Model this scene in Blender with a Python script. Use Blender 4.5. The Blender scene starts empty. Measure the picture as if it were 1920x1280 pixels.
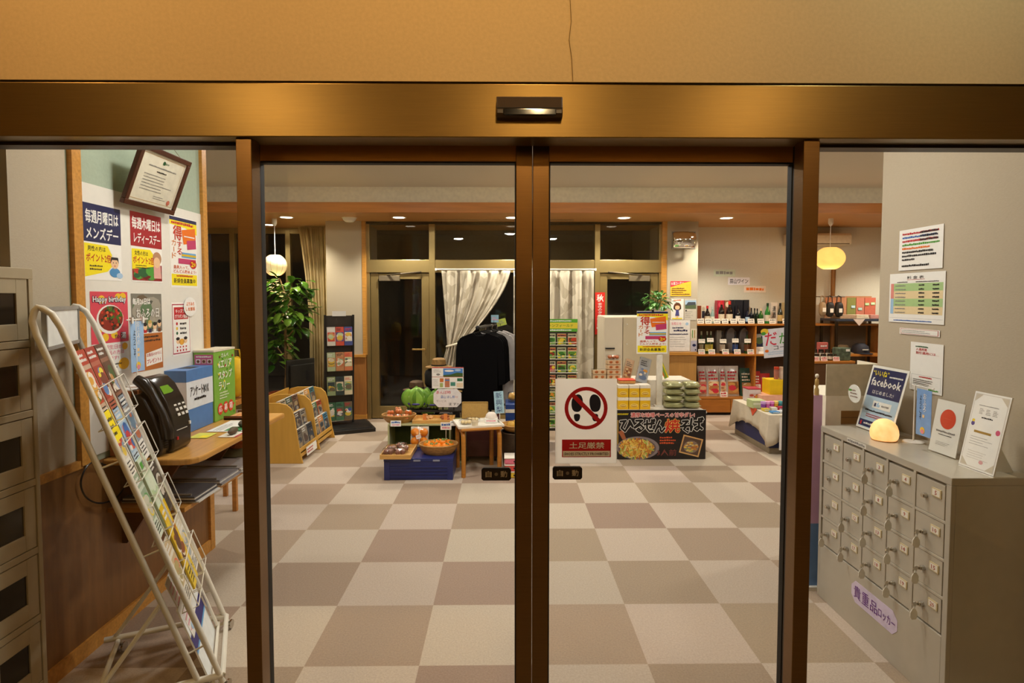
import bpy, math, random
from mathutils import Vector, Matrix
random.seed(7)
SC = bpy.context.scene
COL = SC.collection
# ------------------------------------------------------------------ camera
FPX = 1089.0                                    # focal length in pixels of the 1920 px wide frame
YAW, PITCH = math.radians(0.68), math.radians(2.7)
EYE = Vector((0, 0, 1.6))
cd = bpy.data.cameras.new('camera'); cam = bpy.data.objects.new('camera', cd); COL.objects.link(cam)
cd.sensor_width = 36; cd.lens = FPX/1920*36; cd.sensor_fit = 'HORIZONTAL'
cam.location = EYE; cam.rotation_euler = (math.pi/2-PITCH, 0, -YAW)
PCX, PCY = 960.0, 610.4
cd.shift_x = 0; cd.shift_y = -(640-PCY)/1920
cd.clip_start = .05; cd.clip_end = 200
SC.camera = cam
# ------------------------------------------------------------------ world, exposure
w = bpy.data.worlds.new('night'); SC.world = w; w.use_nodes = True
w.node_tree.nodes['Background'].inputs[0].default_value = (.012, .014, .02, 1)
w.node_tree.nodes['Background'].inputs[1].default_value = .6
SC.view_settings.view_transform = 'Standard'; SC.view_settings.look = 'None'
SC.view_settings.gamma = 1; SC.view_settings.use_curve_mapping = False
SC.view_settings.exposure = 0.0
cy = SC.cycles
cy.use_denoising = True; cy.max_bounces = 8; cy.transparent_max_bounces = 24
cy.caustics_reflective = False; cy.caustics_refractive = False; cy.sample_clamp_indirect = 4
WARM = (1, .96, .91); AMBER = (1, .60, .26); SOFT = (1, .91, .77)
E_CEIL, E_SPOT, E_PORCH, E_WASH = 155, 116, 20, 44

# ------------------------------------------------------------------ geometry of the photograph's view
_f = Vector((math.sin(YAW)*math.cos(PITCH), math.cos(YAW)*math.cos(PITCH), -math.sin(PITCH)))
_r = Vector((math.cos(YAW), -math.sin(YAW), 0)); _u = _r.cross(_f)
def ray(px, py): return _f + _r*((px-PCX)/FPX) + _u*((PCY-py)/FPX)
def at(px, py, Y): d = ray(px, py); return EYE + d*(Y/d.y)
def onx(px, py, X): d = ray(px, py); return EYE + d*(X/d.x)
def onz(px, py, z=0): d = ray(px, py); return EYE + d*((z-1.6)/d.z)

# ------------------------------------------------------------------ materials
def lin(c): return c/12.92 if c <= .04045 else ((c+.055)/1.055)**2.4
def C(h):
    h = h.lstrip('#'); return tuple(lin(int(h[i:i+2], 16)/255) for i in (0, 2, 4))
_M = {}
def mat(col, rough=.6, metal=0, var=.07, scale=25, bump=0, stretch=(1, 1, 1), emit=0, spec=.4):
    key = (col, rough, metal, var, scale, bump, stretch, emit, spec)
    if key in _M: return _M[key]
    m = bpy.data.materials.new('m_'+col.strip('#')); m.use_nodes = True
    nt = m.node_tree; N, L = nt.nodes, nt.links
    b = N['Principled BSDF']; b.inputs['Roughness'].default_value = rough; b.inputs['Metallic'].default_value = metal
    b.inputs['Specular IOR Level'].default_value = spec
    c = C(col)
    tc = N.new('ShaderNodeTexCoord'); mp = N.new('ShaderNodeMapping'); mp.inputs['Scale'].default_value = stretch
    L.new(tc.outputs['Object'], mp.inputs['Vector'])
    no = N.new('ShaderNodeTexNoise'); no.inputs['Scale'].default_value = scale; no.inputs['Detail'].default_value = 4
    L.new(mp.outputs[0], no.inputs['Vector'])
    rp = N.new('ShaderNodeValToRGB'); rp.color_ramp.elements[0].position = .3; rp.color_ramp.elements[1].position = .7
    rp.color_ramp.elements[0].color = tuple(max(0, v*(1-var)) for v in c)+(1,)
    rp.color_ramp.elements[1].color = tuple(min(1, v*(1+var)) for v in c)+(1,)
    L.new(no.outputs['Fac'], rp.inputs[0]); L.new(rp.outputs[0], b.inputs['Base Color'])
    if bump:
        bp = N.new('ShaderNodeBump'); bp.inputs['Strength'].default_value = bump; bp.inputs['Distance'].default_value = .004
        L.new(no.outputs['Fac'], bp.inputs['Height']); L.new(bp.outputs[0], b.inputs['Normal'])
    if emit:
        b.inputs['Emission Color'].default_value = c+(1,); b.inputs['Emission Strength'].default_value = emit
    _M[key] = m; return m
def ink(col): return mat(col, .5, 0, .03, 60)
def gloss(col): return mat(col, .16, 0, .05, 30)
def wood(col, scale=6, st=(1, 12, 12), var=.18, rough=.42): return mat(col, rough, 0, var, scale, .1, st)
def glassmat(name, tint=(.95, .96, .94), ior=1.5, k=1.0, rough=0.0):
    m = bpy.data.materials.new(name); m.use_nodes = True; nt = m.node_tree; N, L = nt.nodes, nt.links
    N.remove(N['Principled BSDF']); out = N['Material Output']
    tr = N.new('ShaderNodeBsdfTransparent'); tr.inputs[0].default_value = tint+(1,)
    gl = N.new('ShaderNodeBsdfGlossy'); gl.inputs['Roughness'].default_value = rough
    fr = N.new('ShaderNodeFresnel'); fr.inputs[0].default_value = ior
    ge = N.new('ShaderNodeNewGeometry'); a = N.new('ShaderNodeMath'); a.operation = 'SUBTRACT'; a.inputs[0].default_value = 1
    L.new(ge.outputs['Backfacing'], a.inputs[1])
    mu = N.new('ShaderNodeMath'); mu.operation = 'MULTIPLY'; L.new(fr.outputs[0], mu.inputs[0]); L.new(a.outputs[0], mu.inputs[1])
    m2 = N.new('ShaderNodeMath'); m2.operation = 'MULTIPLY'; m2.inputs[1].default_value = k; L.new(mu.outputs[0], m2.inputs[0])
    mx = N.new('ShaderNodeMixShader'); L.new(m2.outputs[0], mx.inputs[0]); L.new(tr.outputs[0], mx.inputs[1]); L.new(gl.outputs[0], mx.inputs[2])
    L.new(mx.outputs[0], out.inputs[0]); return m
GLASS = glassmat('pane_glass'); ACRYL = glassmat('clear_acrylic', (.98, .98, .97), 1.4, .8, .04)
FILM = glassmat('clear_film', (.95, .95, .95), 1.5, 1.8, .12); DARKGLASS = glassmat('smoked_glass', (.55, .52, .5), 1.5)
def bottleglass(col):
    return mat(col, .08, 0, .1, 20, spec=.6)
def lampmat(name, col, s):
    m = bpy.data.materials.new(name); m.use_nodes = True; nt = m.node_tree; N, L = nt.nodes, nt.links
    N.remove(N['Principled BSDF']); e = N.new('ShaderNodeEmission'); e.inputs[0].default_value = col+(1,); e.inputs[1].default_value = s
    L.new(e.outputs[0], N['Material Output'].inputs[0]); return m
def cloth(name, c1, c2, scale, transl=.35, leaf=False):
    m = bpy.data.materials.new(name); m.use_nodes = True; nt = m.node_tree; N, L = nt.nodes, nt.links
    b = N['Principled BSDF']; b.inputs['Roughness'].default_value = .9
    tc = N.new('ShaderNodeTexCoord')
    if leaf:
        mp = N.new('ShaderNodeMapping'); mp.inputs['Scale'].default_value = (1.5, 1, 1); L.new(tc.outputs['UV'], mp.inputs[0])
        t = N.new('ShaderNodeTexVoronoi'); t.inputs['Scale'].default_value = scale; t.inputs['Randomness'].default_value = .9; L.new(mp.outputs[0], t.inputs['Vector'])
        fac = t.outputs['Color']
        sp = N.new('ShaderNodeSeparateColor'); L.new(fac, sp.inputs[0]); fac = sp.outputs[0]
    else:
        t = N.new('ShaderNodeTexNoise'); t.inputs['Scale'].default_value = scale; L.new(tc.outputs['Object'], t.inputs['Vector']); fac = t.outputs['Fac']
    mx = N.new('ShaderNodeValToRGB'); mx.color_ramp.elements[0].color = c1+(1,); mx.color_ramp.elements[1].color = c2+(1,)
    mx.color_ramp.elements[0].position = .35; mx.color_ramp.elements[1].position = .65
    L.new(fac, mx.inputs[0]); L.new(mx.outputs[0], b.inputs['Base Color'])
    tl = N.new('ShaderNodeBsdfTranslucent'); L.new(mx.outputs[0], tl.inputs[0])
    ms = N.new('ShaderNodeMixShader'); ms.inputs[0].default_value = transl
    L.new(b.outputs[0], ms.inputs[1]); L.new(tl.outputs[0], ms.inputs[2]); L.new(ms.outputs[0], N['Material Output'].inputs[0]); return m

# ------------------------------------------------------------------ mesh builder
class MB:
    def __init__(s, M=None): s.v, s.f, s.m, s.mats, s.M = [], [], [], [], M
    def mi(s, m):
        if m not in s.mats: s.mats.append(m)
        return s.mats.index(m)
    def add(s, vs, fs, m):
        b = len(s.v); i = s.mi(m)
        for p in vs:
            p = Vector(p); s.v.append(s.M @ p if s.M else p)
        for f in fs: s.f.append([b+k for k in f]); s.m.append(i)
        return s
    def box(s, x0, x1, y0, y1, z0, z1, m):
        x0, x1 = sorted((x0, x1)); y0, y1 = sorted((y0, y1)); z0, z1 = sorted((z0, z1))
        return s.add([(x, y, z) for z in (z0, z1) for y in (y0, y1) for x in (x0, x1)],
                     [(0, 2, 3, 1), (4, 5, 7, 6), (0, 1, 5, 4), (2, 6, 7, 3), (0, 4, 6, 2), (1, 3, 7, 5)], m)
    def tube(s, pts, r, m, n=8, closed=False):
        pts = [Vector(p) for p in pts]; vs, fs = [], []; k = len(pts)
        up = None
        for i, p in enumerate(pts):
            if closed: t = pts[(i+1) % k]-pts[i-1]
            else: t = pts[min(i+1, k-1)]-pts[max(i-1, 0)]
            t = t.normalized() if t.length > 1e-9 else Vector((0, 0, 1))
            if up is None:
                up = t.orthogonal().normalized()
            up = (up-t*up.dot(t)); up = up.normalized() if up.length > 1e-6 else t.orthogonal().normalized()
            sd = t.cross(up); rr = r[i] if isinstance(r, (list, tuple)) else r
            for j in range(n):
                a = 2*math.pi*j/n; vs.append(p+(up*math.cos(a)+sd*math.sin(a))*rr)
        for i in range(k if closed else k-1):
            a, b = i*n, ((i+1) % k)*n
            for j in range(n): fs.append((a+j, a+(j+1) % n, b+(j+1) % n, b+j))
        if not closed:
            fs.append(tuple(range(n-1, -1, -1))); fs.append(tuple(range((k-1)*n, k*n)))
        return s.add(vs, fs, m)
    def lathe(s, prof, c, m, n=20, sx=1, sy=1):
        vs, fs = [], []; k = len(prof)
        for r, z in prof:
            for j in range(n):
                a = 2*math.pi*j/n; vs.append((c[0]+r*sx*math.cos(a), c[1]+r*sy*math.sin(a), c[2]+z))
        for i in range(k-1):
            for j in range(n): fs.append((i*n+j, i*n+(j+1) % n, (i+1)*n+(j+1) % n, (i+1)*n+j))
        if prof[0][0] > 1e-5: fs.append(tuple(range(n-1, -1, -1)))
        if prof[-1][0] > 1e-5: fs.append(tuple((k-1)*n+j for j in range(n)))
        return s.add(vs, fs, m)
    def lump(s, c, r, m, n=12, noise=.06, seed=1, pw=1.0):
        rnd = random.Random(seed); vs, fs = [], []; k = n//2+1
        a0, a1, a2 = [rnd.uniform(0, 6) for _ in range(3)]
        sg = lambda q: math.copysign(abs(q)**pw, q)
        for i in range(k):
            th = math.pi*i/(k-1)
            for j in range(n):
                ph = 2*math.pi*j/n
                q = 1+noise*(math.sin(3*ph+a0+2*th)+math.sin(5*th+a1+ph*2)+rnd.uniform(-.7, .7)*(0 < i < k-1))
                vs.append((c[0]+r[0]*sg(math.sin(th)*math.cos(ph))*q, c[1]+r[1]*sg(math.sin(th)*math.sin(ph))*q, c[2]+r[2]*sg(math.cos(th))*(q if 0 < i < k-1 else 1)))
        for i in range(k-1):
            for j in range(n): fs.append((i*n+j, (i+1)*n+j, (i+1)*n+(j+1) % n, i*n+(j+1) % n))
        return s.add(vs, fs, m)
    def prism(s, poly, a, b, m, ax='y'):
        n = len(poly)
        def P(q, t): return (q[0], t, q[1]) if ax == 'y' else ((t, q[0], q[1]) if ax == 'x' else (q[0], q[1], t))
        vs = [P(q, a) for q in poly]+[P(q, b) for q in poly]
        fs = [tuple(range(n)), tuple(range(2*n-1, n-1, -1))]+[(i, i+n, (i+1) % n+n, (i+1) % n) for i in range(n)]
        return s.add(vs, fs, m)
    def build(s, name, parent=None, bevel=0, smooth=False, matrix=None, sub=0, solid=0, fixn=True):
        me = bpy.data.meshes.new(name); me.from_pydata([tuple(v) for v in s.v], [], s.f)
        for m in s.mats: me.materials.append(m)
        me.polygons.foreach_set('material_index', s.m)
        if fixn:
            import bmesh
            bm = bmesh.new(); bm.from_mesh(me); bmesh.ops.recalc_face_normals(bm, faces=bm.faces); bm.to_mesh(me); bm.free()
        if smooth:
            me.polygons.foreach_set('use_smooth', [True]*len(me.polygons)); me.set_sharp_from_angle(angle=math.radians(40))
        me.update()
        o = bpy.data.objects.new(name, me); COL.objects.link(o)
        if matrix is not None: o.matrix_world = matrix
        if parent: o.parent = parent
        if solid:
            d = o.modifiers.new('thickness', 'SOLIDIFY'); d.thickness = solid
        if bevel:
            d = o.modifiers.new('bevel', 'BEVEL'); d.width = bevel; d.segments = 2; d.limit_method = 'ANGLE'
        if sub:
            d = o.modifiers.new('sub', 'SUBSURF'); d.levels = sub; d.render_levels = sub
        return o
def frame(o, xd, yd):
    xd = Vector(xd).normalized(); yd = Vector(yd); zd = xd.cross(yd).normalized(); yd = zd.cross(xd)
    M = Matrix((xd, yd, zd)).transposed().to_4x4(); M.translation = Vector(o); return M
_T = {}
def glyphs(body, bold=0.0):
    bold = 0; k = (body, bold)
    if k not in _T:
        c = bpy.data.curves.new('t', 'FONT'); c.body = body; c.size = 1; c.offset = bold; c.resolution_u = 1; c.fill_mode = 'FRONT'
        o = bpy.data.objects.new('t', c); COL.objects.link(o)
        dg = bpy.context.evaluated_depsgraph_get(); me = bpy.data.meshes.new_from_object(o.evaluated_get(dg))
        vs = [v.co.copy() for v in me.vertices]; fs = [tuple(p.vertices) for p in me.polygons]
        bpy.data.objects.remove(o); bpy.data.curves.remove(c); bpy.data.meshes.remove(me)
        x0 = min(v.x for v in vs); x1 = max(v.x for v in vs); y0 = min(v.y for v in vs); y1 = max(v.y for v in vs)
        _T[k] = ([((v.x-x0)/(x1-x0), (v.y-y0)/max(1e-6, y1-y0)) for v in vs], fs)
    return _T[k]
class Sheet(MB):
    """A printed sheet: x right, y up, ink a hair above the paper."""
    def __init__(s, w, h, paper, t=.0012, eps=.0005):
        super().__init__(); s.w, s.h, s.e = w, h, eps
        if paper: s.box(0, w, 0, h, -t, 0, paper)
    def poly(s, pts, m, l=1):
        a = sum(pts[i][0]*pts[(i+1) % len(pts)][1]-pts[(i+1) % len(pts)][0]*pts[i][1] for i in range(len(pts)))
        if a < 0: pts = pts[::-1]
        return s.add([(x, y, l*s.e) for x, y in pts], [tuple(range(len(pts)))], m)
    def blob(s, pts, m, l=1):
        for _ in range(3): pts = [q for i in range(len(pts)) for q in ((pts[i][0]*.75+pts[(i+1) % len(pts)][0]*.25, pts[i][1]*.75+pts[(i+1) % len(pts)][1]*.25), (pts[i][0]*.25+pts[(i+1) % len(pts)][0]*.75, pts[i][1]*.25+pts[(i+1) % len(pts)][1]*.75))]
        return s.poly(pts, m, l)
    def rect(s, x, y, w, h, m, l=1): return s.poly([(x, y), (x+w, y), (x+w, y+h), (x, y+h)], m, l)
    def ell(s, cx, cy, rx, ry, m, l=1, n=20): return s.poly([(cx+rx*math.cos(6.28318*i/n), cy+ry*math.sin(6.28318*i/n)) for i in range(n)], m, l)
    def ring(s, cx, cy, r0, r1, m, l=1, n=40):
        vs = []
        for i in range(n):
            a = 6.28318*i/n; vs += [(cx+r0*math.cos(a), cy+r0*math.sin(a), l*s.e), (cx+r1*math.cos(a), cy+r1*math.sin(a), l*s.e)]
        return s.add(vs, [(2*i, 2*i+1, (2*i+3) % (2*n), (2*i+2) % (2*n)) for i in range(n)], m)
    def text(s, body, x, y, w, h, m, l=2, bold=.02, rot=0):
        vs, fs = glyphs(body); c, q = math.cos(rot), math.sin(rot); d = bold*.62*h
        n = 0 if bold < .004 else (4 if bold < .055 else 10)
        for i in range(max(1, n)):      # a heavier stroke: the glyph laid down again a hair to each side
            dx, dy = (d*math.cos(6.283*(i+.5)/n), d*math.sin(6.283*(i+.5)/n)) if n else (0, 0)
            s.add([(x+dx+a*w*c-b*h*q, y+dy+a*w*q+b*h*c, (l+.03*i)*s.e) for a, b in vs], fs, m)
        return s
    def vtext(s, body, x, y, w, h, m, l=2, bold=.02):
        n = len(body); st = h/n
        for i, ch in enumerate(body):
            if ch == 'ー': s.rect(x+w*.42, y+h-(i+1)*st+st*.12, w*.16, st*.76, m, l)
            else: s.text(ch, x, y+h-(i+1)*st+st*.06, w, st*.88, m, l, bold)
        return s
    def dashes(s, x, y, w, h, rows, m, l=2, seed=1, fill=.5):
        rnd = random.Random(seed); st = h/rows
        for i in range(rows):
            yy = y+h-(i+1)*st+st*(1-fill)/2; xx = x; end = x+w*(rnd.uniform(.6, 1) if rows > 1 else 1)
            while xx < end-st*.2:
                d = min(end-xx, st*fill*rnd.uniform(.5, 1.3)); s.rect(xx, yy+st*fill*rnd.uniform(0, .15), d, st*fill*rnd.uniform(.7, 1), m, l); xx += d+st*.16
        return s
    def photo(s, x, y, w, h, mats, n, l=1, seed=1, r=.12):
        rnd = random.Random(seed); s.rect(x, y, w, h, mats[0], l)
        for i in range(n):
            q = min(w, h)*r*rnd.uniform(.5, 1.4); rx, ry = q*rnd.uniform(.8, 1.6), q*rnd.uniform(.6, 1)
            rx, ry = min(rx, w*.45), min(ry, h*.45)
            s.ell(rnd.uniform(x+rx, x+w-rx), rnd.uniform(y+ry, y+h-ry), rx, ry, rnd.choice(mats[1:]), l+.02*(i+1), 9)
        return s
    def make(s, name, M, parent=None, **k): return s.build(name, parent, matrix=M, fixn=False, **k)

def tag(o, label, cat, group=None, kind=None):
    o['label'] = label; o['category'] = cat
    if group: o['group'] = group
    if kind: o['kind'] = kind
    return o
def struct(o, label=None):
    o['kind'] = 'structure'
    if label: o['label'] = label
    return o
def thing(name, loc, label, cat, group=None, rz=0):
    o = bpy.data.objects.new(name, None); o.location = loc; o.rotation_euler = (0, 0, rz); o.empty_display_size = .05
    COL.objects.link(o); return tag(o, label, cat, group)
def copy_thing(o, loc, label, group=None, rz=None):
    r = o.copy(); COL.objects.link(r); r.location = loc; r['label'] = label
    if rz is not None: r.rotation_euler = (0, 0, rz)
    if group: r['group'] = group
    for ch in o.children:
        c = ch.copy(); COL.objects.link(c); c.parent = r
        for g in ch.children:
            d = g.copy(); COL.objects.link(d); d.parent = c
    return r
ORD = ['first', 'second', 'third', 'fourth', 'fifth', 'sixth', 'seventh', 'eighth', 'ninth', 'tenth', 'eleventh', 'twelfth']
def RX(X, Y0, z0): return frame((X, Y0, z0), (0, 1, 0), (0, 0, 1))      # faces +X
def LX(X, Y1, z0): return frame((X, Y1, z0), (0, -1, 0), (0, 0, 1))     # faces -X
def FY(x0, Y, z0, tilt=0): return frame((x0, Y, z0), (1, 0, 0), (0, math.sin(tilt), math.cos(tilt)))   # faces the camera side
def spot(name, loc, tgt, e, col, size=70, blend=.6, rad=.04):
    d = bpy.data.lights.new(name, 'SPOT'); d.energy = e; d.color = col; d.spot_size = math.radians(size); d.spot_blend = blend; d.shadow_soft_size = rad
    o = bpy.data.objects.new(name, d); COL.objects.link(o); o.location = loc
    o.rotation_euler = (Vector(tgt)-Vector(loc)).to_track_quat('-Z', 'Y').to_euler(); return o

# ------------------------------------------------------------------ palette
WHITE = mat('#efece6', .55, 0, .03, 40); PAPER = mat('#f2efe9', .45, 0, .02, 40); CREAM = mat('#e9dfc8', .6)
INKBLACK = ink('#1b1a20'); NAVY = ink('#1e2350'); RED = ink('#c01f2a'); YEL = ink('#f6e01a'); ORNG = ink('#e8721c'); BLUE = ink('#2f66b5')
SKY = ink('#7fb2e0'); PINK = ink('#e38aa0'); GREEN = ink('#4d9a3a'); DGREEN = ink('#1d5b34'); BROWN = ink('#6b3d22'); GREYI = ink('#8d8a88')
MAG = ink('#c03a6c'); LBLUE = ink('#a9c6e2'); SALMON = ink('#e0694f'); SKIN = ink('#eec49a'); GOLD = ink('#a8862f'); PURP = ink('#6a3fa0'); TAN = ink('#cfae7e')
OAK = wood('#c48a3e'); PINE = wood('#d9a860'); BEECH = wood('#b97a35'); DOORMETAL = mat('#765832', .3, .75, .06, 8, .02, (1, 1, 60))
LITRAIL = mat('#b5803e', .34, .25, .06, 8, .02, (1, 60, 60))  # lighter copy of the door metal, standing in for light on the top rails
BRONZE = mat('#7f6638', .32, .85, .05, 9, .03, (1, 60, 60)); DARKMETAL = mat('#2a1d12', .4, .6); BLACKP = mat('#17161a', .35); RUBBER = mat('#0e0d0d', .6)
STEELW = mat('#e6e1d4', .3, 0, .02, 20); CHROME = mat('#c9c6c0', .15, 1, .02); LOCKGREY = mat('#bcb4a5', .3, .1, .03, 20)
WALLP = mat('#b9ab95', .85, 0, .03, 90, .12, (1, 1, 3)); WAINS = wood('#845a30', 4, (10, 10, 1), .12)
ALU = mat('#a58f5e', .35, .7, .04, 10); KRAFT = mat('#e8dec9', .8, 0, .05, 30)
XL, XR = -1.885, 2.03
# ================================================================== LARGE LIGHTS: ceiling fixtures of the hall (hidden behind the door header from here)
LAMPC = lampmat('hall_bulb', WARM, E_CEIL)
for i, (x, y, l) in enumerate([(-1.0, 2.85, 'just inside the doors beside the poster wall'), (1.0, 2.85, 'just inside the doors beside the grey locker'), (0.1, 3.8, 'over the middle of the carpet'), (-3.4, 4.4, 'above the lounge'),
              (-1.2, 4.7, 'in front of the magazine bin'), (1.25, 4.7, 'in front of the noodle table'), (3.3, 4.3, 'over the shop table'), (4.7, 5.0, 'deepest in the shop corner')]):
    t = thing('ceiling_light', (x, y, 2.885), 'round white downlight in the high ceiling ' + l, 'ceiling light', 'downlights of the high ceiling')
    MB().lathe([(.115, 0), (.145, -.012), (.15, 0)], (0, 0, 0), STEELW, 28).build('ring', t, smooth=True)
    MB().lathe([(0, -.034), (.06, -.028), (.1, -.014), (.114, -.002)], (0, 0, 0), LAMPC, 28).build('bulb', t)

# ================================================================== SETTING
def carpet():
    m = bpy.data.materials.new('carpet_tiles'); m.use_nodes = True; nt = m.node_tree; N, L = nt.nodes, nt.links
    b = N['Principled BSDF']; b.inputs['Roughness'].default_value = .95; b.inputs['Specular IOR Level'].default_value = .1
    tc = N.new('ShaderNodeTexCoord'); mp = N.new('ShaderNodeMapping'); mp.inputs['Location'].default_value = (10.88/.5, 9.966/.5, .5); mp.inputs['Scale'].default_value = (2, 2, 0)
    mp.inputs['Location'].default_value = ((10.376)*2, (7.535)*2, .5)
    L.new(tc.outputs['Object'], mp.inputs[0])
    ck = N.new('ShaderNodeTexChecker'); ck.inputs['Scale'].default_value = 1; L.new(mp.outputs[0], ck.inputs['Vector'])
    ck.inputs[1].default_value = C('#a4907d')+(1,); ck.inputs[2].default_value = C('#bfaf9e')+(1,)
    fl = N.new('ShaderNodeVectorMath'); fl.operation = 'FLOOR'; L.new(mp.outputs[0], fl.inputs[0])
    wn = N.new('ShaderNodeTexWhiteNoise'); L.new(fl.outputs[0], wn.inputs['Vector'])
    hs = N.new('ShaderNodeHueSaturation'); L.new(ck.outputs[0], hs.inputs['Color'])
    r1 = N.new('ShaderNodeMapRange'); r1.inputs['To Min'].default_value = .93; r1.inputs['To Max'].default_value = 1.06; L.new(wn.outputs['Value'], r1.inputs[0]); L.new(r1.outputs[0], hs.inputs['Value'])
    r2 = N.new('ShaderNodeMapRange'); r2.inputs['To Min'].default_value = .485; r2.inputs['To Max'].default_value = .512; L.new(wn.outputs['Color'], r2.inputs[0]); L.new(r2.outputs[0], hs.inputs['Hue'])
    no = N.new('ShaderNodeTexNoise'); no.inputs['Scale'].default_value = 110; no.inputs['Detail'].default_value = 5; no.inputs['Roughness'].default_value = .75; L.new(tc.outputs['Object'], no.inputs['Vector'])
    r3 = N.new('ShaderNodeMapRange'); r3.inputs['From Min'].default_value = .3; r3.inputs['From Max'].default_value = .7; r3.inputs['To Min'].default_value = .84; r3.inputs['To Max'].default_value = 1.14; L.new(no.outputs['Fac'], r3.inputs[0])
    mu = N.new('ShaderNodeVectorMath'); mu.operation = 'SCALE'; L.new(hs.outputs[0], mu.inputs[0]); L.new(r3.outputs[0], mu.inputs['Scale'])
    L.new(mu.outputs[0], b.inputs['Base Color'])
    bp = N.new('ShaderNodeBump'); bp.inputs['Strength'].default_value = .4; bp.inputs['Distance'].default_value = .004; L.new(no.outputs['Fac'], bp.inputs['Height']); L.new(bp.outputs[0], b.inputs['Normal'])
    return m
struct(MB().box(-6.2, 7, 1.75, 8.6, -.06, 0, carpet()).build('floor'), 'beige and brown checkered carpet tiles of the hall')
CONC = mat('#6a5e4c', .8, 0, .15, 12, .3)
struct(MB().box(-6.2, 7, -3, 1.75, -.06, 0, CONC).build('floor_porch'))
struct(MB().box(-6.2, 7, 8.6, 13, -.06, -.01, mat('#3a3733', .7)).build('floor_back'))
CEILM = mat('#ded8ca', .9, 0, .03, 60)
struct(MB().box(-6.2, 7, 1.9, 6.8, 2.885, 2.98, CEILM).build('ceiling'), 'plain pale high ceiling of the hall')
SOFW = wood('#b9844c', 3, (1, 14, 14), .12, .5)
struct(MB().box(-6.2, 7, 6.82, 8.62, 2.6, 2.98, SOFW).build('ceiling_soffit'), 'lower wooden ceiling along the back of the hall')
struct(MB().box(-6.2, 7, 6.79, 6.82, 2.7, 2.885, mat('#f0e8cf', .85)).build('trim_1'), 'cream band above the wooden fascia')
struct(MB().box(-6.2, 7, 6.765, 6.82, 2.59, 2.705, wood('#c9803a', 2, (1, 12, 12), .15)).build('trim_2'), 'orange wood fascia along the edge of the lower ceiling')
# porch side
PORCHW = mat('#c9b183', .9, 0, .05, 90, .1, (1, 1, 1))
struct(MB().box(-3.2, 3.2, 1.8, 1.98, 2.258, 3.3, PORCHW).build('wall_front'), 'yellowish rendered wall above the door header')
CR = MB(); pts = [at(1069, 0, 1.799), at(1071, 40, 1.799), at(1067, 75, 1.799), at(1072, 110, 1.799), at(1074, 152, 1.799)]
CR.tube(pts, .0012, mat('#6b5426', .9), 4); struct(CR.build('trim_3'), 'thin crack in the rendered wall')
struct(MB().box(-3.2, 3.2, -3, 1.8, 3.3, 3.36, mat('#8c7f6a', .9)).build('ceiling_porch'))
struct(MB().box(-3.2, 3.2, -2.66, -2.6, 0, 3.36, PORCHW).build('wall_porch_back'))
struct(MB().box(-3.2, 3.2, -2.6, -2.58, 0, 2.0, mat('#2a2019', .7)).build('wall_porch_back_added_panel'))  # unseen dark panel added to dim what the door posts reflect low down
struct(MB().box(-3.26, -3.2, -3, 1.98, 0, 3.36, PORCHW).build('wall_porch_left'))
struct(MB().box(3.2, 3.26, -3, 1.98, 0, 3.36, PORCHW).build('wall_porch_right'))
struct(MB().box(2.06, 3.2, 1.86, 1.98, 0, 2.258, PORCHW).build('wall_front_right_pier')); struct(MB().box(-3.2, -2.3, 1.86, 1.98, 0, 2.258, PORCHW).build('wall_front_left_pier'))
# header beam
hb = MB().box(-3.2, 3.2, 1.795, 1.895, 2.089, 2.25, BRONZE).box(-3.2, 3.2, 1.82, 1.895, 2.25, 2.258, RUBBER)
struct(hb.build('trim_4', bevel=.003), 'brushed bronze header beam over the sliding doors')
struct(MB().box(-3.2, 3.2, 1.9, 2.0, 2.135, 2.258, DARKMETAL).build('trim_5'))
# jambs
for i, (a, b, s) in enumerate([(-.824, -.776, 1), (.925, .975, -1)]):
    j = MB().box(a, b, 1.81, 1.87, 0, 2.0885, DOORMETAL)
    j.box(a+.004, b-.004, 1.87, 1.885, 0, 2.0885, DARKMETAL)
    struct(j.build('trim_%d' % (6+i), bevel=.002), ['bronze door post beside the brochure rack', 'bronze door post beside the grey locker'][i])
# side lights
for i, (a, b) in enumerate([(-2.3, -.824), (.975, 2.06)]):
    f = MB().box(a, b, 1.865, 1.92, 2.08, 2.0885, DARKMETAL).box(a, b, 1.86, 1.92, 0, .07, DARKMETAL)
    o = struct(f.build('window_%d' % (1+i)), ['fixed glass side panel in front of the poster wall', 'fixed glass side panel in front of the grey locker'][i])
    MB().box(a+.002, b-.002, 1.898, 1.906, .07, 2.081, GLASS).build('pane', o)
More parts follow.
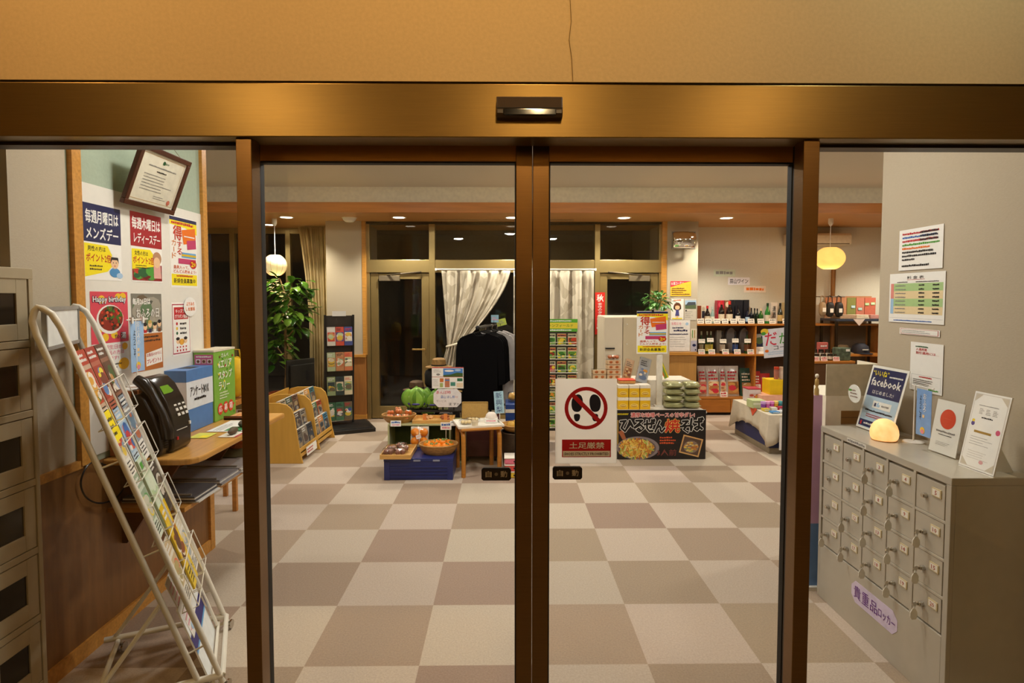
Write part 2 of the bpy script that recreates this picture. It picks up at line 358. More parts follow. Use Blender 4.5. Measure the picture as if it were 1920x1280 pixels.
# sliding doors
for i, (a, b) in enumerate([(-.872, .0905), (.0925, 1.022)]):
    Y0, Y1 = 1.945, 1.98; sl, sr = (.062, .054) if i == 0 else (.054, .062)
    f = MB().box(a, a+sl, Y0, Y1, .005, 2.13, DOORMETAL).box(b-sr, b, Y0, Y1, .005, 2.13, DOORMETAL)
    f.box(a+sl, b-sr, Y0+.004, Y1, 2.052, 2.115, LITRAIL).box(a+sl, b-sr, Y0, Y1, 2.115, 2.13, DARKMETAL).box(a+sl, b-sr, Y0, Y1, .005, .1, DOORMETAL)
    f.box(a+sl, b-sr, Y0+.001, Y1-.001, 2.046, 2.052, RUBBER).box(a+sl-.001, a+sl+.004, Y0+.002, Y1-.002, .1, 2.046, RUBBER).box(b-sr-.004, b-sr+.001, Y0+.002, Y1-.002, .1, 2.046, RUBBER)
    d = struct(f.build('door_%d' % (1+i), bevel=.0015), ['sliding glass door leaf without a notice', 'sliding glass door leaf with the no shoes notice'][i])
    MB().box(a+sl-.003, b-sr+.003, 1.958, 1.966, .09, 2.05, GLASS).build('pane', d)
    p0 = [at(903, 899, 1.955), at(1036, 897, 1.955)][i]
    s = Sheet(.1, .043, None); pl = [(.006, 0), (.094, 0), (.1, .006), (.1, .037), (.094, .043), (.006, .043), (0, .037), (0, .006)]
    s.prism(pl, -.012, 0, mat('#0d0b0a', .3), 'z'); s.prism([(x*.92+.004, y*.86+.003) for x, y in pl], 0, .0008, mat('#211a14', .4), 'z')
    s.text('自', .014, .012, .02, .021, ink('#b3a892'), 3); s.text('動', .065, .012, .022, .021, ink('#b3a892'), 3); s.ell(.05, .022, .006, .006, ink('#6b6256'), 3)
    pl = s.make('touch_plate', FY(p0.x, 1.945, p0.z), d); pl['label'] = 'small black touch plate with two characters'
DL = lampmat('downlight_glow', (1, .86, .66), 9)
DLP = lampmat('porch_bulb', AMBER, 30)
# wall washers at the back of the porch that light the header
for i, (x, e) in enumerate([(-.70, 1.3), (.10, 1), (.72, 1)]):
    t = thing('porch_spotlight', (x*2.72, -1.3, 3.3), 'small %s spotlight on the porch ceiling behind the viewer' % ['outer', 'middle', 'inner'][i], 'spotlight', 'porch spotlights')
    MB().tube([(0, 0, 0), (0, 0, -.08)], .012, DARKMETAL).tube([(0, -.05, -.11), (0, .05, -.135)], .035, DARKMETAL, 14).build('case', t)
    MB().tube([(0, .051, -.1352), (0, .053, -.1357)], .03, DLP, 14).build('bulb', t)
    spot('porch_spot_beam', (x*2.72, -1.24, 3.17), (x, 1.8, 2.3), E_WASH*e, (1, .70, .34), 34, .8, .05)
# left wall
struct(MB().box(-2.4, -2.26, 1.98, 2.27, 0, 2.885, WALLP).box(-2.4, XL, 2.245, 2.27, 0, 2.885, WALLP).build('wall_alcove'))
GREENW = mat('#a3b09c', .9, 0, .04, 60, .2)
wl = MB().box(XL-.12, XL, 2.27, 2.54, .85, 2.885, WALLP).box(XL-.12, XL, 2.54, 3.67, .85, 2.885, GREENW)
struct(wl.build('wall_left'), 'partition wall with the posters, beige and pale green')
struct(MB().box(XL-.12, XL+.004, 2.27, 3.68, 0, .85, WAINS).build('wall_left_wainscot'), 'brown wood wainscot under the poster wall')
struct(MB().box(XL-.01, XL+.018, 2.27, 2.56, .85, .885, OAK).box(XL-.01, XL+.018, 2.27, 3.69, 0, .07, OAK).build('baseboard_left'))
struct(MB().box(XL-.01, XL+.022, 2.55, 2.605, .86, 2.885, OAK).build('trim_8'), 'wood strip at the near edge of the poster wall')
struct(MB().box(XL-.13, XL+.02, 3.64, 3.69, 0, 2.885, OAK).build('trim_9'), 'wood strip at the far end of the poster wall')
nb = MB().box(XL+.001, XL+.005, 2.607, 3.638, .88, 2.118, mat('#e2ddd3', .7, 0, .02, 40)); tag(nb.build('notice_board'), 'large white backing panel behind all the posters', 'notice board')
# right wall
struct(MB().box(XR, XR+.12, 1.93, 3.13, 0, 2.885, WALLP).build('wall_right'), 'plain beige wall beside the grey locker')
# back of the hall
YB = 7.65
struct(MB().box(-6.3, -6.2, 1.75, 8.6, 0, 2.98, WALLP).build('wall_lounge'))
struct(MB().box(7, 7.1, 1.75, 8.6, 0, 2.98, WALLP).build('wall_shop'))
struct(MB().box(-6.2, XL-.12, 1.75, 1.85, 0, 2.98, WALLP).build('wall_front_left')); struct(MB().box(XR+.12, 7, 1.75, 1.85, 0, 2.98, WALLP).build('wall_front_right'))
cl, cr = at(613, 600, YB-.05).x, at(680, 600, YB-.05).x
struct(MB().box(cl, cr, YB-.05, 8.5, .86, 2.6, WALLP).build('wall_column_left'), 'white column between the lounge window and the entry')
struct(MB().box(cl, cr+.03, YB-.052, 8.5, 0, .85, wood('#a86e38', 4, (10, 10, 1), .1)).box(cl-.005, cr+.035, YB-.07, YB, .83, .865, OAK).box(cl-.005, cr+.035, YB-.065, YB, 0, .07, OAK).build('wall_column_left_wainscot'))  # wood painted lighter than WAINS, standing in for the brighter light here
struct(MB().box(cr, cr+.045, YB-.055, YB+.1, .86, 2.6, OAK).build('trim_10'))
pl_, pr_ = at(1249, 600, YB-.05).x, at(1307, 600, YB-.05).x
struct(MB().box(pl_, pr_, YB-.05, 8.5, .88, 2.6, WALLP).build('wall_column_right'), 'beige column with the mirror and the notices')
struct(MB().box(pl_-.005, pr_, YB-.055, 8.5, 0, .87, wood('#b58648', 4, (10, 10, 1), .08)).box(pl_-.01, pr_+.01, YB-.075, YB, .855, .89, OAK).build('wall_column_right_wainscot'))  # wood tone lifted here too, in place of light on this column
struct(MB().box(pl_-.06, pl_, YB-.055, YB+.1, 0, 2.6, OAK).build('trim_11'))
struct(MB().box(pr_, 7, 8.2, 8.3, 0, 2.6, mat('#d2ccbc', .9, 0, .04, 60, .15)).build('wall_back'), 'beige back wall behind the bottle shelves')
# lounge windows
lw = MB(); xs = [-6.2, -5.1, at(440, 600, 8.4).x, -3.1, cl]
for x in xs: lw.box(x-.035, x+.035, 8.36, 8.44, 0, 2.6, ALU)
lw.box(-6.19, cl-.01, 8.363, 8.437, 2.52, 2.599, ALU).box(-6.19, cl-.01, 8.363, 8.437, .001, .12, ALU)
o = struct(lw.build('window_3', bevel=.004), 'dark night windows of the lounge')
for a, b in zip(xs, xs[1:]): MB().box(a+.03, b-.03, 8.395, 8.403, .1, 2.54, GLASS).build('pane', o)
# entry window and doors
X = lambda px, Y=YB: at(px, 600, Y).x
Z = lambda py, Y=YB: at(960, py, Y).z
fr = MB(); x0, x1 = X(687), X(1243); xm, xn = X(811), X(1119)
zt, zb, zc = Z(420), Z(487), Z(511)
fr.box(x0, x1, YB, YB+.1, zt, zt+.06, DARKMETAL).box(x0, x0+.05, YB, YB+.1, 0, zt-.001, ALU).box(x1-.06, x1, YB, YB+.1, 0, zt-.001, ALU)
fr.box(xm-.04, xm+.04, YB-.02, YB+.101, 0, zt-.002, ALU).box(xn-.035, xn+.035, YB-.02, YB+.101, 0, zt-.002, ALU)
fr.box(x0+.001, x1-.001, YB-.012, YB+.09, zc, zb, ALU).box(xm, xn, YB, YB+.1, 0, .05, ALU)
o = struct(fr.build('window_4', bevel=.004), 'bronze framed entry glazing with transoms at the back')
for a, b, c, d in [(x0, xm, zb, zt), (xm, xn, zb, zt), (xn, x1, zb, zt), (xm, xn, .04, zc)]:
    MB().box(a+.03, b-.03, YB+.045, YB+.053, c, d+.005, GLASS).build('pane', o)
for i, (a, b, hx) in enumerate([(x0+.055, xm-.045, 1), (xn+.04, x1-.065, -1)]):
    sw = .1; zd = zc-.01
    d = MB().box(a, a+sw, YB+.02, YB+.07, .01, zd, ALU).box(b-sw, b, YB+.02, YB+.07, .01, zd, ALU).box(a+sw, b-sw, YB+.022, YB+.068, zd-.075, zd-.001, ALU).box(a+sw, b-sw, YB+.022, YB+.068, .011, .17, ALU)
    d = struct(d.build('door_%d' % (3+i), bevel=.004), ['dark glazed entry door behind the vegetables', 'glazed entry door behind the white cabinet'][i])
    MB().box(a+sw-.01, b-sw+.01, YB+.04, YB+.048, .15, zd-.07, GLASS).build('pane', d)
    hb = b-.05 if hx > 0 else a+.05
    MB().tube([(hb, YB+.02, .93), (hb, YB-.03, .93), (hb-hx*.17, YB-.03, .93)], .011, mat('#c0a060', .25, .9)).box(hb-.022, hb+.022, YB+.01, YB+.02, .88, 1.06, ALU).build('door_handle', d, smooth=True)
    q = a+.12 if hx > 0 else b-.12
    MB().box(q-.12*hx*0-.0 if hx > 0 else q-.27, q+.27 if hx > 0 else q, YB-.03, YB+.02, zd-.1, zd-.03, mat('#8a7c66', .4, .6)).tube([(q+.1*hx, YB-.02, zd-.025), (q+.3*hx, YB-.12, zd-.01), (q+.55*hx, YB-.01, zd+.02)], .01, mat('#6d6252', .4, .7)).build('door_closer', d, bevel=.004)
# beyond the glass, outside in the dark
struct(MB().box(-6, 6, 12, 12.1, 0, 3, mat('#77716a', .9)).build('wall_outside'))
struct(MB().box(-6, 6, 8.62, 12, 2.9, 3, mat('#57504a', .9)).build('ceiling_outside'))
struct(MB().box(-2.6, -2.5, 8.62, 11, 0, 2.9, mat('#8d877f', .9)).build('wall_outside_left')); struct(MB().box(2.4, 2.5, 8.62, 11, 0, 2.9, mat('#8d877f', .9)).build('wall_outside_right'))
def downlight(x, y, z, label, group, e, col, m, r=.07, size=125):
    t = thing('downlight', (x, y, z), label, 'downlight', group)
    MB().lathe([(r, -.0), (r+.018, -.006), (r+.02, 0)], (0, 0, 0), STEELW, 24).build('ring', t, smooth=True)
    MB().lathe([(0, -.004), (r, -.004), (r, -.001)], (0, 0, 0), m, 24).build('bulb', t)
    if e: spot('downlight_beam', (x, y, z-.02), (x, y, 0), e, col, size)
for i, px in enumerate([537, 748, 960, 1170, 1362]):
    p = at(px, 408.5, 7.26)
    downlight(p.x, 7.26, 2.6, '%s downlight from the curtain along the wooden ceiling edge' % ORD[i], 'downlights in the wooden ceiling', E_SPOT, SOFT, DL)
downlight(5.4, 7.26, 2.6, 'downlight beyond the orange pendant deep in the shop corner', 'downlights in the wooden ceiling', E_SPOT*1.3, SOFT, DL)
downlight(at(505, 428, 8.0).x, 8.0, 2.6, 'downlight near the lounge window behind the lantern', 'downlights in the wooden ceiling', E_SPOT*.5, SOFT, DL)
for i, (px, py) in enumerate([(870, 450), (958, 452)]):
    p = at(px, py, 10); downlight(p.x, 10, 2.9, ['dim downlight outside the entry nearer the glazed door', 'dim downlight outside the entry behind the middle glass'][i], 'downlights outside', 0, AMBER, lampmat('dim_bulb', AMBER, .8), .09)
for i, (x, e) in enumerate([(-1.95, 1.5), (-.95, 1.25), (.14, 1.5), (1.45, 1.25)]):
    downlight(x, 1.15, 3.3, '%s porch downlight from the shoe locker side' % ORD[i], 'porch downlights', E_PORCH*e, AMBER if i < 3 else (.88, 1, .9), DLP, .06, 150)
for i, x in enumerate([-2.0, 0.1, 2.0]):  # unseen lamps added so the door metal reflects a brighter rear wall
    downlight(x, -2.25, 3.3, '%s added lamp washing the rear porch wall from the shoe locker side' % ORD[i], 'added rear porch lamps', E_PORCH*7.5, (1, .70, .36), DLP, .06, 130)
# ceiling bits
p = at(655, 409, 7.3); t = thing('smoke_detector', (p.x, 7.3, 2.6), 'white round smoke detector on the wooden ceiling', 'smoke detector')
MB().lathe([(0, -.05), (.05, -.05), (.075, -.03), (.085, 0)], (0, 0, 0), WHITE, 24).build('housing', t, smooth=True)
MB().lathe([(.088, -.008), (.095, 0)], (0, 0, 0), CREAM, 24).build('base', t)
a, b = at(812, 415, 7.45).x, at(1075, 415, 7.45).x
tag(MB().box(a, b, 7.42, 7.47, 2.59, 2.6, mat('#a88a63', .5)).build('ceiling_vent'), 'long thin slot vent in the wooden ceiling before the entry', 'vent')
# ================================================================== header sensor and the no shoes notice
p0, p1 = at(931, 223, 1.78), at(1054, 184, 1.78)
t = thing('door_sensor', ((p0.x+p1.x)/2, 1.795, p0.z), 'dark brown motion sensor box on the bronze header beam', 'door sensor')
hw, hh = (p1.x-p0.x)/2, p1.z-p0.z
MB().prism([(-.001, 0), (-.03, 0), (-.036, .012), (-.036, hh*.35), (-.03, hh), (-.001, hh)], -hw, hw, mat('#3a2a1a', .3), 'x').build('housing', t, bevel=.003)
MB().box(-hw+.02, hw-.02, -.04, -.035, .005, hh*.38, mat('#050505', .08)).build('lens', t, bevel=.002)
MB().box(-hw, hw, -.0365, -.03, hh*.42, hh*.45, RUBBER).build('seam', t)
p0, p1 = at(1041, 869, 1.955), at(1157, 710, 1.955); W, H = p1.x-p0.x, p1.z-p0.z
s = Sheet(W, H, cloth('sign_paper', C('#f6f2ec'), C('#faf7f2'), 5, .78)); REDS = ink('#c4202c')
cx, cyy = W*.5, H*.655; R = W*.35
for q in (-1, 1):
    ox = cx+q*W*.155
    s.blob([(ox+q*x*W*1.15, cyy+y*W*1.22) for x, y in [(-.055, -.05), (-.09, .05), (-.085, .14), (-.045, .19), (.02, .18), (.07, .12), (.075, .02), (.04, -.05)]], ink('#1d2238'), 1)
    s.blob([(ox+q*x*W*1.15, cyy+y*W*1.22) for x, y in [(-.05, -.075), (-.052, -.13), (-.03, -.175), (.015, -.18), (.038, -.13), (.036, -.075)]], ink('#1d2238'), 1)
s.ring(cx, cyy, R*.83, R, REDS, 2)
q = R*.9; c45 = math.sqrt(.5); hwid = R*.1
s.poly([(cx-q*c45-hwid*c45, cyy+q*c45-hwid*c45), (cx+q*c45-hwid*c45, cyy-q*c45-hwid*c45), (cx+q*c45+hwid*c45, cyy-q*c45+hwid*c45), (cx-q*c45+hwid*c45, cyy+q*c45+hwid*c45)], REDS, 3)
s.rect(W*.11, H*.075, W*.8, H*.21, REDS, 1); s.text('土足厳禁', W*.23, H*.178, W*.57, H*.075, WHITE, 2, .03)
s.rect(W*.125, H*.085, W*.77, H*.065, PAPER, 2); s.text('SHOES STRICTLY PROHIBITED', W*.15, H*.1, W*.72, H*.032, INKBLACK, 3, .01)
t = s.make('no_shoes_sign', FY(p0.x, 1.9565, p0.z)); tag(t, 'white notice with crossed out footprints stuck on the sliding door glass', 'sign')
# ================================================================== SHOE LOCKER (by the left edge)
SHOEG = mat('#b3a386', .42, .1, .03, 20)
t = thing('shoe_locker', (-1.8, 1.97, 0), 'tall beige steel shoe locker with small dark windows in its doors', 'shoe locker')
Wd = .27; ht = 1.712
b = MB().box(-.4, -.02, 0, Wd, 0, ht, SHOEG).box(-.02, 0, 0, .016, 0, ht, SHOEG).box(-.02, 0, Wd-.02, Wd, 0, ht, SHOEG).box(-.02, .001, -.001, Wd+.001, ht-.04, ht+.001, SHOEG).box(-.019, -.001, .016, Wd-.02, 0, .09, SHOEG)
pitch = .2655; zs = [.1+k*pitch for k in range(6)]
for z in zs: b.box(-.019, -.001, .016, Wd-.02, z-.012, z+.014, SHOEG)
b.build('body', t, bevel=.002)
for k, z in enumerate(zs):
    a, c = z+.017, z+pitch-.015; y0, y1 = .02, Wd-.024
    wy0, wy1, wz0, wz1 = y0+.045, y1-.05, a+.06, c-.06
    d = MB().box(-.015, -.003, y0, wy0, a, c, SHOEG).box(-.015, -.003, wy1, y1, a, c, SHOEG).box(-.015, -.003, wy0, wy1, a, wz0, SHOEG).box(-.015, -.003, wy0, wy1, wz1, c, SHOEG)
    d = d.build('door', t, bevel=.0015)
    MB().box(-.013, -.009, wy0-.002, wy1+.002, wz0-.002, wz1+.002, mat('#15110f', .2)).build('window', d)
# ================================================================== POSTERS ON THE LEFT WALL
def wallposter(name, tl, br, paper, draw, label, X=XL+.006, cat='poster'):
    a, c = onx(tl[0], tl[1], X), onx(br[0], br[1], X); W, H = c.y-a.y, a.z-c.z
    s = Sheet(W, H, paper); draw(s, W, H); o = s.make(name, RX(X, a.y, c.z)); return tag(o, label, cat)
def child(s, cx, cy, h, robe, hair, hat=None):
    s.ell(cx, cy+h*.22, h*.33, h*.2, robe, 2); s.ell(cx+h*.3, cy+h*.1, h*.2, h*.12, LBLUE, 2.1); s.ell(cx, cy+h*.62, h*.24, h*.24, SKIN, 2.2, 24)
    s.poly([(cx-h*.26, cy+h*.6), (cx-h*.22, cy+h*.85), (cx, cy+h*.93), (cx+h*.22, cy+h*.85), (cx+h*.26, cy+h*.6), (cx+h*.16, cy+h*.75), (cx-h*.16, cy+h*.75)], hair, 2.4)
    if hat: s.rect(cx-h*.17, cy+h*.86, h*.34, h*.14, hat, 2.6)
    for q in (-1, 1): s.ell(cx+q*h*.09, cy+h*.63, h*.025, h*.03, INKBLACK, 2.6, 8)
    s.ell(cx, cy+h*.5, h*.05, h*.02, RED, 2.6, 8)
def mens(s, W, H):
    s.rect(0, H*.5, W, H*.5, NAVY, 1); s.text('毎週月曜日は', W*.07, H*.75, W*.86, H*.17, WHITE, 2, .035); s.text('メンズデー', W*.08, H*.54, W*.84, H*.16, WHITE, 2, .035)
    s.poly([(.02*W, .04*H), (.02*W, .48*H), (.62*W, .47*H), (.83*W, .25*H), (.6*W, .12*H)], YEL, 1)
    s.text('男性の方は', W*.1, H*.38, W*.46, H*.07, INKBLACK, 2, .02); s.text('ポイント2倍', W*.06, H*.24, W*.64, H*.11, RED, 2, .03); s.dashes(W*.14, H*.12, W*.5, H*.09, 2, INKBLACK, 2, 3)
    child(s, W*.8, H*.04, H*.33, ink('#4a8cc0'), INKBLACK, WHITE)
wallposter('poster', (153, 377), (229, 527), PAPER, mens, 'poster with a navy top half and white lettering above a yellow tag and a boy')
def ladies(s, W, H):
    s.rect(0, H*.51, W, H*.49, ink('#a31d26'), 1); s.text('毎週木曜日は', W*.05, H*.76, W*.9, H*.17, WHITE, 2, .035); s.text('レディースデー', W*.1, H*.56, W*.84, H*.15, WHITE, 2, .03)
    s.photo(W*.02, H*.02, W*.96, H*.24, [ink('#8d1c20'), ink('#c03a2c'), DGREEN, GREEN, ink('#6d1518')], 26, 1, 5, .3)
    s.poly([(.02*W, .18*H), (.02*W, .47*H), (.6*W, .48*H), (.8*W, .35*H), (.8*W, .24*H)], YEL, 2)
    s.text('女性の方は', W*.1, H*.38, W*.42, H*.07, INKBLACK, 3, .02); s.text('ポイント2倍', W*.05, H*.26, W*.66, H*.11, RED, 3, .03); s.dashes(W*.12, H*.19, W*.5, H*.06, 2, INKBLACK, 3, 4)
    s.ell(W*.82, H*.36, W*.15, H*.1, ink('#b98a68'), 3); s.ell(W*.81, H*.3, W*.11, H*.08, SKIN, 3.2); s.poly([(W*.7, H*.06), (W*.95, H*.06), (W*.93, H*.26), (W*.7, H*.26)], ink('#e3a9a0'), 3.1)
wallposter('poster', (243, 394), (305, 530), PAPER, ladies, 'poster with a dark red top half and white lettering above a yellow tag')
def tokusuru(s, W, H):
    s.rect(0, H*.94, W, H*.05, NAVY, 1); s.poly([(0, .94*H), (W, .94*H), (W, .78*H), (.55*W, .86*H), (0, .88*H)], YEL, 1)
    s.text('得', W*.12, H*.67, W*.3, H*.2, ink('#c0341c'), 2, .05); s.vtext('する', W*.24, H*.46, W*.19, H*.2, ink('#c0341c'), 2, .04); s.vtext('カード', W*.06, H*.4, W*.14, H*.27, ink('#d8781c'), 2, .03)
    s.dashes(W*.06, H*.885, W*.8, H*.045, 1, RED, 2, 3, .9)
    s.poly([(.48*W, .62*H), (.42*W, .82*H), (.93*W, .88*H), (.96*W, .66*H)], ORNG, 2); s.poly([(.62*W, .55*H), (.6*W, .68*H), (.95*W, .71*H), (.96*W, .58*H)], MAG, 3); s.rect(W*.5, H*.73, W*.4, H*.015, WHITE, 4)
    s.rect(W*.4, H*.43, W*.55, H*.075, ink('#5fa3d6'), 2); s.rect(W*.4, H*.45, W*.55, H*.03, ink('#d8b21c'), 3); s.rect(W*.28, H*.34, W*.66, H*.075, MAG, 2); s.ell(W*.83, H*.345, W*.13, H*.065, RED, 3); s.text('2', W*.75, H*.31, W*.09, H*.07, YEL, 4, .05); s.text('倍', W*.84, H*.32, W*.08, H*.045, YEL, 4, .03)
    s.text('温泉入って、', W*.1, H*.265, W*.56, H*.05, ink('#d2561c'), 2, .03); s.text('どんどん貯めよう!', W*.1, H*.205, W*.84, H*.05, ink('#d2561c'), 2, .03)
    s.rect(W*.03, H*.03, W*.94, H*.16, YEL, 1); s.dashes(W*.2, H*.15, W*.6, H*.03, 1, RED, 2, 3, .8); s.text('新規会員募集中', W*.1, H*.06, W*.8, H*.07, INKBLACK, 2, .03)
wallposter('poster', (317, 402), (371, 540), PAPER, tokusuru, 'tall white and yellow point card poster nearest the far end of the poster wall')
def birthday(s, W, H):
    s.rect(0, H*.37, W, H*.63, ink('#d9485a'), 1)
    for k in range(9): s.ell(W*random.Random(k).uniform(.1, .9), H*random.Random(k+50).uniform(.42, .95), W*.09, H*.05, ink('#f0c02c'), 1.2+.02*k)
    s.ell(W*.5, H*.66, W*.36, H*.18, WHITE, 2); s.ell(W*.52, H*.67, W*.33, H*.155, ink('#8c2a1c'), 2.3)
    rnd = random.Random(4)
    for k in range(60):
        a, r = rnd.uniform(0, 6.28), rnd.uniform(0, 1)**.5; s.ell(W*.52+W*.3*r*math.cos(a), H*.67+H*.14*r*math.sin(a), W*.035, H*.018, rnd.choice([ink('#c8301c'), ink('#3f6e20'), ink('#22301a'), ink('#e0603a'), ink('#5a1414')]), 2.5+.02*k, 8)
    s.text('Happy birthday', W*.06, H*.855, W*.88, H*.085, NAVY, 4, .16); s.text('Happy birthday', W*.06, H*.855, W*.88, H*.085, WHITE, 5, .04)
    s.text('TO', W*.6, H*.415, W*.13, H*.05, NAVY, 4, .02); s.text('湯', W*.775, H*.41, W*.14, H*.08, NAVY, 4, .11); s.text('湯', W*.775, H*.41, W*.14, H*.08, WHITE, 5, .02)
    s.text('お誕生日が', W*.2, H*.29, W*.62, H*.055, PINK, 2, .03); s.text('お風呂の方は', W*.2, H*.22, W*.66, H*.055, PINK, 2, .03); s.text('無料です!', W*.2, H*.15, W*.5, H*.055, PINK, 2, .03)
    s.ell(W*.88, H*.31, W*.08, H*.045, ink('#f0b21c'), 2); s.ell(W*.84, H*.09, W*.15, H*.075, ink('#f0b21c'), 2); s.dashes(W*.3, H*.04, W*.6, H*.08, 2, INKBLACK, 3, 9)
wallposter('poster', (168, 546), (243, 692), PAPER, birthday, 'red and white birthday poster with a plate of food, behind the rack')
def ofuro(s, W, H):
    s.photo(0, H*.5, W, H*.5, [ink('#7d7a70'), ink('#4d5148'), ink('#a09a8c'), ink('#5f7a58'), ink('#6a5a48')], 30, 1, 3, .25); s.rect(0, 0, W, H*.48, ink('#b5682c'), 1)
    for k in range(6): s.ell(W*(.1+.16*k), H*.57+H*.03*(k % 2), W*.065, H*.045, SKIN, 2); s.ell(W*(.1+.16*k), H*.6+H*.03*(k % 2), W*.06, H*.025, INKBLACK if k % 3 else ink('#c8a85a'), 2.2); s.rect(W*(.05+.16*k), H*.49, W*.1, H*.05, [BLUE, DGREEN, RED, NAVY, WHITE, BROWN][k], 1.9)
    s.text('毎月26日は', W*.04, H*.86, W*.56, H*.08, WHITE, 4, .06); s.text('おふろの日', W*.14, H*.69, W*.74, H*.12, ink('#4a4038'), 4, .06); s.text('おふろの日', W*.14, H*.69, W*.74, H*.12, WHITE, 5, .025)
    s.dashes(W*.3, H*.36, W*.66, H*.1, 2, INKBLACK, 2, 5); s.poly([(.42*W, .05*H), (.42*W, .22*H), (.97*W, .27*H), (.97*W, .08*H)], WHITE, 2); s.text('お風呂のかたに', W*.44, H*.17, W*.5, H*.045, RED, 3, .02, .06); s.text('プレゼント♪', W*.45, H*.08, W*.46, H*.06, RED, 3, .03, .06)
wallposter('poster', (245, 550), (306, 688), PAPER, ofuro, 'brown bath day poster with a row of faces, behind the little blue banner')
def garapon(s, W, H):
    s.rect(W*.03, H*.03, W*.94, H*.94, ink('#b0304a'), 1); s.rect(W*.055, H*.05, W*.89, H*.9, PAPER, 1.5); s.rect(W*.12, H*.68, W*.76, H*.23, RED, 2)
    s.text('キッズラー', W*.2, H*.8, W*.6, H*.075, WHITE, 3, .03); s.text('ガラポン抽選', W*.16, H*.7, W*.68, H*.075, WHITE, 3, .03)
    for k, c in enumerate([RED, ink('#e8b81c'), DGREEN]): s.ell(W*.26, H*(.6-.09*k), W*.05, H*.03, c, 2); s.dashes(W*.42, H*(.57-.09*k), W*.36, H*.05, 1, INKBLACK, 2, k, .9)
    s.ell(W*.5, H*.25, W*.14, H*.06, ink('#e8a83c'), 2)
    for q in (-1, 1): s.ell(W*(.5+.2*q), H*.27, W*.1, H*.055, SKIN, 2); s.ell(W*(.5+.21*q), H*.315, W*.1, H*.03, INKBLACK, 2.2)
    for k in range(4): s.rect(W*(.22+.16*k), H*.07, W*.07, H*.1, RED, 2); s.rect(W*(.22+.16*k), H*.11, W*.07, H*.03, PAPER, 3)
wallposter('poster', (321, 567), (358, 662), PAPER, garapon, 'small narrow white notice with a crimson border, above the green box')
def badge(s, W, H):
    s.ell(W/2, H/2, W/2, H/2, WHITE, 0); s.text('よりみち', W*.2, H*.55, W*.6, H*.2, ORNG, 2, .03); s.text('しま専科', W*.15, H*.28, W*.7, H*.2, ORNG, 2, .03)
    n = 22; s.prism([(W/2+(W/2)*(1 if i % 2 else .94)*math.cos(6.283*i/n), H/2+(H/2)*(1 if i % 2 else .94)*math.sin(6.283*i/n)) for i in range(n)], -.001, -.0003, mat('#b9d3e6', .5), 'z')
wallposter('round_badge', (344, 557), (369, 592), None, badge, 'round white badge with orange letters overlapping the small crimson bordered notice', XL+.012, 'badge')
# certificate hung leaning out
W, H, tilt = .425, .31, .36; zb0 = onx(228.5, 379, -1.84).z; y0 = onx(228.5, 379, -1.84).y
t = thing('certificate', (-1.845, y0, zb0), 'framed certificate leaning out from the wall on two strings', 'certificate')
t.rotation_euler = (0, tilt, 0)
FRW = wood('#4a2413', 8, (14, 1, 1)); f = MB()
for a in [(0, W, 0, .026), (0, W, H-.026, H), (0, .026, .026, H-.026), (W-.026, W, .026, H-.026)]: f.box(-.01, .014, a[0], a[1], a[2], a[3], FRW)
f.build('frame', t, bevel=.003)
s = Sheet(W-.05, H-.05, mat('#efe8d6', .5)); w_, h_ = s.w, s.h
s.ring(w_/2, h_/2, 0, .0, GOLD, 1, 4); s.rect(.012, .012, w_-.024, .003, TAN); s.rect(.012, h_-.015, w_-.024, .003, TAN); s.rect(.012, .012, .003, h_-.024, TAN); s.rect(w_-.015, .012, .003, h_-.024, TAN)
s.ell(w_*.5, h_*.86, .012, .01, DGREEN, 2); s.text('Jaso', w_*.47, h_*.82, w_*.14, h_*.08, DGREEN, 2, .03); s.dashes(w_*.2, h_*.72, w_*.62, h_*.05, 1, GREYI, 2, 2, .6); s.dashes(w_*.4, h_*.64, w_*.22, h_*.04, 1, INKBLACK, 2, 2, .8)
s.dashes(w_*.16, h_*.24, w_*.68, h_*.36, 6, GREYI, 2, 8, .35); s.dashes(w_*.5, h_*.12, w_*.32, h_*.08, 2, GREYI, 2, 8, .4); s.ell(w_*.86, h_*.12, .014, .014, ink('#d0705c'), 3)
s.make('document', RX(.004, .025, .025), t)
MB().box(.008, .01, .02, W-.02, .02, H-.02, ACRYL).build('pane', t)
c0 = Matrix.Rotation(-tilt, 4, 'Y')
for q in (.1, W-.1):
    e = c0 @ Vector((-.035, q-.18 if q < .2 else q+.1, H+.13))
    MB().tube([(0, q, H), e], .0012, mat('#7d6b50', .7), 5).build('string', t)

# ================================================================== BROCHURE RACK
N0 = Vector((-1.146, 2.301, .045)); T0 = Vector((-1.622, 2.091, 1.58)); F0 = Vector((-1.342, 2.744, .045))
wd = (F0-N0).normalized(); RW = (F0-N0).length; vd = (T0-N0); RL = vd.length
RM = frame(N0, wd, vd)                       # local: x across (near to far), y up the slope, z out of the face
if (RM.to_3x3() @ Vector((0, 0, 1))).x < 0: print('rack normal flipped')
t = tag(bpy.data.objects.new('brochure_rack', None), 'white tubular brochure rack on casters, leaning back beside the shoe locker', 'brochure rack'); COL.objects.link(t); t.matrix_world = RM
DEP = .075
def U(x): return [(x, 0, 0), (x, RL-.09, 0), (x, RL-.035, -.008), (x, RL-.008, -.026), (x, RL, -DEP/2), (x, RL-.01, -DEP+.024), (x, RL-.04, -DEP+.006), (x, RL-.09, -DEP), (x, 0, -DEP)]
for x in (0, RW): MB().tube(U(x), .0115, STEELW, 10).build('side_tube', t, smooth=True)
for v in (.18, .62, 1.0): 
    for x in (0, RW): MB().tube([(x, v, -DEP), (x, v, 0)], .004, STEELW, 6).build('spacer', t)
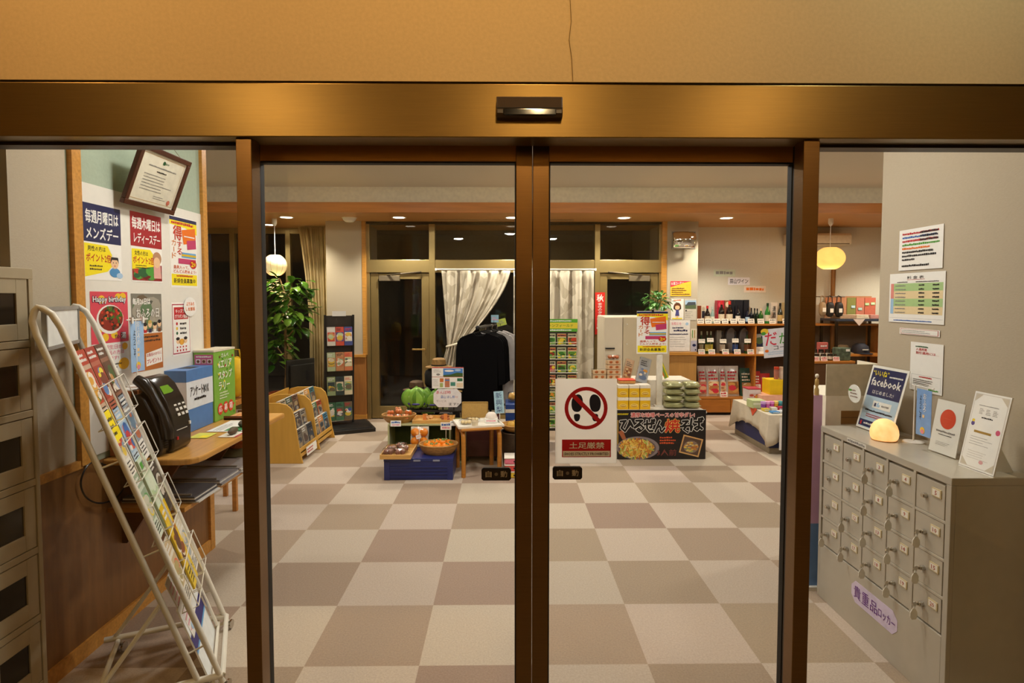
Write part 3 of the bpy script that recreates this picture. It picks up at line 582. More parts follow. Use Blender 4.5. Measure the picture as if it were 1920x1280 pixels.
MB().tube([(0, 1.36, -.01), (RW, 1.36, -.01)], .006, STEELW).build('crossbar', t, smooth=True)
for x in (0, RW): MB().tube([(x, 0, 0), (x, 0, -DEP)], .008, STEELW).build('foot_spacer', t, smooth=True)
MB().tube([(RW-.05, .03, -.03), (RW-.05, .32, -.03), (RW-.05, .35, -.03)], .007, STEELW).tube([(.0, .02, -.03), (RW, .02, -.03)], .007, STEELW).build('inner_rail', t, smooth=True)
# top sign plate and lower board
MS = RM.inverted() @ frame(RM @ Vector((.03, RL-.012, -.03))-Vector((0, 0, .137)), RM.to_3x3() @ Vector((1, 0, 0)), (0, 0, 1))
MB(MS).box(0, RW-.05, 0, .135, -.003, .003, mat('#e9eae6', .4)).build('sign_plate', t)
GF = mat('#9c9a94', .4, .3); g = MB(MS)
for a in [(-.01, RW-.04, -.012, .002), (-.01, RW-.04, .132, .146), (-.01, .002, -.012, .146), (RW-.052, RW-.04, -.012, .146)]: g.box(a[0], a[1], a[2], a[3], -.008, .008, GF)
g.build('sign_frame', t)
s = Sheet(RW-.08, .34, PAPER, .006); s.rect(0, 0, s.w, s.h, mat('#e9ecec', .4), .5); s.rect(0, .14, s.w, .07, ink('#2a2470'), 1); s.rect(0, .13, s.w, .012, ink('#5fa3d6'), 1.2)
s.make('lower_board', frame((.03, .01, -.045), (1, 0, 0), (0, 1, 0)), t)['label'] = 'white lower board with a navy stripe'
# base in world space turned to local
inv = RM.inverted(); L_ = lambda p: inv @ Vector(p)
bd = Vector((-.435, -.193, 0))
for nm, e in (('near', N0), ('far', F0)):
    MB().tube([L_(e+Vector((0, 0, .03))), L_(e+bd*1.03+Vector((0, 0, .03)))], .013, STEELW, 10).build('base_bar', t, smooth=True)
MB().tube([L_(N0+Vector((0, 0, .03))), L_(F0+Vector((0, 0, .03)))], .0105, STEELW).build('front_bar', t, smooth=True)
MB().tube([L_(N0+bd*.92+Vector((0, 0, .02))), L_(F0+bd*.92+Vector((0, 0, .02)))], .0105, STEELW).build('rear_bar', t, smooth=True)
p = RM @ Vector((.0, .42, -DEP)); MB().tube([inv @ p, L_(N0+bd*.95+Vector((0, .0, .03)))], .009, STEELW).build('stay', t, smooth=True)
p = RM @ Vector((RW, .42, -DEP)); MB().tube([inv @ p, L_(F0+bd*.95+Vector((0, .0, .03)))], .009, STEELW).build('stay', t, smooth=True)
for e in (N0, F0, N0+bd*.92, F0+bd*.92):
    q = Vector((e.x, e.y, 0)); c = MB()
    for k in (-.012, .012): c.tube([L_(q+Vector((k-.004, .02, .022))), L_(q+Vector((k+.004, .02, .022)))], .0215, CHROME, 14)
    c.tube([L_(q+Vector((0, .0, .075))), L_(q+Vector((0, .012, .035)))], .007, CHROME, 8)
    c.build('caster', t, smooth=True)
# wire pockets
TIERS = [(1.13, 3), (.9, 3), (.64, 3), (.34, 3)]
for v0, n in TIERS:
    g = MB(); cwid = RW/n
    for k in range(n):
        a, b = k*cwid+.008, (k+1)*cwid-.008
        g.tube([(a, v0+.15, 0), (a, v0+.15, .028), (a, v0, .03), (b, v0, .03), (b, v0+.15, .028), (b, v0+.15, 0)], .0022, STEELW, 5)
        g.tube([(a, v0, .03), (a, v0, -.03), (b, v0, -.03), (b, v0, .03)], .0022, STEELW, 5)
    g.tube([(0, v0+.15, .026), (RW, v0+.15, .026)], .0022, STEELW, 5)
    g.build('wire_pocket', t)
# brochures
def brochure(v0, k, n, w_, h_, cols, label, tilt=0, n0=.0, th=.008, title=None, dashc=INKBLACK, pic=True, extra=None):
    w_ *= 1.27; s = Sheet(w_, h_, mat(cols[0], .4), th)
    if pic: s.photo(.006, h_*.28, w_-.012, h_*.46, [ink(c) for c in cols[1:]], 14, 1, len(label)*7+k, .22)
    s.rect(0, h_*.8, w_, h_*.2, ink(cols[1]), 1); s.dashes(w_*.08, h_*.83, w_*.84, h_*.13, 2, WHITE if title is None else dashc, 2, k+3, .6); s.dashes(w_*.08, h_*.05, w_*.84, h_*.2, 4, dashc, 2, k+7, .45)
    if extra: extra(s)
    cw = RW/n; M = RM @ frame((k*cw+(cw-w_)/2, v0+.006, n0), (1, 0, 0), (0, math.cos(tilt), math.sin(tilt)))
    o = s.make('brochure', M); tag(o, label, 'brochure', 'brochures in the white rack')
tierA = [('#c8a890', '#b5402c', '#e8dccb', '#4d6a2c', '#d8a03c', '#8a3a28'), ('#b5604a', '#a83a2a', '#5f87c0', '#e6d23c', '#7a3a28', '#e9dfd0'), ('#8a5a44', '#5a3828', '#c08a4c', '#3f5a2a', '#e4d8c8', '#97a4c0')]
for k, (c, l) in enumerate(zip(tierA, ['pale leaflet with a red top in the top pocket nearest the shoe locker', 'red leaflet with a blue picture in the middle of the top pockets', 'brown food leaflet in the top pocket nearest the poster wall'])):
    brochure(1.13, k, 3, .118, .3, c, l)
def yel(s): s.rect(0, s.h*.55, s.w, s.h*.42, YEL, 3); s.dashes(s.w*.1, s.h*.6, s.w*.8, s.h*.3, 3, INKBLACK, 4, 5, .5)
brochure(.9, 0, 3, .11, .29, ('#e8e4da', '#d8cfc0', '#c04a3a', '#e3c34c', '#8aa0b8'), 'white leaflet with a yellow top in the second pocket from the top', .0, 0, .01, None, INKBLACK, True, yel)
brochure(.9, 1, 3, .112, .27, ('#bfd2e2', '#9fbdd8', '#d85a4a', '#e6e0d4', '#c94040', '#3a6ab0'), 'pale blue and red leaflet in the middle of the second row')
brochure(.9, 2, 3, .105, .3, ('#e9e5de', '#8d99a6', '#d9c9b4', '#b86a4c', '#607a90'), 'thin white leaflet with a grey picture at the far side of the second row')
brochure(.64, 0, 3, .11, .27, ('#cfd9c6', '#98a890', '#c9c4b0', '#5f9a5a', '#e4c83c'), 'dull green leaflet at the near side of the third row', .0)
def grn(s): s.rect(s.w*.1, s.h*.86, s.w*.28, s.h*.09, GREEN, 3); s.dashes(s.w*.45, s.h*.84, s.w*.4, s.h*.1, 1, GREYI, 3, 3)
brochure(.64, 1, 3, .118, .3, ('#c3d2b4', '#cfdcc4', '#b3c89a', '#a9c2a6', '#d4dcc4'), 'tall pale green map leaflet in the middle of the third row', .0, .006, .01, 1, GREYI, True, grn)
brochure(.64, 2, 3, .1, .24, ('#54493f', '#3a322c', '#8d8478', '#c9c0b2', '#6e5a48'), 'dark leaflet with small pictures at the far side of the third row')
brochure(.34, 0, 3, .11, .27, ('#e3dccc', '#c9b18a', '#b0a06c', '#d86a4a', '#e9e2d2'), 'beige leaflet at the near side of the bottom pockets')
brochure(.34, 1, 3, .116, .38, ('#e8c62c', '#e2b91c', '#8a4a2c', '#e6dccb', '#b5702c', '#5f3a22'), 'yellow and brown leaflet in the middle of the bottom pockets', .0, .008)
brochure(.34, 2, 3, .11, .25, ('#e2ded4', '#d8cfb8', '#e6c62c', '#9aa6b0', '#cfc4b0'), 'white leaflet with yellow edges at the far side of the bottom pockets')
p = RM @ Vector((.05, .2, -.045))
s = Sheet(.13, .26, mat('#ebe6e0', .5), .004); s.dashes(.01, .02, .11, .22, 9, PINK, 1, 4, .4); s.ell(.06, .03, .03, .015, LBLUE, 2)
tag(s.make('loose_leaflet', RM @ frame((.06, .2, -.04), (1, 0, 0), (0, 1, -.05))), 'white leaflet with pink print slipping out behind the bottom pockets', 'leaflet')
# ================================================================== SHELF UNDER THE POSTERS
SZ = .85; SX = -1.447
t = thing('wall_counter', (XL, 2.7, SZ), 'oak wall counter under the posters carrying the phone and boxes', 'counter')
pl = [(.005, 0), (.36, 0), (.405, .012), (.43, .045), (.438, .09), (.438, 1.1), (.005, 1.1)]
MB().prism(pl, -.032, -.001, wood('#c8924a', 5, (12, 1, 1), .12, .3), 'z').build('top', t, bevel=.008)
MB().box(.005, .37, .02, .8, -.262, -.24, OAK).build('lower_shelf', t, bevel=.003)
for y in (.12, .72): MB().prism([(.005, -.03), (.3, -.03), (.3, -.05), (.03, -.45), (.005, -.45)], y, y+.022, wood('#6b4220', 5), 'y').build('bracket', t)
# magazines on the lower shelf
for k, (y, c, l) in enumerate([(.08, '#55545a', 'dark newspaper file on the lower shelf nearest the rack'), (.33, '#8d8a90', 'grey newspaper file in the middle of the lower shelf'), (.56, '#b5b0b0', 'pale newspaper file on the lower shelf nearest the wall end')]):
    b = MB(); rnd = random.Random(k)
    for j in range(4): b.box(.03+.004*j, .385-.006*j+rnd.uniform(0, .02), y+rnd.uniform(0, .01), y+.22, .0005+.008*j, .0075+.008*j, mat(['#d6d2cc', c, '#e0dcd6', c][j], .7))
    o = thing('newspaper_file', (XL, 2.7, SZ-.24), l, 'newspaper', 'newspaper files on the lower shelf'); b.build('pages', o)
    MB().tube([(.08, y+.02, .036), (.36, y+.02, .036)], .006, mat('#b9b4aa', .3, .6)).build('holder', o)
o = thing('paper_bag', (XL, 2.7, SZ-.24), 'crumpled brown and green bag lying on the lower shelf by the wall end', 'bag')
MB().lump((.2, .9, -.0+.04), (.15, .13, .05), mat('#5e5a3c', .6, 0, .4, 9), 16, .08, 3).lump((.24, .87, .08), (.07, .05, .03), mat('#b5602c', .6), 12, .08, 5).build('bag', o, smooth=True)
# wooden box on the wall behind the phone
t = thing('wooden_box', (XL+.008, 2.745, SZ), 'orange brown wooden box standing against the wall behind the black phone', 'box')
BX = wood('#b56a3c', 5, (8, 8, 1), .1)
MB().box(0, .11, 0, .27, 0, .3, BX).build('body', t, bevel=.006); MB().box(-.0, .113, -.003, .273, .285, .31, BX).build('lid', t, bevel=.004)
s = Sheet(.085, .09, PAPER, .004); s.dashes(.01, .01, .065, .07, 6, GREYI, 1, 3, .3)
tag(s.make('paper_pad', frame((XL+.115, 2.752, SZ+.3155), (0, 1, 0), (-1, 0, 0))), 'white paper pad lying on the wooden box by the phone', 'paper pad')
# pay phone
t = thing('phone', (-1.762, 2.735, SZ), 'black push button counter phone with a green display and handset', 'phone')
PB = mat('#1c1817', .22, 0, .1, 30); W = .225
side = [(.0, 0), (.14, 0), (.158, .02), (.16, .11), (.15, .17), (.125, .25), (.085, .325), (.045, .365), (.0, .37), (-.0, .34), (.02, .2), (.0, .1)]
MB().prism(side, .065, W, PB, 'y').build('body', t, bevel=.01, smooth=True)
MB().prism([(.0, 0), (.125, 0), (.14, .03), (.135, .1), (.1, .2), (.06, .28), (.02, .3), (0, .28), (.015, .15)], 0, .066, PB, 'y').build('cradle', t, bevel=.008)
hs = MB(); hp = [(.15, .03, .08), (.15, .03, .12), (.128, .03, .2), (.085, .03, .29), (.045, .03, .345), (.01, .03, .365)]
hs.tube(hp, [.027, .03, .021, .021, .03, .024], PB, 12).build('handset', t, smooth=True)
# face frame
M = frame((.153, .065, .155), (0, 1, 0), (-.07, 0, .175)); sl = (M.to_3x3() @ Vector((0, 0, 1)))
k = MB(M)
for r in range(4):
    for c in range(3): k.box(.055+c*.035, .055+c*.035+.021, .015+r*.026, .015+r*.026+.014, -.002, .0075, mat('#d9d5cc', .4))
k.build('key', t)['label'] = 'pale square push buttons'
M2 = frame((.1, .065, .293), (0, 1, 0), (-.065, 0, .066))
MB(M2).box(.02, .085, -.01, .03, -.012, .012, lampmat('lcd', (.33, .6, .05), .55)).build('display', t)['label'] = 'glowing green display'
MB(M2).box(.01, .16, .045, .075, -.01, .004, mat('#2a2523', .3)).box(.02, .035, .05, .056, 0, .006, WHITE).box(.05, .065, .05, .056, 0, .006, WHITE).box(.02, .035, .065, .071, 0, .006, WHITE).build('slot_panel', t)
MB().box(.157, .163, .09, .18, .105, .108, mat('#c9c4ba', .4)).box(.157, .1645, .2, .212, .115, .13, WHITE).box(.156, .164, .09, .1, .06, .075, RED).build('label_strip', t)
co = MB(); co.tube([(.135+.012*math.cos(i*.9), .03+.012*math.sin(i*.9), .035+.003*i*.55) for i in range(70)], .004, PB, 5).build('coiled_cord', t, smooth=True)
pc = [onx(240, 790, XL+.03), onx(215, 868, XL+.02), onx(172, 866, XL+.02), onx(152, 900, XL+.02), onx(160, 930, XL+.02), onx(185, 943, XL+.02), onx(215, 935, XL+.03), onx(232, 915, XL+.03)]
def smoothpath(p, n=6):
    o = []
    for i in range(len(p)-1):
        a, b, c, d = p[max(i-1, 0)], p[i], p[i+1], p[min(i+2, len(p)-1)]
        for k in range(n):
            u = k/n; o.append(.5*((2*b)+(c-a)*u+(2*a-5*b+4*c-d)*u*u+(3*b-a-3*c+d)*u**3))
    return o+[p[-1]]
tag(MB().tube(smoothpath(pc), .004, BLACKP, 6).build('cable', smooth=True), 'thin black cable looping down the wainscot behind the rack', 'cable')
# blue questionnaire box
t = thing('ballot_box', (-1.883, 3.21, SZ), 'blue questionnaire box with a white label and a slot in the lid', 'box')
BB = mat('#4f7cb8', .45); bw, bd_, bh = .122, .285, .35
MB().box(0, bw, 0, bd_, 0, .285, BB).build('body', t, bevel=.002)
MB().box(-.0, bw+.002, -.002, bd_+.002, .285, bh, BB).box(.02, bw-.03, .1, .2, bh, bh+.0012, mat('#16202e', .5)).build('lid', t, bevel=.002)
MB().box(-.0, bw+.0015, -.0015, bd_+.0015, .13, .285, mat('#dcdfe6', .5)).build('band', t)
s = Sheet(.27, .15, None); s.text('アンケートBOX', .03, .07, .2, .055, INKBLACK, 2, .03); s.dashes(.07, .04, .13, .018, 1, INKBLACK, 2, 2, .9)
s.make('lettering', RX(bw+.002, .005, .13), t)
# green stamp rally box
t = thing('entry_box', (-1.875, 3.505, SZ), 'tall green stamp rally entry box at the end of the oak counter', 'box')
GB = mat('#7fb043', .5); gw, gd, gh = .12, .27, .425
MB().box(0, gw, 0, gd, 0, gh, GB).build('body', t, bevel=.002); MB().box(-.002, gw+.002, -.002, gd+.002, gh, gh+.012, mat('#d9cfb8', .7)).build('lid', t)
s = Sheet(gd, gh, None)
for k in range(26): r_ = random.Random(k); s.ell(r_.uniform(.02, gd-.02), r_.uniform(.02, gh-.02), .008, .008, [ink('#4d8a2c'), YEL, RED, BROWN, ink('#a8d06a')][k % 5], 1+.02*k, 10)
s.text('さんべ', .09, .385, .09, .025, PAPER, 3, .04)
for j, tx in enumerate(['6エリア', 'スタンプ', 'ラリー']): s.text(tx, .05, .32-.068*j, .17-.03*(j == 2), .05, ink('#eef3e0'), 4, .045)
s.dashes(.06, .125, .15, .05, 3, ink('#e6efd0'), 3, 4, .5)
for j, ch in enumerate('応募箱'): s.ell(.065+.068*j, .07, .032, .036, ink('#d8452c'), 3); s.text(ch, .045+.068*j, .05, .04, .042, WHITE, 4, .03)
s.make('front_print', RX(gw+.001, 0, 0), t)
s = Sheet(.11, .06, ink('#c85a8a'), .001); s.dashes(.01, .042, .09, .012, 1, WHITE, 2, 2, .8)
for k in range(3): s.rect(.008+.034*k, .008, .028, .026, ink(['#e8d8d8', '#d8b0a0', '#e0d0c8'][k]), 2); s.ell(.022+.034*k, .02, .009, .009, BROWN, 3, 10)
s.make('side_print', FY(.006, -.0015, .35), t)
# mini banner on a stand
p = onx(262, 612, -1.78)
t = thing('mini_banner', (-1.80, 2.895, SZ+.3115), 'little sky blue banner on a white stand in front of the bath day poster', 'banner')
MB().lathe([(0, 0), (.045, 0), (.045, .006), (.008, .012), (0, .012)], (-.03, 0, 0), WHITE, 20).build('stand_base', t, smooth=True)
MB().tube([(-.03, -.04+.04, .01), (-.03, 0, .335)], .0035, WHITE).tube([(-.03, -.07, .333), (-.03, .1, .333)], .003, WHITE).build('pole', t, smooth=True)
s = Sheet(.105, .25, mat('#9dc0e8', .6), .001); s.vtext('おふろの', .05, .13, .022, .12, WHITE, 2, .02); s.vtext('ようこそ', .02, .07, .018, .14, INKBLACK, 2, 0); s.ell(.055, .03, .018, .018, ink('#f0c83c'), 2); s.ell(.055, .022, .012, .012, PINK, 3); s.rect(.05, .1, .016, .016, ink('#f0d0a0'), 2); s.rect(.05, .075, .016, .016, ink('#f0d0a0'), 2)
s.make('cloth', frame((-.028, -.045, .075), (0, 1, 0), (0, 0, 1)), t)
for y in (-.035, .05): MB().box(-.034, -.02, y-.006, y+.006, .315, .345, WHITE).build('clip', t)
# papers and stones on the counter
def flat(name, x, y, w, h, z, paper, draw, label, cat, rot=0, th=.001):
    s = Sheet(w, h, paper, th); draw(s); return tag(s.make(name, frame((x, y, z), (math.sin(rot), math.cos(rot), 0), (-math.cos(rot), math.sin(rot), 0))), label, cat)
def form(s): s.rect(.02, s.h*.12, s.w*.35, s.h*.45, ink('#3f8a52'), 1); s.rect(s.w*.55, s.h*.12, s.w*.35, s.h*.4, ink('#3f8a52'), 1); s.dashes(.02, s.h*.65, s.w*.8, s.h*.25, 3, GREYI, 1, 4, .4)
flat('paper_form', -1.47, 3.25, .3, .21, SZ+.0025, PAPER, form, 'green and white form held down by a stone on the counter', 'paper')
flat('paper_slip', -1.452, 3.12, .15, .1, SZ+.0025, mat('#e9e0d0', .5), lambda s: s.rect(.0, .0, s.w, s.h*.12, RED, 1), 'small cream slip with a red edge at the rounded front of the counter', 'paper')
flat('envelope', -1.6, 3.1, .12, .1, SZ+.0025, mat('#d9d65a', .5), lambda s: s.rect(.01, .01, .05, .04, YEL, 1), 'yellow card tucked beside the phone', 'card')
for k, (x, y, z, r, l) in enumerate([(-1.5, 3.19, .0215, (.018, .05, .02), 'long brown stone lying on the cream slip'), (-1.53, 3.37, .0215, (.02, .032, .02), 'round brown stone on the green and white form'), (-1.5, 3.6, .0215, (.02, .03, .02), 'grey stone at the far end of the counter')]):
    tag(MB().lump((x, y, SZ+z), r, mat(['#5a4c38', '#544a3c', '#6d675c'][k], .6, 0, .2, 30), 14, .03, k).build('stone', smooth=True), l, 'stone', 'stones weighing down papers')
t = thing('pen_tray', (-1.74, 3.58, SZ), 'brown wooden tray with papers in front of the green box', 'tray')
MB().box(0, .2, 0, .2, 0, .008, BEECH).box(0, .2, 0, .008, 0, .022, BROWN).box(0, .2, .192, .2, 0, .022, BROWN).box(.192, .2, 0, .2, 0, .022, BROWN).build('tray', t)
s = Sheet(.17, .17, mat('#d8a878', .5)); s.dashes(.01, .02, .15, .13, 4, ORNG, 1, 3, .5); s.make('cards', frame((.185, .015, .012), (0, 1, 0), (-1, 0, 0)), t)
# yellow bag and black box beyond the counter (seen past the green box)
t = thing('reading_desk', (-2.3, 4.3, 0), 'low wooden stand beyond the poster wall holding the yellow bag', 'stand')
MB().box(0, .3, 0, .4, .8, .84, BEECH).build('top', t, bevel=.004)
for x in (.02, .25):
    for y in (.02, .35): MB().box(x, x+.03, y, y+.03, 0, .8, BEECH).build('leg', t)
t = thing('yellow_bag', (-2.05, 4.42, .842), 'bright yellow bag beyond the end of the counter', 'bag')
MB().lump((0, 0, .16), (.1, .09, .155), mat('#e6b81c', .5), 16, .05, 3).build('bag', t, smooth=True); MB().tube([(-.04, 0, .3), (-.03, 0, .37), (.03, 0, .37), (.04, 0, .3)], .006, mat('#caa018', .5)).build('handle', t)
# ================================================================== VALUABLES LOCKER
LX0, LY0, LY1, LH = 1.69, 2.148, 3.06, .92
t = thing('valuables_locker', (LX0, LY0, 0), 'low grey steel coin locker with twenty numbered doors and hanging keys', 'locker')
LW = LY1-LY0; LD = XR-LX0-.006
b = MB().box(.018, LD, 0, LW, 0, LH-.03, LOCKGREY).box(-.0, LD, 0, LW, LH-.03, LH, LOCKGREY)
b.box(0, .018, 0, .026, 0, LH-.03, LOCKGREY).box(0, .018, LW-.022, LW, 0, LH-.03, LOCKGREY).box(0, .018, .026, LW-.022, 0, .29, LOCKGREY)
cw = (LW-.05)/5; rh = .149
for k in range(1, 5): b.box(0.0, .018, .026+k*cw-.008, .026+k*cw+.008, .29, LH-.03, LOCKGREY)
for k in range(1, 4): b.box(0.001, .018, .026, LW-.022, .29+k*rh-.006, .29+k*rh+.006, LOCKGREY)
b.build('body', t, bevel=.002)
nokey = {1, 2, 5, 6, 7, 11}
PLATE = mat('#d9c9a0', .35, .3); KEYM = mat('#cfc8ba', .25, .9); KTAG = mat('#e3ded2', .35)
for n in range(1, 21):
    r, c = (n-1)//5, (n-1) % 5
    y1 = LW-.024-c*cw-.009; y0 = y1-cw+.018; z1 = LH-.034-r*rh-.007 if r == 0 else .29+(4-r)*rh-.007; z0 = .29+(3-r)*rh+.007
    d = MB().box(.003, .015, y0, y1, z0, z1, LOCKGREY).build('door', t, bevel=.0015); d['label'] = 'locker door number %d' % n
    # number plate towards the camera end, lock on the far side
    py0 = y0+.016; pz0 = z1-.058
    MB().box(-.001, .004, py0, py0+.05, pz0, pz0+.034, PLATE).build('plate_frame', d, bevel=.001)
    s = Sheet(.04, .025, mat('#f0eadc', .5), .0005); tx = str(n); wq = .005 if n == 1 else .011 if n < 10 else .014 if n == 11 else .021; s.text(tx, .02-wq/2, .004, wq, .017, ink('#b03a2c'), 1, .02)
    s.make('number_plate', LX(-.0016, py0+.045, pz0+.0045), d)
    ly, lz = y0+.098, z1-.07
    MB().tube([(.003, ly, lz), (-.012, ly, lz)], .0105, CHROME, 14).tube([(-.012, ly, lz), (-.016, ly, lz)], .0075, KEYM, 12).build('lock', d, smooth=True)
    if n not in nokey:
        k = MB().box(-.026, -.013, ly-.0012, ly+.0012, lz-.005, lz+.005, KEYM).prism([(-.026, lz-.011), (-.036, lz-.007), (-.036, lz+.007), (-.026, lz+.011), (-.022, lz)], ly-.0014, ly+.0014, KEYM, 'y')
        rr = [(-.032+.006*math.cos(a*.63), ly+.003, lz-.014+.012*math.sin(a*.63)) for a in range(10)]
        k.tube(rr, .0012, KEYM, 5, True)
        tp = [(-.03+x*.95, z+.004) for x, z in [(-.004, -.022), (.004, -.022), (.015, -.04), (.016, -.058), (.009, -.07), (-.009, -.07), (-.016, -.058), (-.015, -.04)]]
        k.prism([(x, lz+z) for x, z in tp], ly+.001, ly+.0045, KTAG, 'y')
        k.build('key', d)
s = Sheet(.33, .105, None); W, H = s.w, s.h
pp = [(.03, 0), (.3, 0), (.33, .03), (.33, .075), (.3, .105), (.03, .105), (0, .075), (0, .03)]
s.prism(pp, -.001, 0, mat('#d9cbe6', .5), 'z'); PU = ink('#6a2f8a')
for j, ch in enumerate('貴重品'): s.text(ch, .022+.062*j, .025, .052, .06-.006*(j == 2), PU, 2, .01)
s.text('ロッカー', .205, .028, .112, .042, PU, 2, .01)
s.make('name_label', LX(-.0014, LW-.31, .135), t)['label'] = 'lavender label with purple handwriting'
s = Sheet(.15, .02, mat('#e6e0d4', .5), .0006); s.dashes(.005, .003, .14, .014, 1, GREYI, 1, 2, .9); s.make('edge_label', LX(-.0008, LW-.24, LH-.026), t)
# ------------------------------------------------------------------ stands on the locker
def tilted(name, y1, y0, z, h, tilt, paper, draw, label, cat, xb, acr=True, th=.003):
    """Board facing the corridor (-X), leaning back; y1 far end, y0 near end."""
    t = thing(name, (xb, y1, z), label, cat); W = y1-y0
    M = frame((0, 0, .006), (0, -1, 0), (math.sin(tilt), 0, math.cos(tilt)))
    s = Sheet(W, h, paper, th); draw(s, W, h); s.make('print', M, t)
    if acr:
        MB(M).box(-.004, W+.004, -.005, h+.006, .0025, .0045, ACRYL).build('cover', t)
    hb_ = h*math.cos(tilt)*.55; xq = hb_*math.tan(tilt)
    MB().prism([(.0+.006, 0), (.09+h*.15, 0), (.09+h*.15, .004), (xq+.012, hb_), (xq+.007, hb_)], -W*.6, -W*.4, ACRYL if acr else PAPER, 'y').build('easel', t)
    MB().box(-.03 if acr else .0, .06+h*.1, -W, 0, 0, .003, ACRYL if acr else PAPER).build('foot', t)
    return t
def fb(s, W, H):
    s.rect(W*.05, H*.52, W*.9, H*.44, ink('#1d2456'), 1); s.rect(W*.05, H*.03, W*.9, H*.49, ink('#b3cbe0'), 1); s.rect(W*.05, H*.04, W*.9, H*.1, ink('#1d2456'), 2)
    s.text('“いいね”', W*.08, H*.84, W*.44, H*.09, YEL, 3, .03); s.dashes(W*.55, H*.84, W*.36, H*.03, 1, WHITE, 3, 3, .8); s.text('facebook', W*.1, H*.69, W*.8, H*.12, WHITE, 3, .045); s.text('はじめました!', W*.2, H*.56, W*.58, H*.06, WHITE, 3, .01)
    s.rect(W*.3, H*.35, W*.5, H*.11, WHITE, 3); s.rect(W*.35, H*.375, W*.05, H*.055, ink('#1d2456'), 4); s.poly([(W*.41, H*.375), (W*.41, H*.415), (W*.45, H*.45), (W*.47, H*.44), (W*.46, H*.415), (W*.51, H*.412), (W*.5, H*.375)], LBLUE, 4); s.dashes(W*.55, H*.385, W*.2, H*.035, 1, GREYI, 4, 3, .9)
    s.dashes(W*.14, H*.28, W*.74, H*.035, 1, INKBLACK, 3, 5, .8); s.dashes(W*.2, H*.19, W*.6, H*.06, 2, RED, 3, 6, .5); s.dashes(W*.2, H*.065, W*.5, H*.05, 1, WHITE, 4, 4, .6); s.rect(W*.1, H*.055, W*.04, H*.06, RED, 4)
tilted('sign_stand', 3.03, 2.75, LH, .335, .25, PAPER, fb, 'navy and pale blue sign in a clear stand at the far locker end', 'sign', 1.86)
t = thing('round_badge', (1.835, 3.035, LH+.13), 'small round white badge clipped to the side of the navy sign stand', 'badge')
s = Sheet(.11, .1, None); n = 20; s.prism([(.055+.055*math.cos(6.283*i/n), .05+.048*math.sin(6.283*i/n)) for i in range(n)], -.002, 0, mat('#e6e6de', .4), 'z'); s.dashes(.02, .025, .07, .05, 3, BROWN, 1, 3, .4); s.rect(.005, .06, .025, .01, GREEN, 2)
s.make('badge', LX(0, .03, 0), t); MB().tube([(.002, .005, .04), (.03, -.01, .04), (.04, -.012, .03)], .002, CHROME).build('clip', t)
# solid glowing dome in place of the pendant's reflection in the acrylic
p = onz(1668, 816, LH)
t = thing('lamp_reflection', (1.82, 2.74, LH), 'small glowing dome imitating a pendant lamp reflection before the navy sign', 'reflection')
def glow():
    m = bpy.data.materials.new('reflection_glow'); m.use_nodes = True; nt = m.node_tree; N, L = nt.nodes, nt.links
    b = N['Principled BSDF']; b.inputs['Base Color'].default_value = C('#f0b070')+(1,); b.inputs['Roughness'].default_value = .6
    tc = N.new('ShaderNodeTexCoord'); no = N.new('ShaderNodeTexNoise'); no.inputs['Scale'].default_value = 22; L.new(tc.outputs['Object'], no.inputs['Vector'])
    r = N.new('ShaderNodeValToRGB'); r.color_ramp.elements[0].color = C('#e8923c')+(1,); r.color_ramp.elements[1].color = C('#ffe0a0')+(1,); L.new(no.outputs['Fac'], r.inputs[0])
    L.new(r.outputs[0], b.inputs['Emission Color']); b.inputs['Emission Strength'].default_value = 1.15; return m
MB().lathe([(.0, .0), (.05, 0), (.058, .012), (.061, .03), (.059, .05), (.053, .068), (.043, .083), (.03, .094), (.015, .1), (0, .102)], (0, 0, .002), glow(), 28).build('dome', t, smooth=True)
MB().lathe([(0, 0), (.054, 0), (.054, .004), (0, .004)], (0, 0, 0), OAK, 20).build('base', t)
# mini banner
t = thing('mini_banner', (1.93, 2.695, LH), 'little blue banner on a round white base standing on the locker', 'banner')
MB().lathe([(0, 0), (.045, 0), (.045, .005), (.01, .01), (0, .01)], (0, 0, 0), WHITE, 24).build('stand_base', t, smooth=True)
MB().tube([(0, 0, .005), (0, 0, .275)], .0035, WHITE).tube([(0, .02, .272), (0, -.12, .272)], .0028, WHITE).build('pole', t, smooth=True)
s = Sheet(.095, .215, mat('#7ea6dc', .5), .001); s.vtext('おふろ', .043, .11, .02, .09, WHITE, 2, .02); s.vtext('ようこそ', .02, .07, .014, .12, INKBLACK, 2, 0); s.ell(.043, .025, .015, .016, ink('#f0c83c'), 2); s.ell(.043, .02, .01, .01, PINK, 3); s.rect(.04, .085, .014, .014, ink('#f0d0a0'), 2)
s.make('cloth', LX(-.001, -.015, .045), t)
def redc(s, W, H):
    s.ell(W*.5, H*.66, W*.28, W*.28, ink('#dc4a2c'), 1, 36); s.dashes(W*.36, H*.65, W*.28, H*.03, 1, SALMON, 2, 3, .4); s.dashes(W*.16, H*.39, W*.68, H*.04, 1, GREYI, 2, 11, .9); s.dashes(W*.26, H*.34, W*.48, H*.02, 1, INKBLACK, 2, 2, .8); s.dashes(W*.22, H*.14, W*.56, H*.08, 3, GREYI, 2, 6, .35)
tilted('sign_stand', 2.55, 2.395, LH, .23, .16, PAPER, redc, 'white card with a big red dot in a clear stand beside the little banner', 'sign', 1.895)
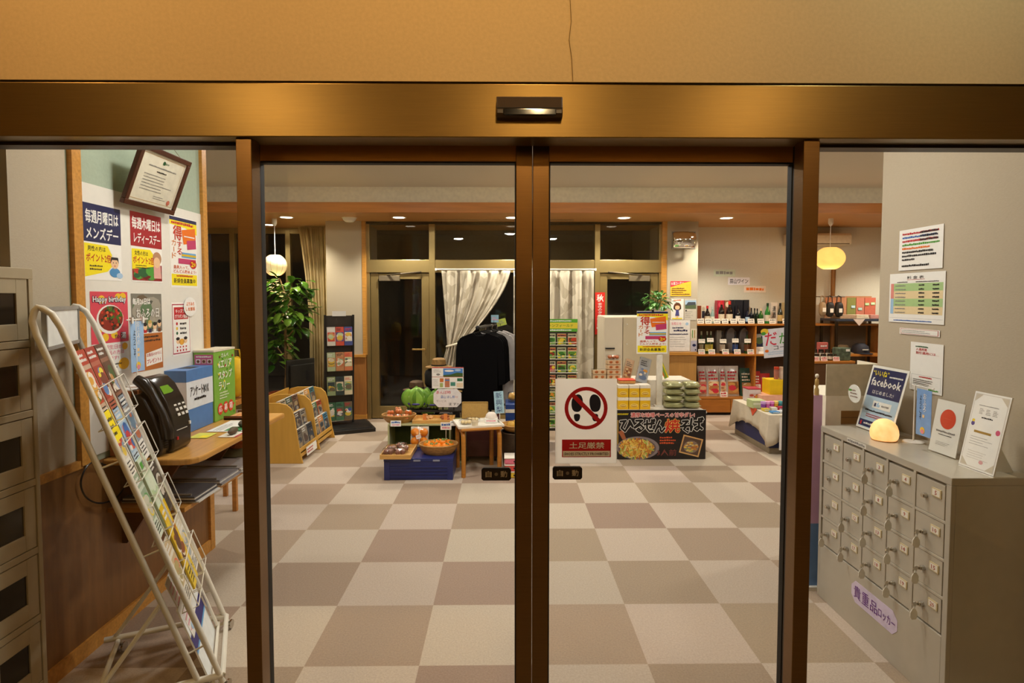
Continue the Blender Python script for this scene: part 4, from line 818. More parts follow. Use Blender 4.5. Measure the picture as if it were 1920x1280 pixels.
def big(s, W, H):
    s.rect(W*.03, H*.02, W*.94, H*.96, ink('#d9d2c8'), 1); s.rect(W*.05, H*.03, W*.9, H*.94, PAPER, 1.4)
    for a, b, q, r in [(.05, .97, 1, -1), (.95, .97, -1, -1), (.05, .03, 1, 1), (.95, .03, -1, 1)]: s.poly([(W*a, H*b), (W*(a+q*.2), H*b), (W*a, H*(b+r*.1))], ink('#cfc4b0'), 2)
    for j in range(3): s.dashes(W*(.24+.19*j), H*.715, W*.14, H*.08, 4, ink('#b5afa8'), 2, 3*j+1, .7)
    s.dashes(W*.2, H*.82, W*.55, H*.02, 1, GREYI, 2, 2, .6); s.dashes(W*.34, H*.66, W*.32, H*.03, 1, INKBLACK, 2, 2, .7); s.rect(W*.22, H*.47, W*.48, H*.03, ink('#a8843c'), 2)
    s.dashes(W*.16, H*.3, W*.64, H*.13, 4, GREYI, 2, 7, .25); s.dashes(W*.18, H*.12, W*.6, H*.12, 4, ink('#cfc8c0'), 2, 5, .3); s.ell(W*.14, H*.58, W*.05, H*.03, ink('#5a4a8a'), 2); s.ell(W*.14, H*.62, W*.04, H*.02, ink('#e8c83c'), 2.2); s.ell(W*.86, H*.53, W*.06, H*.035, ink('#d0587a'), 2); s.ell(W*.6, H*.11, W*.06, H*.025, ink('#e0a8a8'), 2)
tilted('sign_stand', 2.32, 2.15, LH, .305, .2, PAPER, big, 'tall white framed notice leaning on the near end of the locker', 'sign', 1.85, False, .006)
# ------------------------------------------------------------------ notices on the right wall
def rposter(name, tl, br, paper, draw, label):
    a, c = onx(tl[0], tl[1], XR-.004), onx(br[0], br[1], XR-.004); W, H = a.y-c.y, a.z-c.z
    s = Sheet(W, H, paper); draw(s, W, H); return tag(s.make(name, LX(XR-.004, a.y, c.z)), label, 'notice')
def n1(s, W, H):
    for j, (c, wv) in enumerate([(RED, .9), (BLUE, .86), (RED, .88), (GREEN, .92), (ORNG, .7), (INKBLACK, .78), (INKBLACK, .86), (INKBLACK, .34), (INKBLACK, .7)]):
        y = H*(.86-.09*j-(.06 if j == 8 else 0)); s.dashes(W*.08, y, W*wv*.92, H*.06, 1, c, 2, j+1, .85); 
        if j in (0, 1, 2): s.dashes(W*.5, y, W*.4, H*.06, 1, INKBLACK, 3, j+9, .85)
rposter('notice', (1687, 433), (1767, 502), PAPER, n1, 'white notice with coloured lines of writing, highest on the locker wall')
def n2(s, W, H):
    s.text('料 金 表', W*.34, H*.88, W*.3, H*.06, INKBLACK, 2, .01); s.rect(W*.34, H*.865, W*.32, H*.006, RED, 2); GL, CL = ink('#a9c88a'), ink('#e6cfa2')
    for k in range(4): s.rect(W*.03, H*(.64-.155*k), W*.94, H*.155, [GL, CL][k % 2], 1)
    s.rect(W*.03, H*.485, W*.06, H*.31, ink('#dc8a80'), 2); s.rect(W*.03, H*.175, W*.06, H*.31, ink('#9cc0e0'), 2)
    for k in range(8): y = H*(.735-.0775*k); s.dashes(W*.12, y, W*.2, H*.025, 1, GREYI, 3, k, .9); s.dashes(W*.56, y, W*.1, H*.035, 1, INKBLACK, 3, k+3, .9); s.dashes(W*.8, y, W*.11, H*.035, 1, INKBLACK, 3, k+7, .9)
    s.dashes(W*.15, H*.81, W*.2, H*.02, 1, INKBLACK, 2, 3, .9); s.dashes(W*.5, H*.81, W*.4, H*.02, 1, INKBLACK, 2, 4, .9); s.rect(W*.02, H*.09, W*.96, H*.003, GREYI, 2); s.dashes(W*.1, H*.03, W*.7, H*.025, 1, BLUE, 2, 3, .9)
rposter('notice', (1669, 514), (1770, 609), PAPER, n2, 'price table with green and cream rows on the locker wall')
def n3(s, W, H): s.rect(W*.03, H*.08, W*.94, H*.84, ink('#c0605a'), 1); s.rect(W*.045, H*.14, W*.91, H*.72, PAPER, 2); s.dashes(W*.07, H*.22, W*.84, H*.55, 2, GREYI, 3, 3, .45)
rposter('notice', (1687, 614), (1762, 632), PAPER, n3, 'narrow red framed strip notice under the price table')
def n4(s, W, H):
    s.dashes(W*.16, H*.9, W*.4, H*.03, 1, DGREEN, 2, 3, .9); s.text('入湯売買', W*.18, H*.83, W*.34, H*.055, ink('#c0282c'), 2, .03); s.text('割引適用には…', W*.18, H*.76, W*.7, H*.055, ink('#c0282c'), 2, .03)
    s.rect(W*.06, H*.33, W*.9, H*.004, GREYI, 2); s.rect(W*.06, H*.04, W*.004, H*.29, GREYI, 2); s.rect(W*.955, H*.04, W*.004, H*.29, GREYI, 2)
    s.dashes(W*.3, H*.28, W*.4, H*.03, 1, RED, 2, 3, .9); s.dashes(W*.12, H*.1, W*.7, H*.15, 4, INKBLACK, 2, 5, .45); s.dashes(W*.6, H*.04, W*.3, H*.04, 1, GREEN, 2, 5, .8)
rposter('notice', (1708, 640), (1766, 742), PAPER, n4, 'tall white notice with red heading lowest on the wall behind the stands')
# ------------------------------------------------------------------ cartons and standee behind the locker
x0 = at(1543, 740, 3.2).x
t = thing('cardboard_box', (x0, 3.17, 0), 'large grey brown cardboard carton behind the far end of the locker', 'cardboard box')
zt, zf = at(1600, 740, 3.2).z, at(1600, 681, 3.22).z
MB().box(0, .42, 0, .4, 0, zt, KRAFT).build('body', t, bevel=.002)
MB().box(0, .42, .0, .006, zt, zf, mat('#c4b89f', .85, 0, .1, 20)).box(.414, .42, 0, .4, zt, zf-.02, KRAFT).build('flap', t)
a, b, c, d = at(1581, 770, 3.15).x-x0, at(1622, 770, 3.15).x-x0, at(1600, 796, 3.15).z, at(1600, 771, 3.15).z
MB().box(a, b, -.002, .001, c, d, mat('#8a5f2a', .7)).box(a, b, -.0025, 0, (c+d)/2-.001, (c+d)/2+.001, mat('#3a2512', .8)).build('handle_slot', t)
t = thing('banner_stand', (at(1516, 800, 3.11).x, 3.11, 0), 'narrow purple and blue banner stand squeezed in beside the locker', 'banner stand')
wv = at(1541, 800, 3.11).x-at(1516, 800, 3.11).x; z1, z2 = at(1538, 741, 3.11).z, at(1538, 981, 3.11).z
MB().box(0, wv, 0, .02, z2, z1, mat('#cfa6cc', .5, 0, .15, 3)).box(0, wv, 0, .0205, .02, z2, mat('#6288bc', .5)).build('panel', t); MB().box(-.02, wv+.0, -.02, .03, 0, .02, STEELW).build('base', t)
q = at(1537, 741, 3.11)
t = thing('figurine', (q.x-.012, 3.12, z1), 'tiny gold and white ornament on top of the purple banner stand', 'ornament')
MB().lathe([(0, 0), (.012, 0), (.012, .03), (.006, .045), (.011, .06), (.009, .085), (0, .095)], (0, 0, 0), mat('#c9a86a', .3, .4), 12).build('body', t, smooth=True); MB().lump((0, 0, .105), (.01, .01, .012), mat('#e9e0d0', .4), 10, .0, 1).build('head', t, smooth=True)
# ================================================================== LOUNGE SIDE: bins, plant, screen, lantern, curtain, pamphlet rack
YW = wood('#d2a047', 3, (8, 1, 1), .06, .4)
bx = -1.96
t = thing('magazine_bin', (bx, 5.58, 0), 'pale yellow wooden bin with curved ends holding three rows of magazines', 'magazine bin')
sp = [(0, .0), (-.03, .13), (-.075, .45), (-.1, .53), (-.15, .575), (-.22, .59), (-.42, .59), (-.5, .57), (-.53, .5), (-.53, 0)]
for y in (0, .525, 1.05): MB().prism(sp, y, y+.022, YW).build('end_panel', t, bevel=.004)
for k, (xa, z) in enumerate([(-.03, .09), (-.1, .25), (-.18, .4)]):
    for y in (.022, .547): MB().box(xa-.1, xa-.0, y, y+.503, z, z+.012, YW).box(xa-.012, xa, y, y+.503, z-.02*(k > 0)-.04*(k == 0), z+.05, YW).build('tier', t)
MB().box(-.53, -.515, .0, 1.06, .05, .58, YW).build('back_panel', t)
s = Sheet(.3, .085, PAPER); s.dashes(.02, .015, .26, .055, 2, RED, 1, 3, .6); s.make('bin_label', frame((.003, .12, .045), (0, 1, 0), (-.1, 0, 1)), t)
MC = ['#6d6660', '#8a8074', '#3f4650', '#a08c6c', '#5a4a44', '#9c9690', '#b5a58c', '#4a5a4c', '#7a5a4c', '#2f3a4a']
DEPT = ['lowest', 'middle', 'top']; 
for u in range(2):
    for k in range(3):
        for j in range(3):
            rnd = random.Random(u*9+k*3+j); w_, h_ = .15, [.21, .19, .19][k]
            s = Sheet(w_, h_, mat(MC[(u*4+k*3+j) % 10] if u == 0 else ['#c8b89c', '#c9864a', '#4f8aa8', '#d8ccb8', '#5a7a5a', '#b5503a', '#e0d4be', '#d89a4a', '#3f7a88'][k*3+j], .45), .035)
            s.box(.001, w_-.001, .001, h_+.001, -.033, -.002, mat('#d9d2c8', .7))
            s.photo(.012, .02, w_-.024, h_*.6, [ink(MC[(k+j) % 10])]+[ink(c) for c in MC[j:j+4]], 8, 1, k+j*3+u*5, .25); s.dashes(.012, h_*.75, w_-.024, h_*.2, 2, WHITE if j % 2 else INKBLACK, 2, j, .6)
            xa, z = [(-.03, .1), (-.1, .262), (-.18, .412)][k]
            o = s.make('magazine', frame((bx+xa-.012, 5.58+u*.525+.035+j*.163, z+.002), (0, 1, 0), (-.2, 0, 1)))
            tag(o, '%s magazine from the near end in the %s row of the %s bin half' % (ORD[j], DEPT[k], ['near', 'far'][u]), 'magazine', 'magazines in the yellow bin')
# potted tree
pc = at(538, 750, 7.3)
t = thing('rubber_tree', (pc.x, 7.3, 0), 'tall rubber tree with broad green leaves in an orange pot', 'potted plant')
MB().lathe([(0, 0), (.13, 0), (.17, .36), (.195, .37), (.195, .42), (.17, .42), (.165, .38), (0, .38)], (-.03, 0, 0), mat('#b5552c', .6), 24).build('pot', t, smooth=True)
MB().lathe([(0, 0), (.16, 0)], (-.03, 0, .385), mat('#2c2118', .9, 0, .4, 30), 20).build('soil', t)
trunk = [(-.03, 0, .37), (.0, .0, .7), (-.01, .01, 1.0), (.0, 0, 1.3), (.02, .0, 1.55), (.03, -.02, 1.7)]
tr = MB().tube(smoothpath([Vector(p) for p in trunk], 4), .017, mat('#8a6a42', .7, 0, .2, 20), 8)
for a, b in [((0, 0, 1.28), (-.12, -.05, 1.42)), ((.01, 0, 1.5), (.2, -.05, 1.72)), ((0, 0, .85), (-.1, -.04, 1.0)), ((.02, 0, 1.6), (-.08, .05, 1.85)), ((0, 0, 1.1), (.12, -.08, 1.2))]: tr.tube([a, ((a[0]+b[0])/2, (a[1]+b[1])/2, (a[2]+b[2])/2-.01), b], .008, mat('#8a6a42', .7, 0, .2, 20), 6)
tr.build('trunk', t, smooth=True)
LEAF = [mat('#3f6a1e', .25, 0, .25, 8), mat('#557f26', .25, 0, .25, 8), mat('#6f9432', .28, 0, .2, 8), mat('#2f5218', .25, 0, .2, 8)]
lf = MB(); rnd = random.Random(11)
def leaf(mb, p, d, L, w, m, droop=.25):
    d = d.normalized(); up = Vector((0, 0, 1)); sd = d.cross(up); sd = sd.normalized() if sd.length > .05 else Vector((1, 0, 0)); nn = sd.cross(d)
    vs, fs = [], []; n = 6; prof = [.06, .62, .93, 1, .92, .66, .1]
    for i in range(n+1):
        u = i/n; c = p+d*L*u-up*droop*L*u*u
        ww = w*prof[i]
        vs += [c-sd*ww+nn*ww*.25, c, c+sd*ww+nn*ww*.25]
    for i in range(n):
        for q in (0, 1): fs.append((3*i+q, 3*i+q+1, 3*i+q+4, 3*i+q+3))
    mb.add(vs, fs, m)
for k in range(230):
    z = rnd.choice([.85, 1.0, 1.15, 1.3, 1.4, 1.5, 1.55, 1.65, 1.72, 1.78])+rnd.uniform(-.09, .09)
    a = rnd.uniform(0, 6.28); rr = (.06+.3*rnd.random())*(1.0 if z > 1.2 else .75); sh = .04 if z > 1.2 else -.12
    p = Vector((sh+rr*math.cos(a)*.8, rr*math.sin(a)*.7, z)); d = Vector((math.cos(a), math.sin(a)*.8-.35, rnd.uniform(-.9, .6)))
    leaf(lf, p, d, rnd.uniform(.11, .17), rnd.uniform(.038, .055), LEAF[int(rnd.random()*4)], rnd.uniform(.1, .5))
for p, d in [((-.06, -.05, 1.83), (-.4, -.3, .7)), ((.2, -.06, 1.72), (1, -.2, .1)), ((.22, -.06, 1.72), (.8, -.3, -.6)), ((.1, -.05, 1.78), (.1, -.4, .5))]: leaf(lf, Vector(p), Vector(d), .2, .05, LEAF[1], .3)
lf.build('foliage', t, smooth=True, solid=.0006)
# screen seen from behind
a, b = at(538, 676, 6.9), at(590, 664, 7.25)
t = thing('television', (a.x, 6.9, 0), 'back of a dark flat television standing before the rubber tree', 'television')
dx = Vector((b.x-a.x, .35, 0)); ang = math.atan2(dx.y, dx.x); t.rotation_euler = (0, 0, ang); Wt = dx.length
TVM = mat('#26241f', .4, 0, .1, 20)
MB().box(0, Wt, 0, .03, .42, .86, TVM).box(.03, Wt-.03, -.03, 0, .46, .8, TVM).build('case', t, bevel=.008)
MB().box(.01, Wt-.01, .03, .034, .44, .85, mat('#060606', .08)).build('screen', t)
MB().box(Wt/2-.04, Wt/2+.04, -.01, .03, .05, .44, BLACKP).build('neck', t); MB().box(Wt*.15, Wt*.85, -.12, .14, 0, .05, BLACKP).build('base', t, bevel=.005)
for k in range(8): MB().box(Wt*.6, Wt*.72, -.032, -.0295, .6+.016*k, .606+.016*k, INKBLACK).build('vent', t)
# paper lantern
p = at(516, 497, 7.4)
def lantern(name, p, r, zc, label, col, s, squash=1, top=2.6):
    t = thing(name, (p.x, p.y, p.z), label, 'pendant lamp')
    m = bpy.data.materials.new('lamp_paper'); m.use_nodes = True; N, L = m.node_tree.nodes, m.node_tree.links; b = N['Principled BSDF']
    b.inputs['Base Color'].default_value = col+(1,); b.inputs['Roughness'].default_value = .8
    tc = N.new('ShaderNodeTexCoord'); no = N.new('ShaderNodeTexNoise'); no.inputs['Scale'].default_value = 14; L.new(tc.outputs['Object'], no.inputs[0])
    rp = N.new('ShaderNodeValToRGB'); rp.color_ramp.elements[0].color = tuple(c*.7 for c in col)+(1,); rp.color_ramp.elements[1].color = col+(1,); L.new(no.outputs['Fac'], rp.inputs[0]); L.new(rp.outputs[0], b.inputs['Emission Color']); b.inputs['Emission Strength'].default_value = s
    n = 16; pr = [(r*math.sin(math.radians(q)), -r*squash*math.cos(math.radians(q))) for q in range(24, 160, 4)]
    MB().lathe(pr, (0, 0, 0), m, 28).build('shade', t, smooth=True)
    rb = MB()
    for k in range(12): aa = 6.283*k/12; rb.tube([((q[0]+.0015)*math.cos(aa), (q[0]+.0015)*math.sin(aa), q[1]) for q in pr], .0016, mat('#c9a86a', .6), 4)
    if squash == 1: rb.build('rib', t)
    MB().tube([(0, 0, r*squash*.9), (0, 0, top-p.z-.0)], .004, WHITE).build('cord', t); MB().lathe([(0, top-p.z), (.03, top-p.z), (.03, top-p.z-.06), (.015, top-p.z-.09), (0, top-p.z-.09)], (0, 0, 0), WHITE, 16).build('ceiling_rose', t, smooth=True)
    MB().lump((0, 0, -.02), (r*.22, r*.22, r*.28), lampmat('bulb_%s' % name, (1, .85, .6), 6), 14, 0, 1).build('bulb', t, smooth=True)
    d = bpy.data.lights.new('pendant_light', 'POINT'); d.energy = 9; d.color = AMBER; d.shadow_soft_size = .1; o = bpy.data.objects.new('pendant_light', d); COL.objects.link(o); o.location = (p.x, p.y, p.z-r*squash-.06)
lantern('paper_lantern', p, .14, 0, 'round white paper lantern hanging before the dark lounge window', (1, .74, .40), .72)
p = at(1556, 484, 7.3)
lantern('pendant_lamp', p, .175, 0, 'glowing orange speckled pendant lamp over the shop corner', (1, .52, .13), 1.5, .84)
# curtains
def curtain(name, xa, xb, Y, zt, zb_, m, label, folds, amp, shape=None, n=110, rows=16):
    mb = MB(); uv = []
    vs, fs = [], []
    for i in range(rows+1):
        v = i/rows
        for j in range(n+1):
            u = j/n
            L, R = shape(v) if shape else (0, 1)
            x = xa+(xb-xa)*(L+(R-L)*u); sq = (R-L)
            a = amp*(1 if i else .5)*(.5+.5*sq)
            vs.append((x, Y+a*math.sin(u*folds*6.283+.5*math.sin(3*v+u*9))+.4*a*math.sin(u*folds*2.3*6.283+2), zt+(zb_-zt)*v)); uv.append((u*(xb-xa), v*(zt-zb_)))
    for i in range(rows):
        for j in range(n): k = i*(n+1)+j; fs.append((k, k+1, k+n+2, k+n+1))
    mb.add(vs, fs, m); o = mb.build(name, smooth=True, solid=.001)
    me = o.data; ul = me.uv_layers.new(name='UVMap')
    for l in me.loops: ul.data[l.index].uv = uv[l.vertex_index]
    return tag(o, label, 'curtain')
CUR = cloth('beige_curtain', C('#b8a678'), C('#dcc99c'), 4, .15)
a, b = at(560, 500, 8.1).x, at(614, 500, 8.1).x
curtain('curtain', a, b, 8.1, 2.58, .12, CUR, 'long beige gathered curtain beside the left column', 6, .035, lambda v: (.0+.32*math.sin(min(1, v*1.6)*1.57)-.1*max(0, v-.7), 1))
# pamphlet stand
pa, pb = at(611, 700, 7.0), at(650, 700, 7.12)
t = thing('pamphlet_rack', (pa.x, 7.0, 0), 'tall black pamphlet stand in front of the left column', 'pamphlet rack', None, math.radians(24))
Wp = .33; TP = mat('#26221f', .4); f = MB()
back = lambda z: (.16*(1-z/1.4))
for x in (0, Wp): MB().prism([(-.02+.12, 0), (.02+.12, 0), (.14, .1), (.02, 1.4), (-.02, 1.4), (.1, .06)], x-.012, x+.012, TP, 'x').build('side_post', t)
MB().prism([(.12, .1), (.125, .1), (.01, 1.39), (.005, 1.39)], .012, Wp-.012, mat('#3a342e', .5), 'x').build('back_panel', t)
MB().box(-.03, Wp+.2, -.3, .28, 0, .045, TP).box(0, Wp+.17, -.27, .25, .045, .052, RUBBER).build('base', t, bevel=.004)
s = Sheet(.16, .06, PAPER); s.make('header_card', FY(.08, -.03, 1.385), t)
PC = [['#d9d0c6', '#c8452c', '#3f4a8a'], ['#b9c49a', '#c98a5a', '#c9744a'], ['#9aa87a', '#2f3a3a', '#d8c8a8'], ['#3f6a4a', '#4a7a5c', '#6a5a44']]
for k in range(4):
    z = [1.03, .72, .42, .1][k]; yy = -.045+.12*(1-z/1.4)
    MB().box(.012, Wp-.012, yy-.065, yy-.0, z-.008, z, ACRYL).box(.012, Wp-.012, yy-.07, yy-.066, z-.008, z+.11, ACRYL).build('pocket', t)
    for j in range(3):
        s = Sheet(.096, .225, mat(PC[k][j], .4), .015); cs = PC[(k+1) % 4]
        s.photo(.006, .05, .084, .11, [ink(PC[k][(j+1) % 3])]+[ink(c) for c in cs+['#e6dccb', '#d8b43c']], 9, 1, k*3+j, .28); s.dashes(.01, .175, .076, .035, 2, [WHITE, INKBLACK, RED][j], 2, j+k, .6)
        M = Matrix.Translation((pa.x, 7.0, 0)) @ Matrix.Rotation(math.radians(24), 4, 'Z') @ frame((.016+j*.101, yy-.032, z+.001), (1, 0, 0), (0, .13, 1))
        tag(s.make('pamphlet', M), '%s pamphlet from the window side in the %s pocket of the black stand' % (ORD[j], ['top', 'second', 'third', 'lowest'][k]), 'pamphlet', 'pamphlets in the black stand')
# ================================================================== ENTRY CURTAINS
LACE = cloth('leaf_lace', C('#cbbfa9'), C('#e9dfcc'), 9, .3, True)
a, b = at(825, 500, 7.56).x, at(957, 500, 7.56).x; zt = at(900, 507, 7.56).z
def shp(v):
    s_ = v/.715
    if s_ < 1: return (.02+.075*s_, 1-(.70*s_**1.5))
    q = (v-.715)/.285; return (.10-.12*q, .30+.0*q)
curtain('lace_curtain', a, b, 7.56, zt, at(850, 700, 7.56).z, LACE, 'pale leaf patterned lace curtain tied back beside the dark door', 5, .03, shp, 110, 30)
zz = zt-(zt-at(850, 700, 7.56).z)*.715; xx = a+(b-a)*.2
tag(MB().tube([(xx+.1*math.cos(6.283*i/20), 7.56+.06*math.sin(6.283*i/20), zz+.03*math.cos(6.283*i/20)) for i in range(20)], .014, mat('#d9cfb8', .8), 8, True).build('curtain_tie', smooth=True), 'cream tie holding back the lace curtain', 'curtain tie')
a, b = at(963, 500, 7.56).x, at(1114, 500, 7.56).x
curtain('lace_curtain', a, b, 7.56, zt, .12, LACE, 'straight leaf patterned lace curtain behind the seed rack', 6, .03)
zr = at(960, 505, 7.57).z
t = thing('curtain_rod', (at(816, 500, 7.57).x, 7.57, zr), 'white curtain rod across the middle of the entry glazing', 'curtain rod')
Wr = at(1118, 500, 7.57).x-t.location.x
MB().tube([(0, 0, 0), (Wr, 0, 0)], .011, WHITE).build('rod', t, smooth=True)
for x in (0.01, Wr-.01): MB().box(x-.012, x+.012, -.01, .06, -.015, .015, WHITE).build('bracket', t)
# ================================================================== PRODUCE DISPLAY
NB = mat('#1c2a6a', .35, 0, .05, 20)
t = thing('folding_crate', (-1.066, 5.06, 0), 'navy blue folding plastic crate on the carpet under the persimmon basket', 'crate')
cw_, cd_, chh = .605, .42, .195
MB().box(0, cw_, 0, cd_, 0, chh-.02, NB).build('body', t, bevel=.004)
MB().box(-.004, cw_+.004, -.004, cd_+.004, chh-.03, chh, NB).build('lid', t, bevel=.004)
f = MB()
for z in (.02, .05, .08, .11): f.box(.05, cw_-.05, -.006, 0, z, z+.012, NB)
f.box(0, .05, -.005, 0, 0, .165, NB).box(cw_-.05, cw_, -.005, 0, 0, .165, NB); f.build('rib', t, bevel=.002)
for x in (.26, .43): MB().box(x, x+.06, -.008, -.003, .168, .182, mat('#8d93a8', .3)).build('latch', t)
def tray(name, x, y, w_, d_, h_, z, m, label, cat='tray'):
    t = thing(name, (x, y, z), label, cat)
    MB().box(0, w_, 0, d_, 0, .008, m).build('bottom', t)
    for a in [(0, w_, 0, .01), (0, w_, d_-.01, d_), (0, .01, .01, d_-.01), (w_-.01, w_, .01, d_-.01)]: MB().box(a[0], a[1], a[2], a[3], .008, h_, m).build('side', t, bevel=.001)
    return t
tray('wooden_tray', -1.095, 5.02, .27, .37, .04, .196, PINE, 'shallow pine tray of wrapped sweet potatoes on the navy crate')
def filmpack(name, c, r, inner, label, cat, n, seed, group, film=True, pw=.6):
    t = thing(name, (c[0], c[1], c[2]), label, cat, group); rnd = random.Random(seed)
    for k in range(n):
        u = (k+.5)/n*2-1
        MB().lump((u*r[0]*.7, rnd.uniform(-.3, .3)*r[1], r[2]*.5), (r[0]*.9/n, r[1]*.8, r[2]*.42), inner, 12, .05, seed+k).build('content', t, smooth=True)
    if film: MB().lump((0, 0, r[2]*.5+.001), (r[0], r[1], r[2]*.5), FILM, 16, .03, seed, pw).build('wrapper', t, smooth=True)
    return t
SP = mat('#8a5a4a', .6, 0, .25, 30)
for k, (x, y, z) in enumerate([(-1.035, 5.09, .206), (-.93, 5.1, .206), (-1.03, 5.2, .206), (-.92, 5.22, .206), (-.96, 5.32, .206)]):
    filmpack('potato_pack', (x, y, z), (.055, .05, .07), SP, 'film wrapped sweet potato pack %s on the pine tray' % ['at its front outer corner', 'at its front beside the crate lid', 'in the middle of its outer side', 'in the middle of its inner side', 'at its back'][k], 'potato pack', 2, k, 'sweet potato packs on the pine tray')
# cube shelf
GC = mat('#b9b98a', .5); GI = mat('#5c6a34', .6)
t = thing('cube_shelf', (-1.12, 5.5, 0), 'low pale green cubby shelf with three openings behind the navy crate', 'shelf')
MB().box(0, .74, 0, .3, .385, .4, GC).build('top_board', t, bevel=.002); MB().box(0, .74, 0, .3, 0, .016, GC).build('bottom_board', t)
for x in (0, .285, .585, .725): MB().box(x, x+.015, 0, .3, .016, .385, GC).build('divider', t)
MB().box(.015, .725, .29, .3, .016, .385, GI).build('back_panel', t)
def basket(name, c, r, h, label, m=None, sy=.8):
    m = m or wood('#b98a4a', 30, (1, 1, 3), .3, .6); t = thing(name, c, label, 'basket')
    MB().lathe([(0, 0), (r*.72, 0), (r*.88, h*.4), (r, h), (r*.95, h), (r*.83, h*.42), (r*.66, .008), (0, .008)], (0, 0, 0), m, 28, 1, sy).build('bowl', t, smooth=True)
    MB().tube([(r*.98*math.cos(6.283*i/30), r*.98*sy*math.sin(6.283*i/30), h) for i in range(30)], .007, m, 6, True).build('rim', t, smooth=True)
    return t
basket('bamboo_basket', (-.607, 5.24, .1955), .178, .085, 'oval bamboo basket full of loose persimmons on the navy crate')
PER = mat('#f08a1c', .22, 0, .12, 6); CAL = mat('#6f7a2c', .6)
for k, (x, y, z) in enumerate([(-.675, 5.195, .263), (-.608, 5.182, .266), (-.54, 5.19, .263), (-.708, 5.255, .268), (-.64, 5.255, .285), (-.568, 5.25, .288), (-.505, 5.235, .266), (-.615, 5.315, .275), (-.535, 5.305, .272)]):
    t = thing('persimmon', (x, y, z), 'persimmon %s of the oval basket' % ['at the front edge nearest the potato tray', 'at the middle of the front edge', 'at the front edge nearest the stool', 'at the side nearest the potato tray', 'in the middle', 'just stoolward of the middle', 'at the side nearest the stool', 'at the back', 'at the back nearest the stool'][k], 'persimmon', 'persimmons in the oval basket')
    MB().lump((0, 0, 0), (.04, .04, .032), PER, 14, .015, k, .9).build('fruit', t, smooth=True)
    rnd = random.Random(k); d = Vector((rnd.uniform(-.6, .6), rnd.uniform(-1, -.1), .9)).normalized(); q = MB(frame(d*.033, d.orthogonal(), d.cross(d.orthogonal())))
    for a in range(4): q.lump((.011*math.cos(a*1.57), .011*math.sin(a*1.57), 0), (.011, .009, .003), CAL, 8, 0, a)
    q.build('calyx', t, smooth=True)
t = thing('persimmon_pack', (-.81, 5.43, .196), 'white tray of four wrapped persimmons propped up behind the oval basket', 'fruit pack')
M = frame((0, 0, .004), (1, 0, 0), (0, .25, 1))
MB(M).box(-.085, .085, 0, .19, -.012, -.002, mat('#e9e2d2', .5)).build('tray', t, bevel=.004)
for x in (-.042, .042):
    for y in (.05, .135): MB(M).lump((x, y, .018), (.04, .04, .028), PER, 14, .015, 3).build('persimmon', t, smooth=True)
MB(M).lump((0, .095, .012), (.085, .095, .04), FILM, 18, .01, 2, .5).build('wrapper', t, smooth=True)
s = Sheet(.045, .035, PAPER); s.dashes(.005, .006, .035, .022, 2, ORNG, 1, 2, .5); s.make('sticker', M @ frame((-.02, .07, .053), (1, .3, 0), (-.3, 1, 0)), t)
def pricecard(p, w_, h_, label, stick=0, cols=(BLUE, PINK), paper=PAPER, group=None, tilt=0, yaw=0):
    t = thing('price_card', p, label, 'price card', group)
    s = Sheet(w_, h_, paper); s.dashes(w_*.1, h_*.5, w_*.8, h_*.36, 1, cols[0], 1, int(p[0]*99) % 7+1, .9); s.dashes(w_*.15, h_*.12, w_*.7, h_*.28, 1, cols[1], 1, int(p[0]*77) % 9+2, .8)
    s.make('card', Matrix.Rotation(yaw, 4, 'Z') @ frame((-w_/2, 0, stick), (1, 0, 0), (0, math.sin(tilt), math.cos(tilt))), t)
    if stick: MB().tube([(0, .004, 0), (0, .004, stick+h_*.3)], .003, mat('#d9d2c4', .5), 6).build('stick', t)
    return t
pricecard((-.548, 5.33, .22), .1, .07, 'small white card with blue writing on a stick in the persimmon basket', .165)
basket('bamboo_basket', (-1.035, 5.63, .4005), .165, .07, 'round bamboo basket of wrapped orange packs on the cubby shelf')
pricecard((-1.04, 5.478, .385), .1, .055, 'small white card with blue writing leaning on the round bamboo basket', 0, tilt=.2)
OP = mat('#e8884a', .4, 0, .2, 20); OP2 = mat('#d9702c', .4, 0, .2, 20)
for k, (x, y, z) in enumerate([(-1.11, 5.55, .43), (-1.03, 5.54, .43), (-.96, 5.56, .43), (-1.12, 5.64, .45), (-1.04, 5.65, .465), (-.95, 5.66, .45), (-1.06, 5.72, .47)]):
    filmpack('vegetable_pack', (x, y, z), (.042, .036, .06), [OP, OP2][k % 2], 'wrapped orange pack %s of the round bamboo basket' % ['at the front outer side', 'at the front middle', 'at the front inner side', 'at the outer side', 'in the middle', 'at the inner side', 'at the back'][k], 'vegetable pack', 2, k+20, 'orange packs in the round basket')
tray('wooden_tray', -.89, 5.52, .39, .25, .035, .4005, PINE, 'long pine tray of clear boxes on the cubby shelf')
for k, (x, l, m) in enumerate([(-.745, 'clear box of pale dried fruit on the long pine tray nearer the round basket', mat('#e6a86a', .4, 0, .4, 25)), (-.575, 'clear box with an orange slip on the long pine tray nearer the stool', mat('#b5683c', .5, 0, .35, 25))]):
    t = thing('clear_box', (x, 5.58, .4095), l, 'food box')
    MB().box(-.065, .065, -.045, .045, .0, .085, ACRYL).build('box', t, bevel=.006)
    q = MB(); rnd = random.Random(k)
    for j in range(9): q.lump((rnd.uniform(-.045, .045), rnd.uniform(-.03, .03), rnd.uniform(.018, .06)), (.018, .015, .013), m, 10, .08, j)
    q.build('content', t, smooth=True)
    s = Sheet(.035, .08, mat('#e8904a', .5)); s.make('slip', FY(-.045+.03*k, -.0475, .004), t)
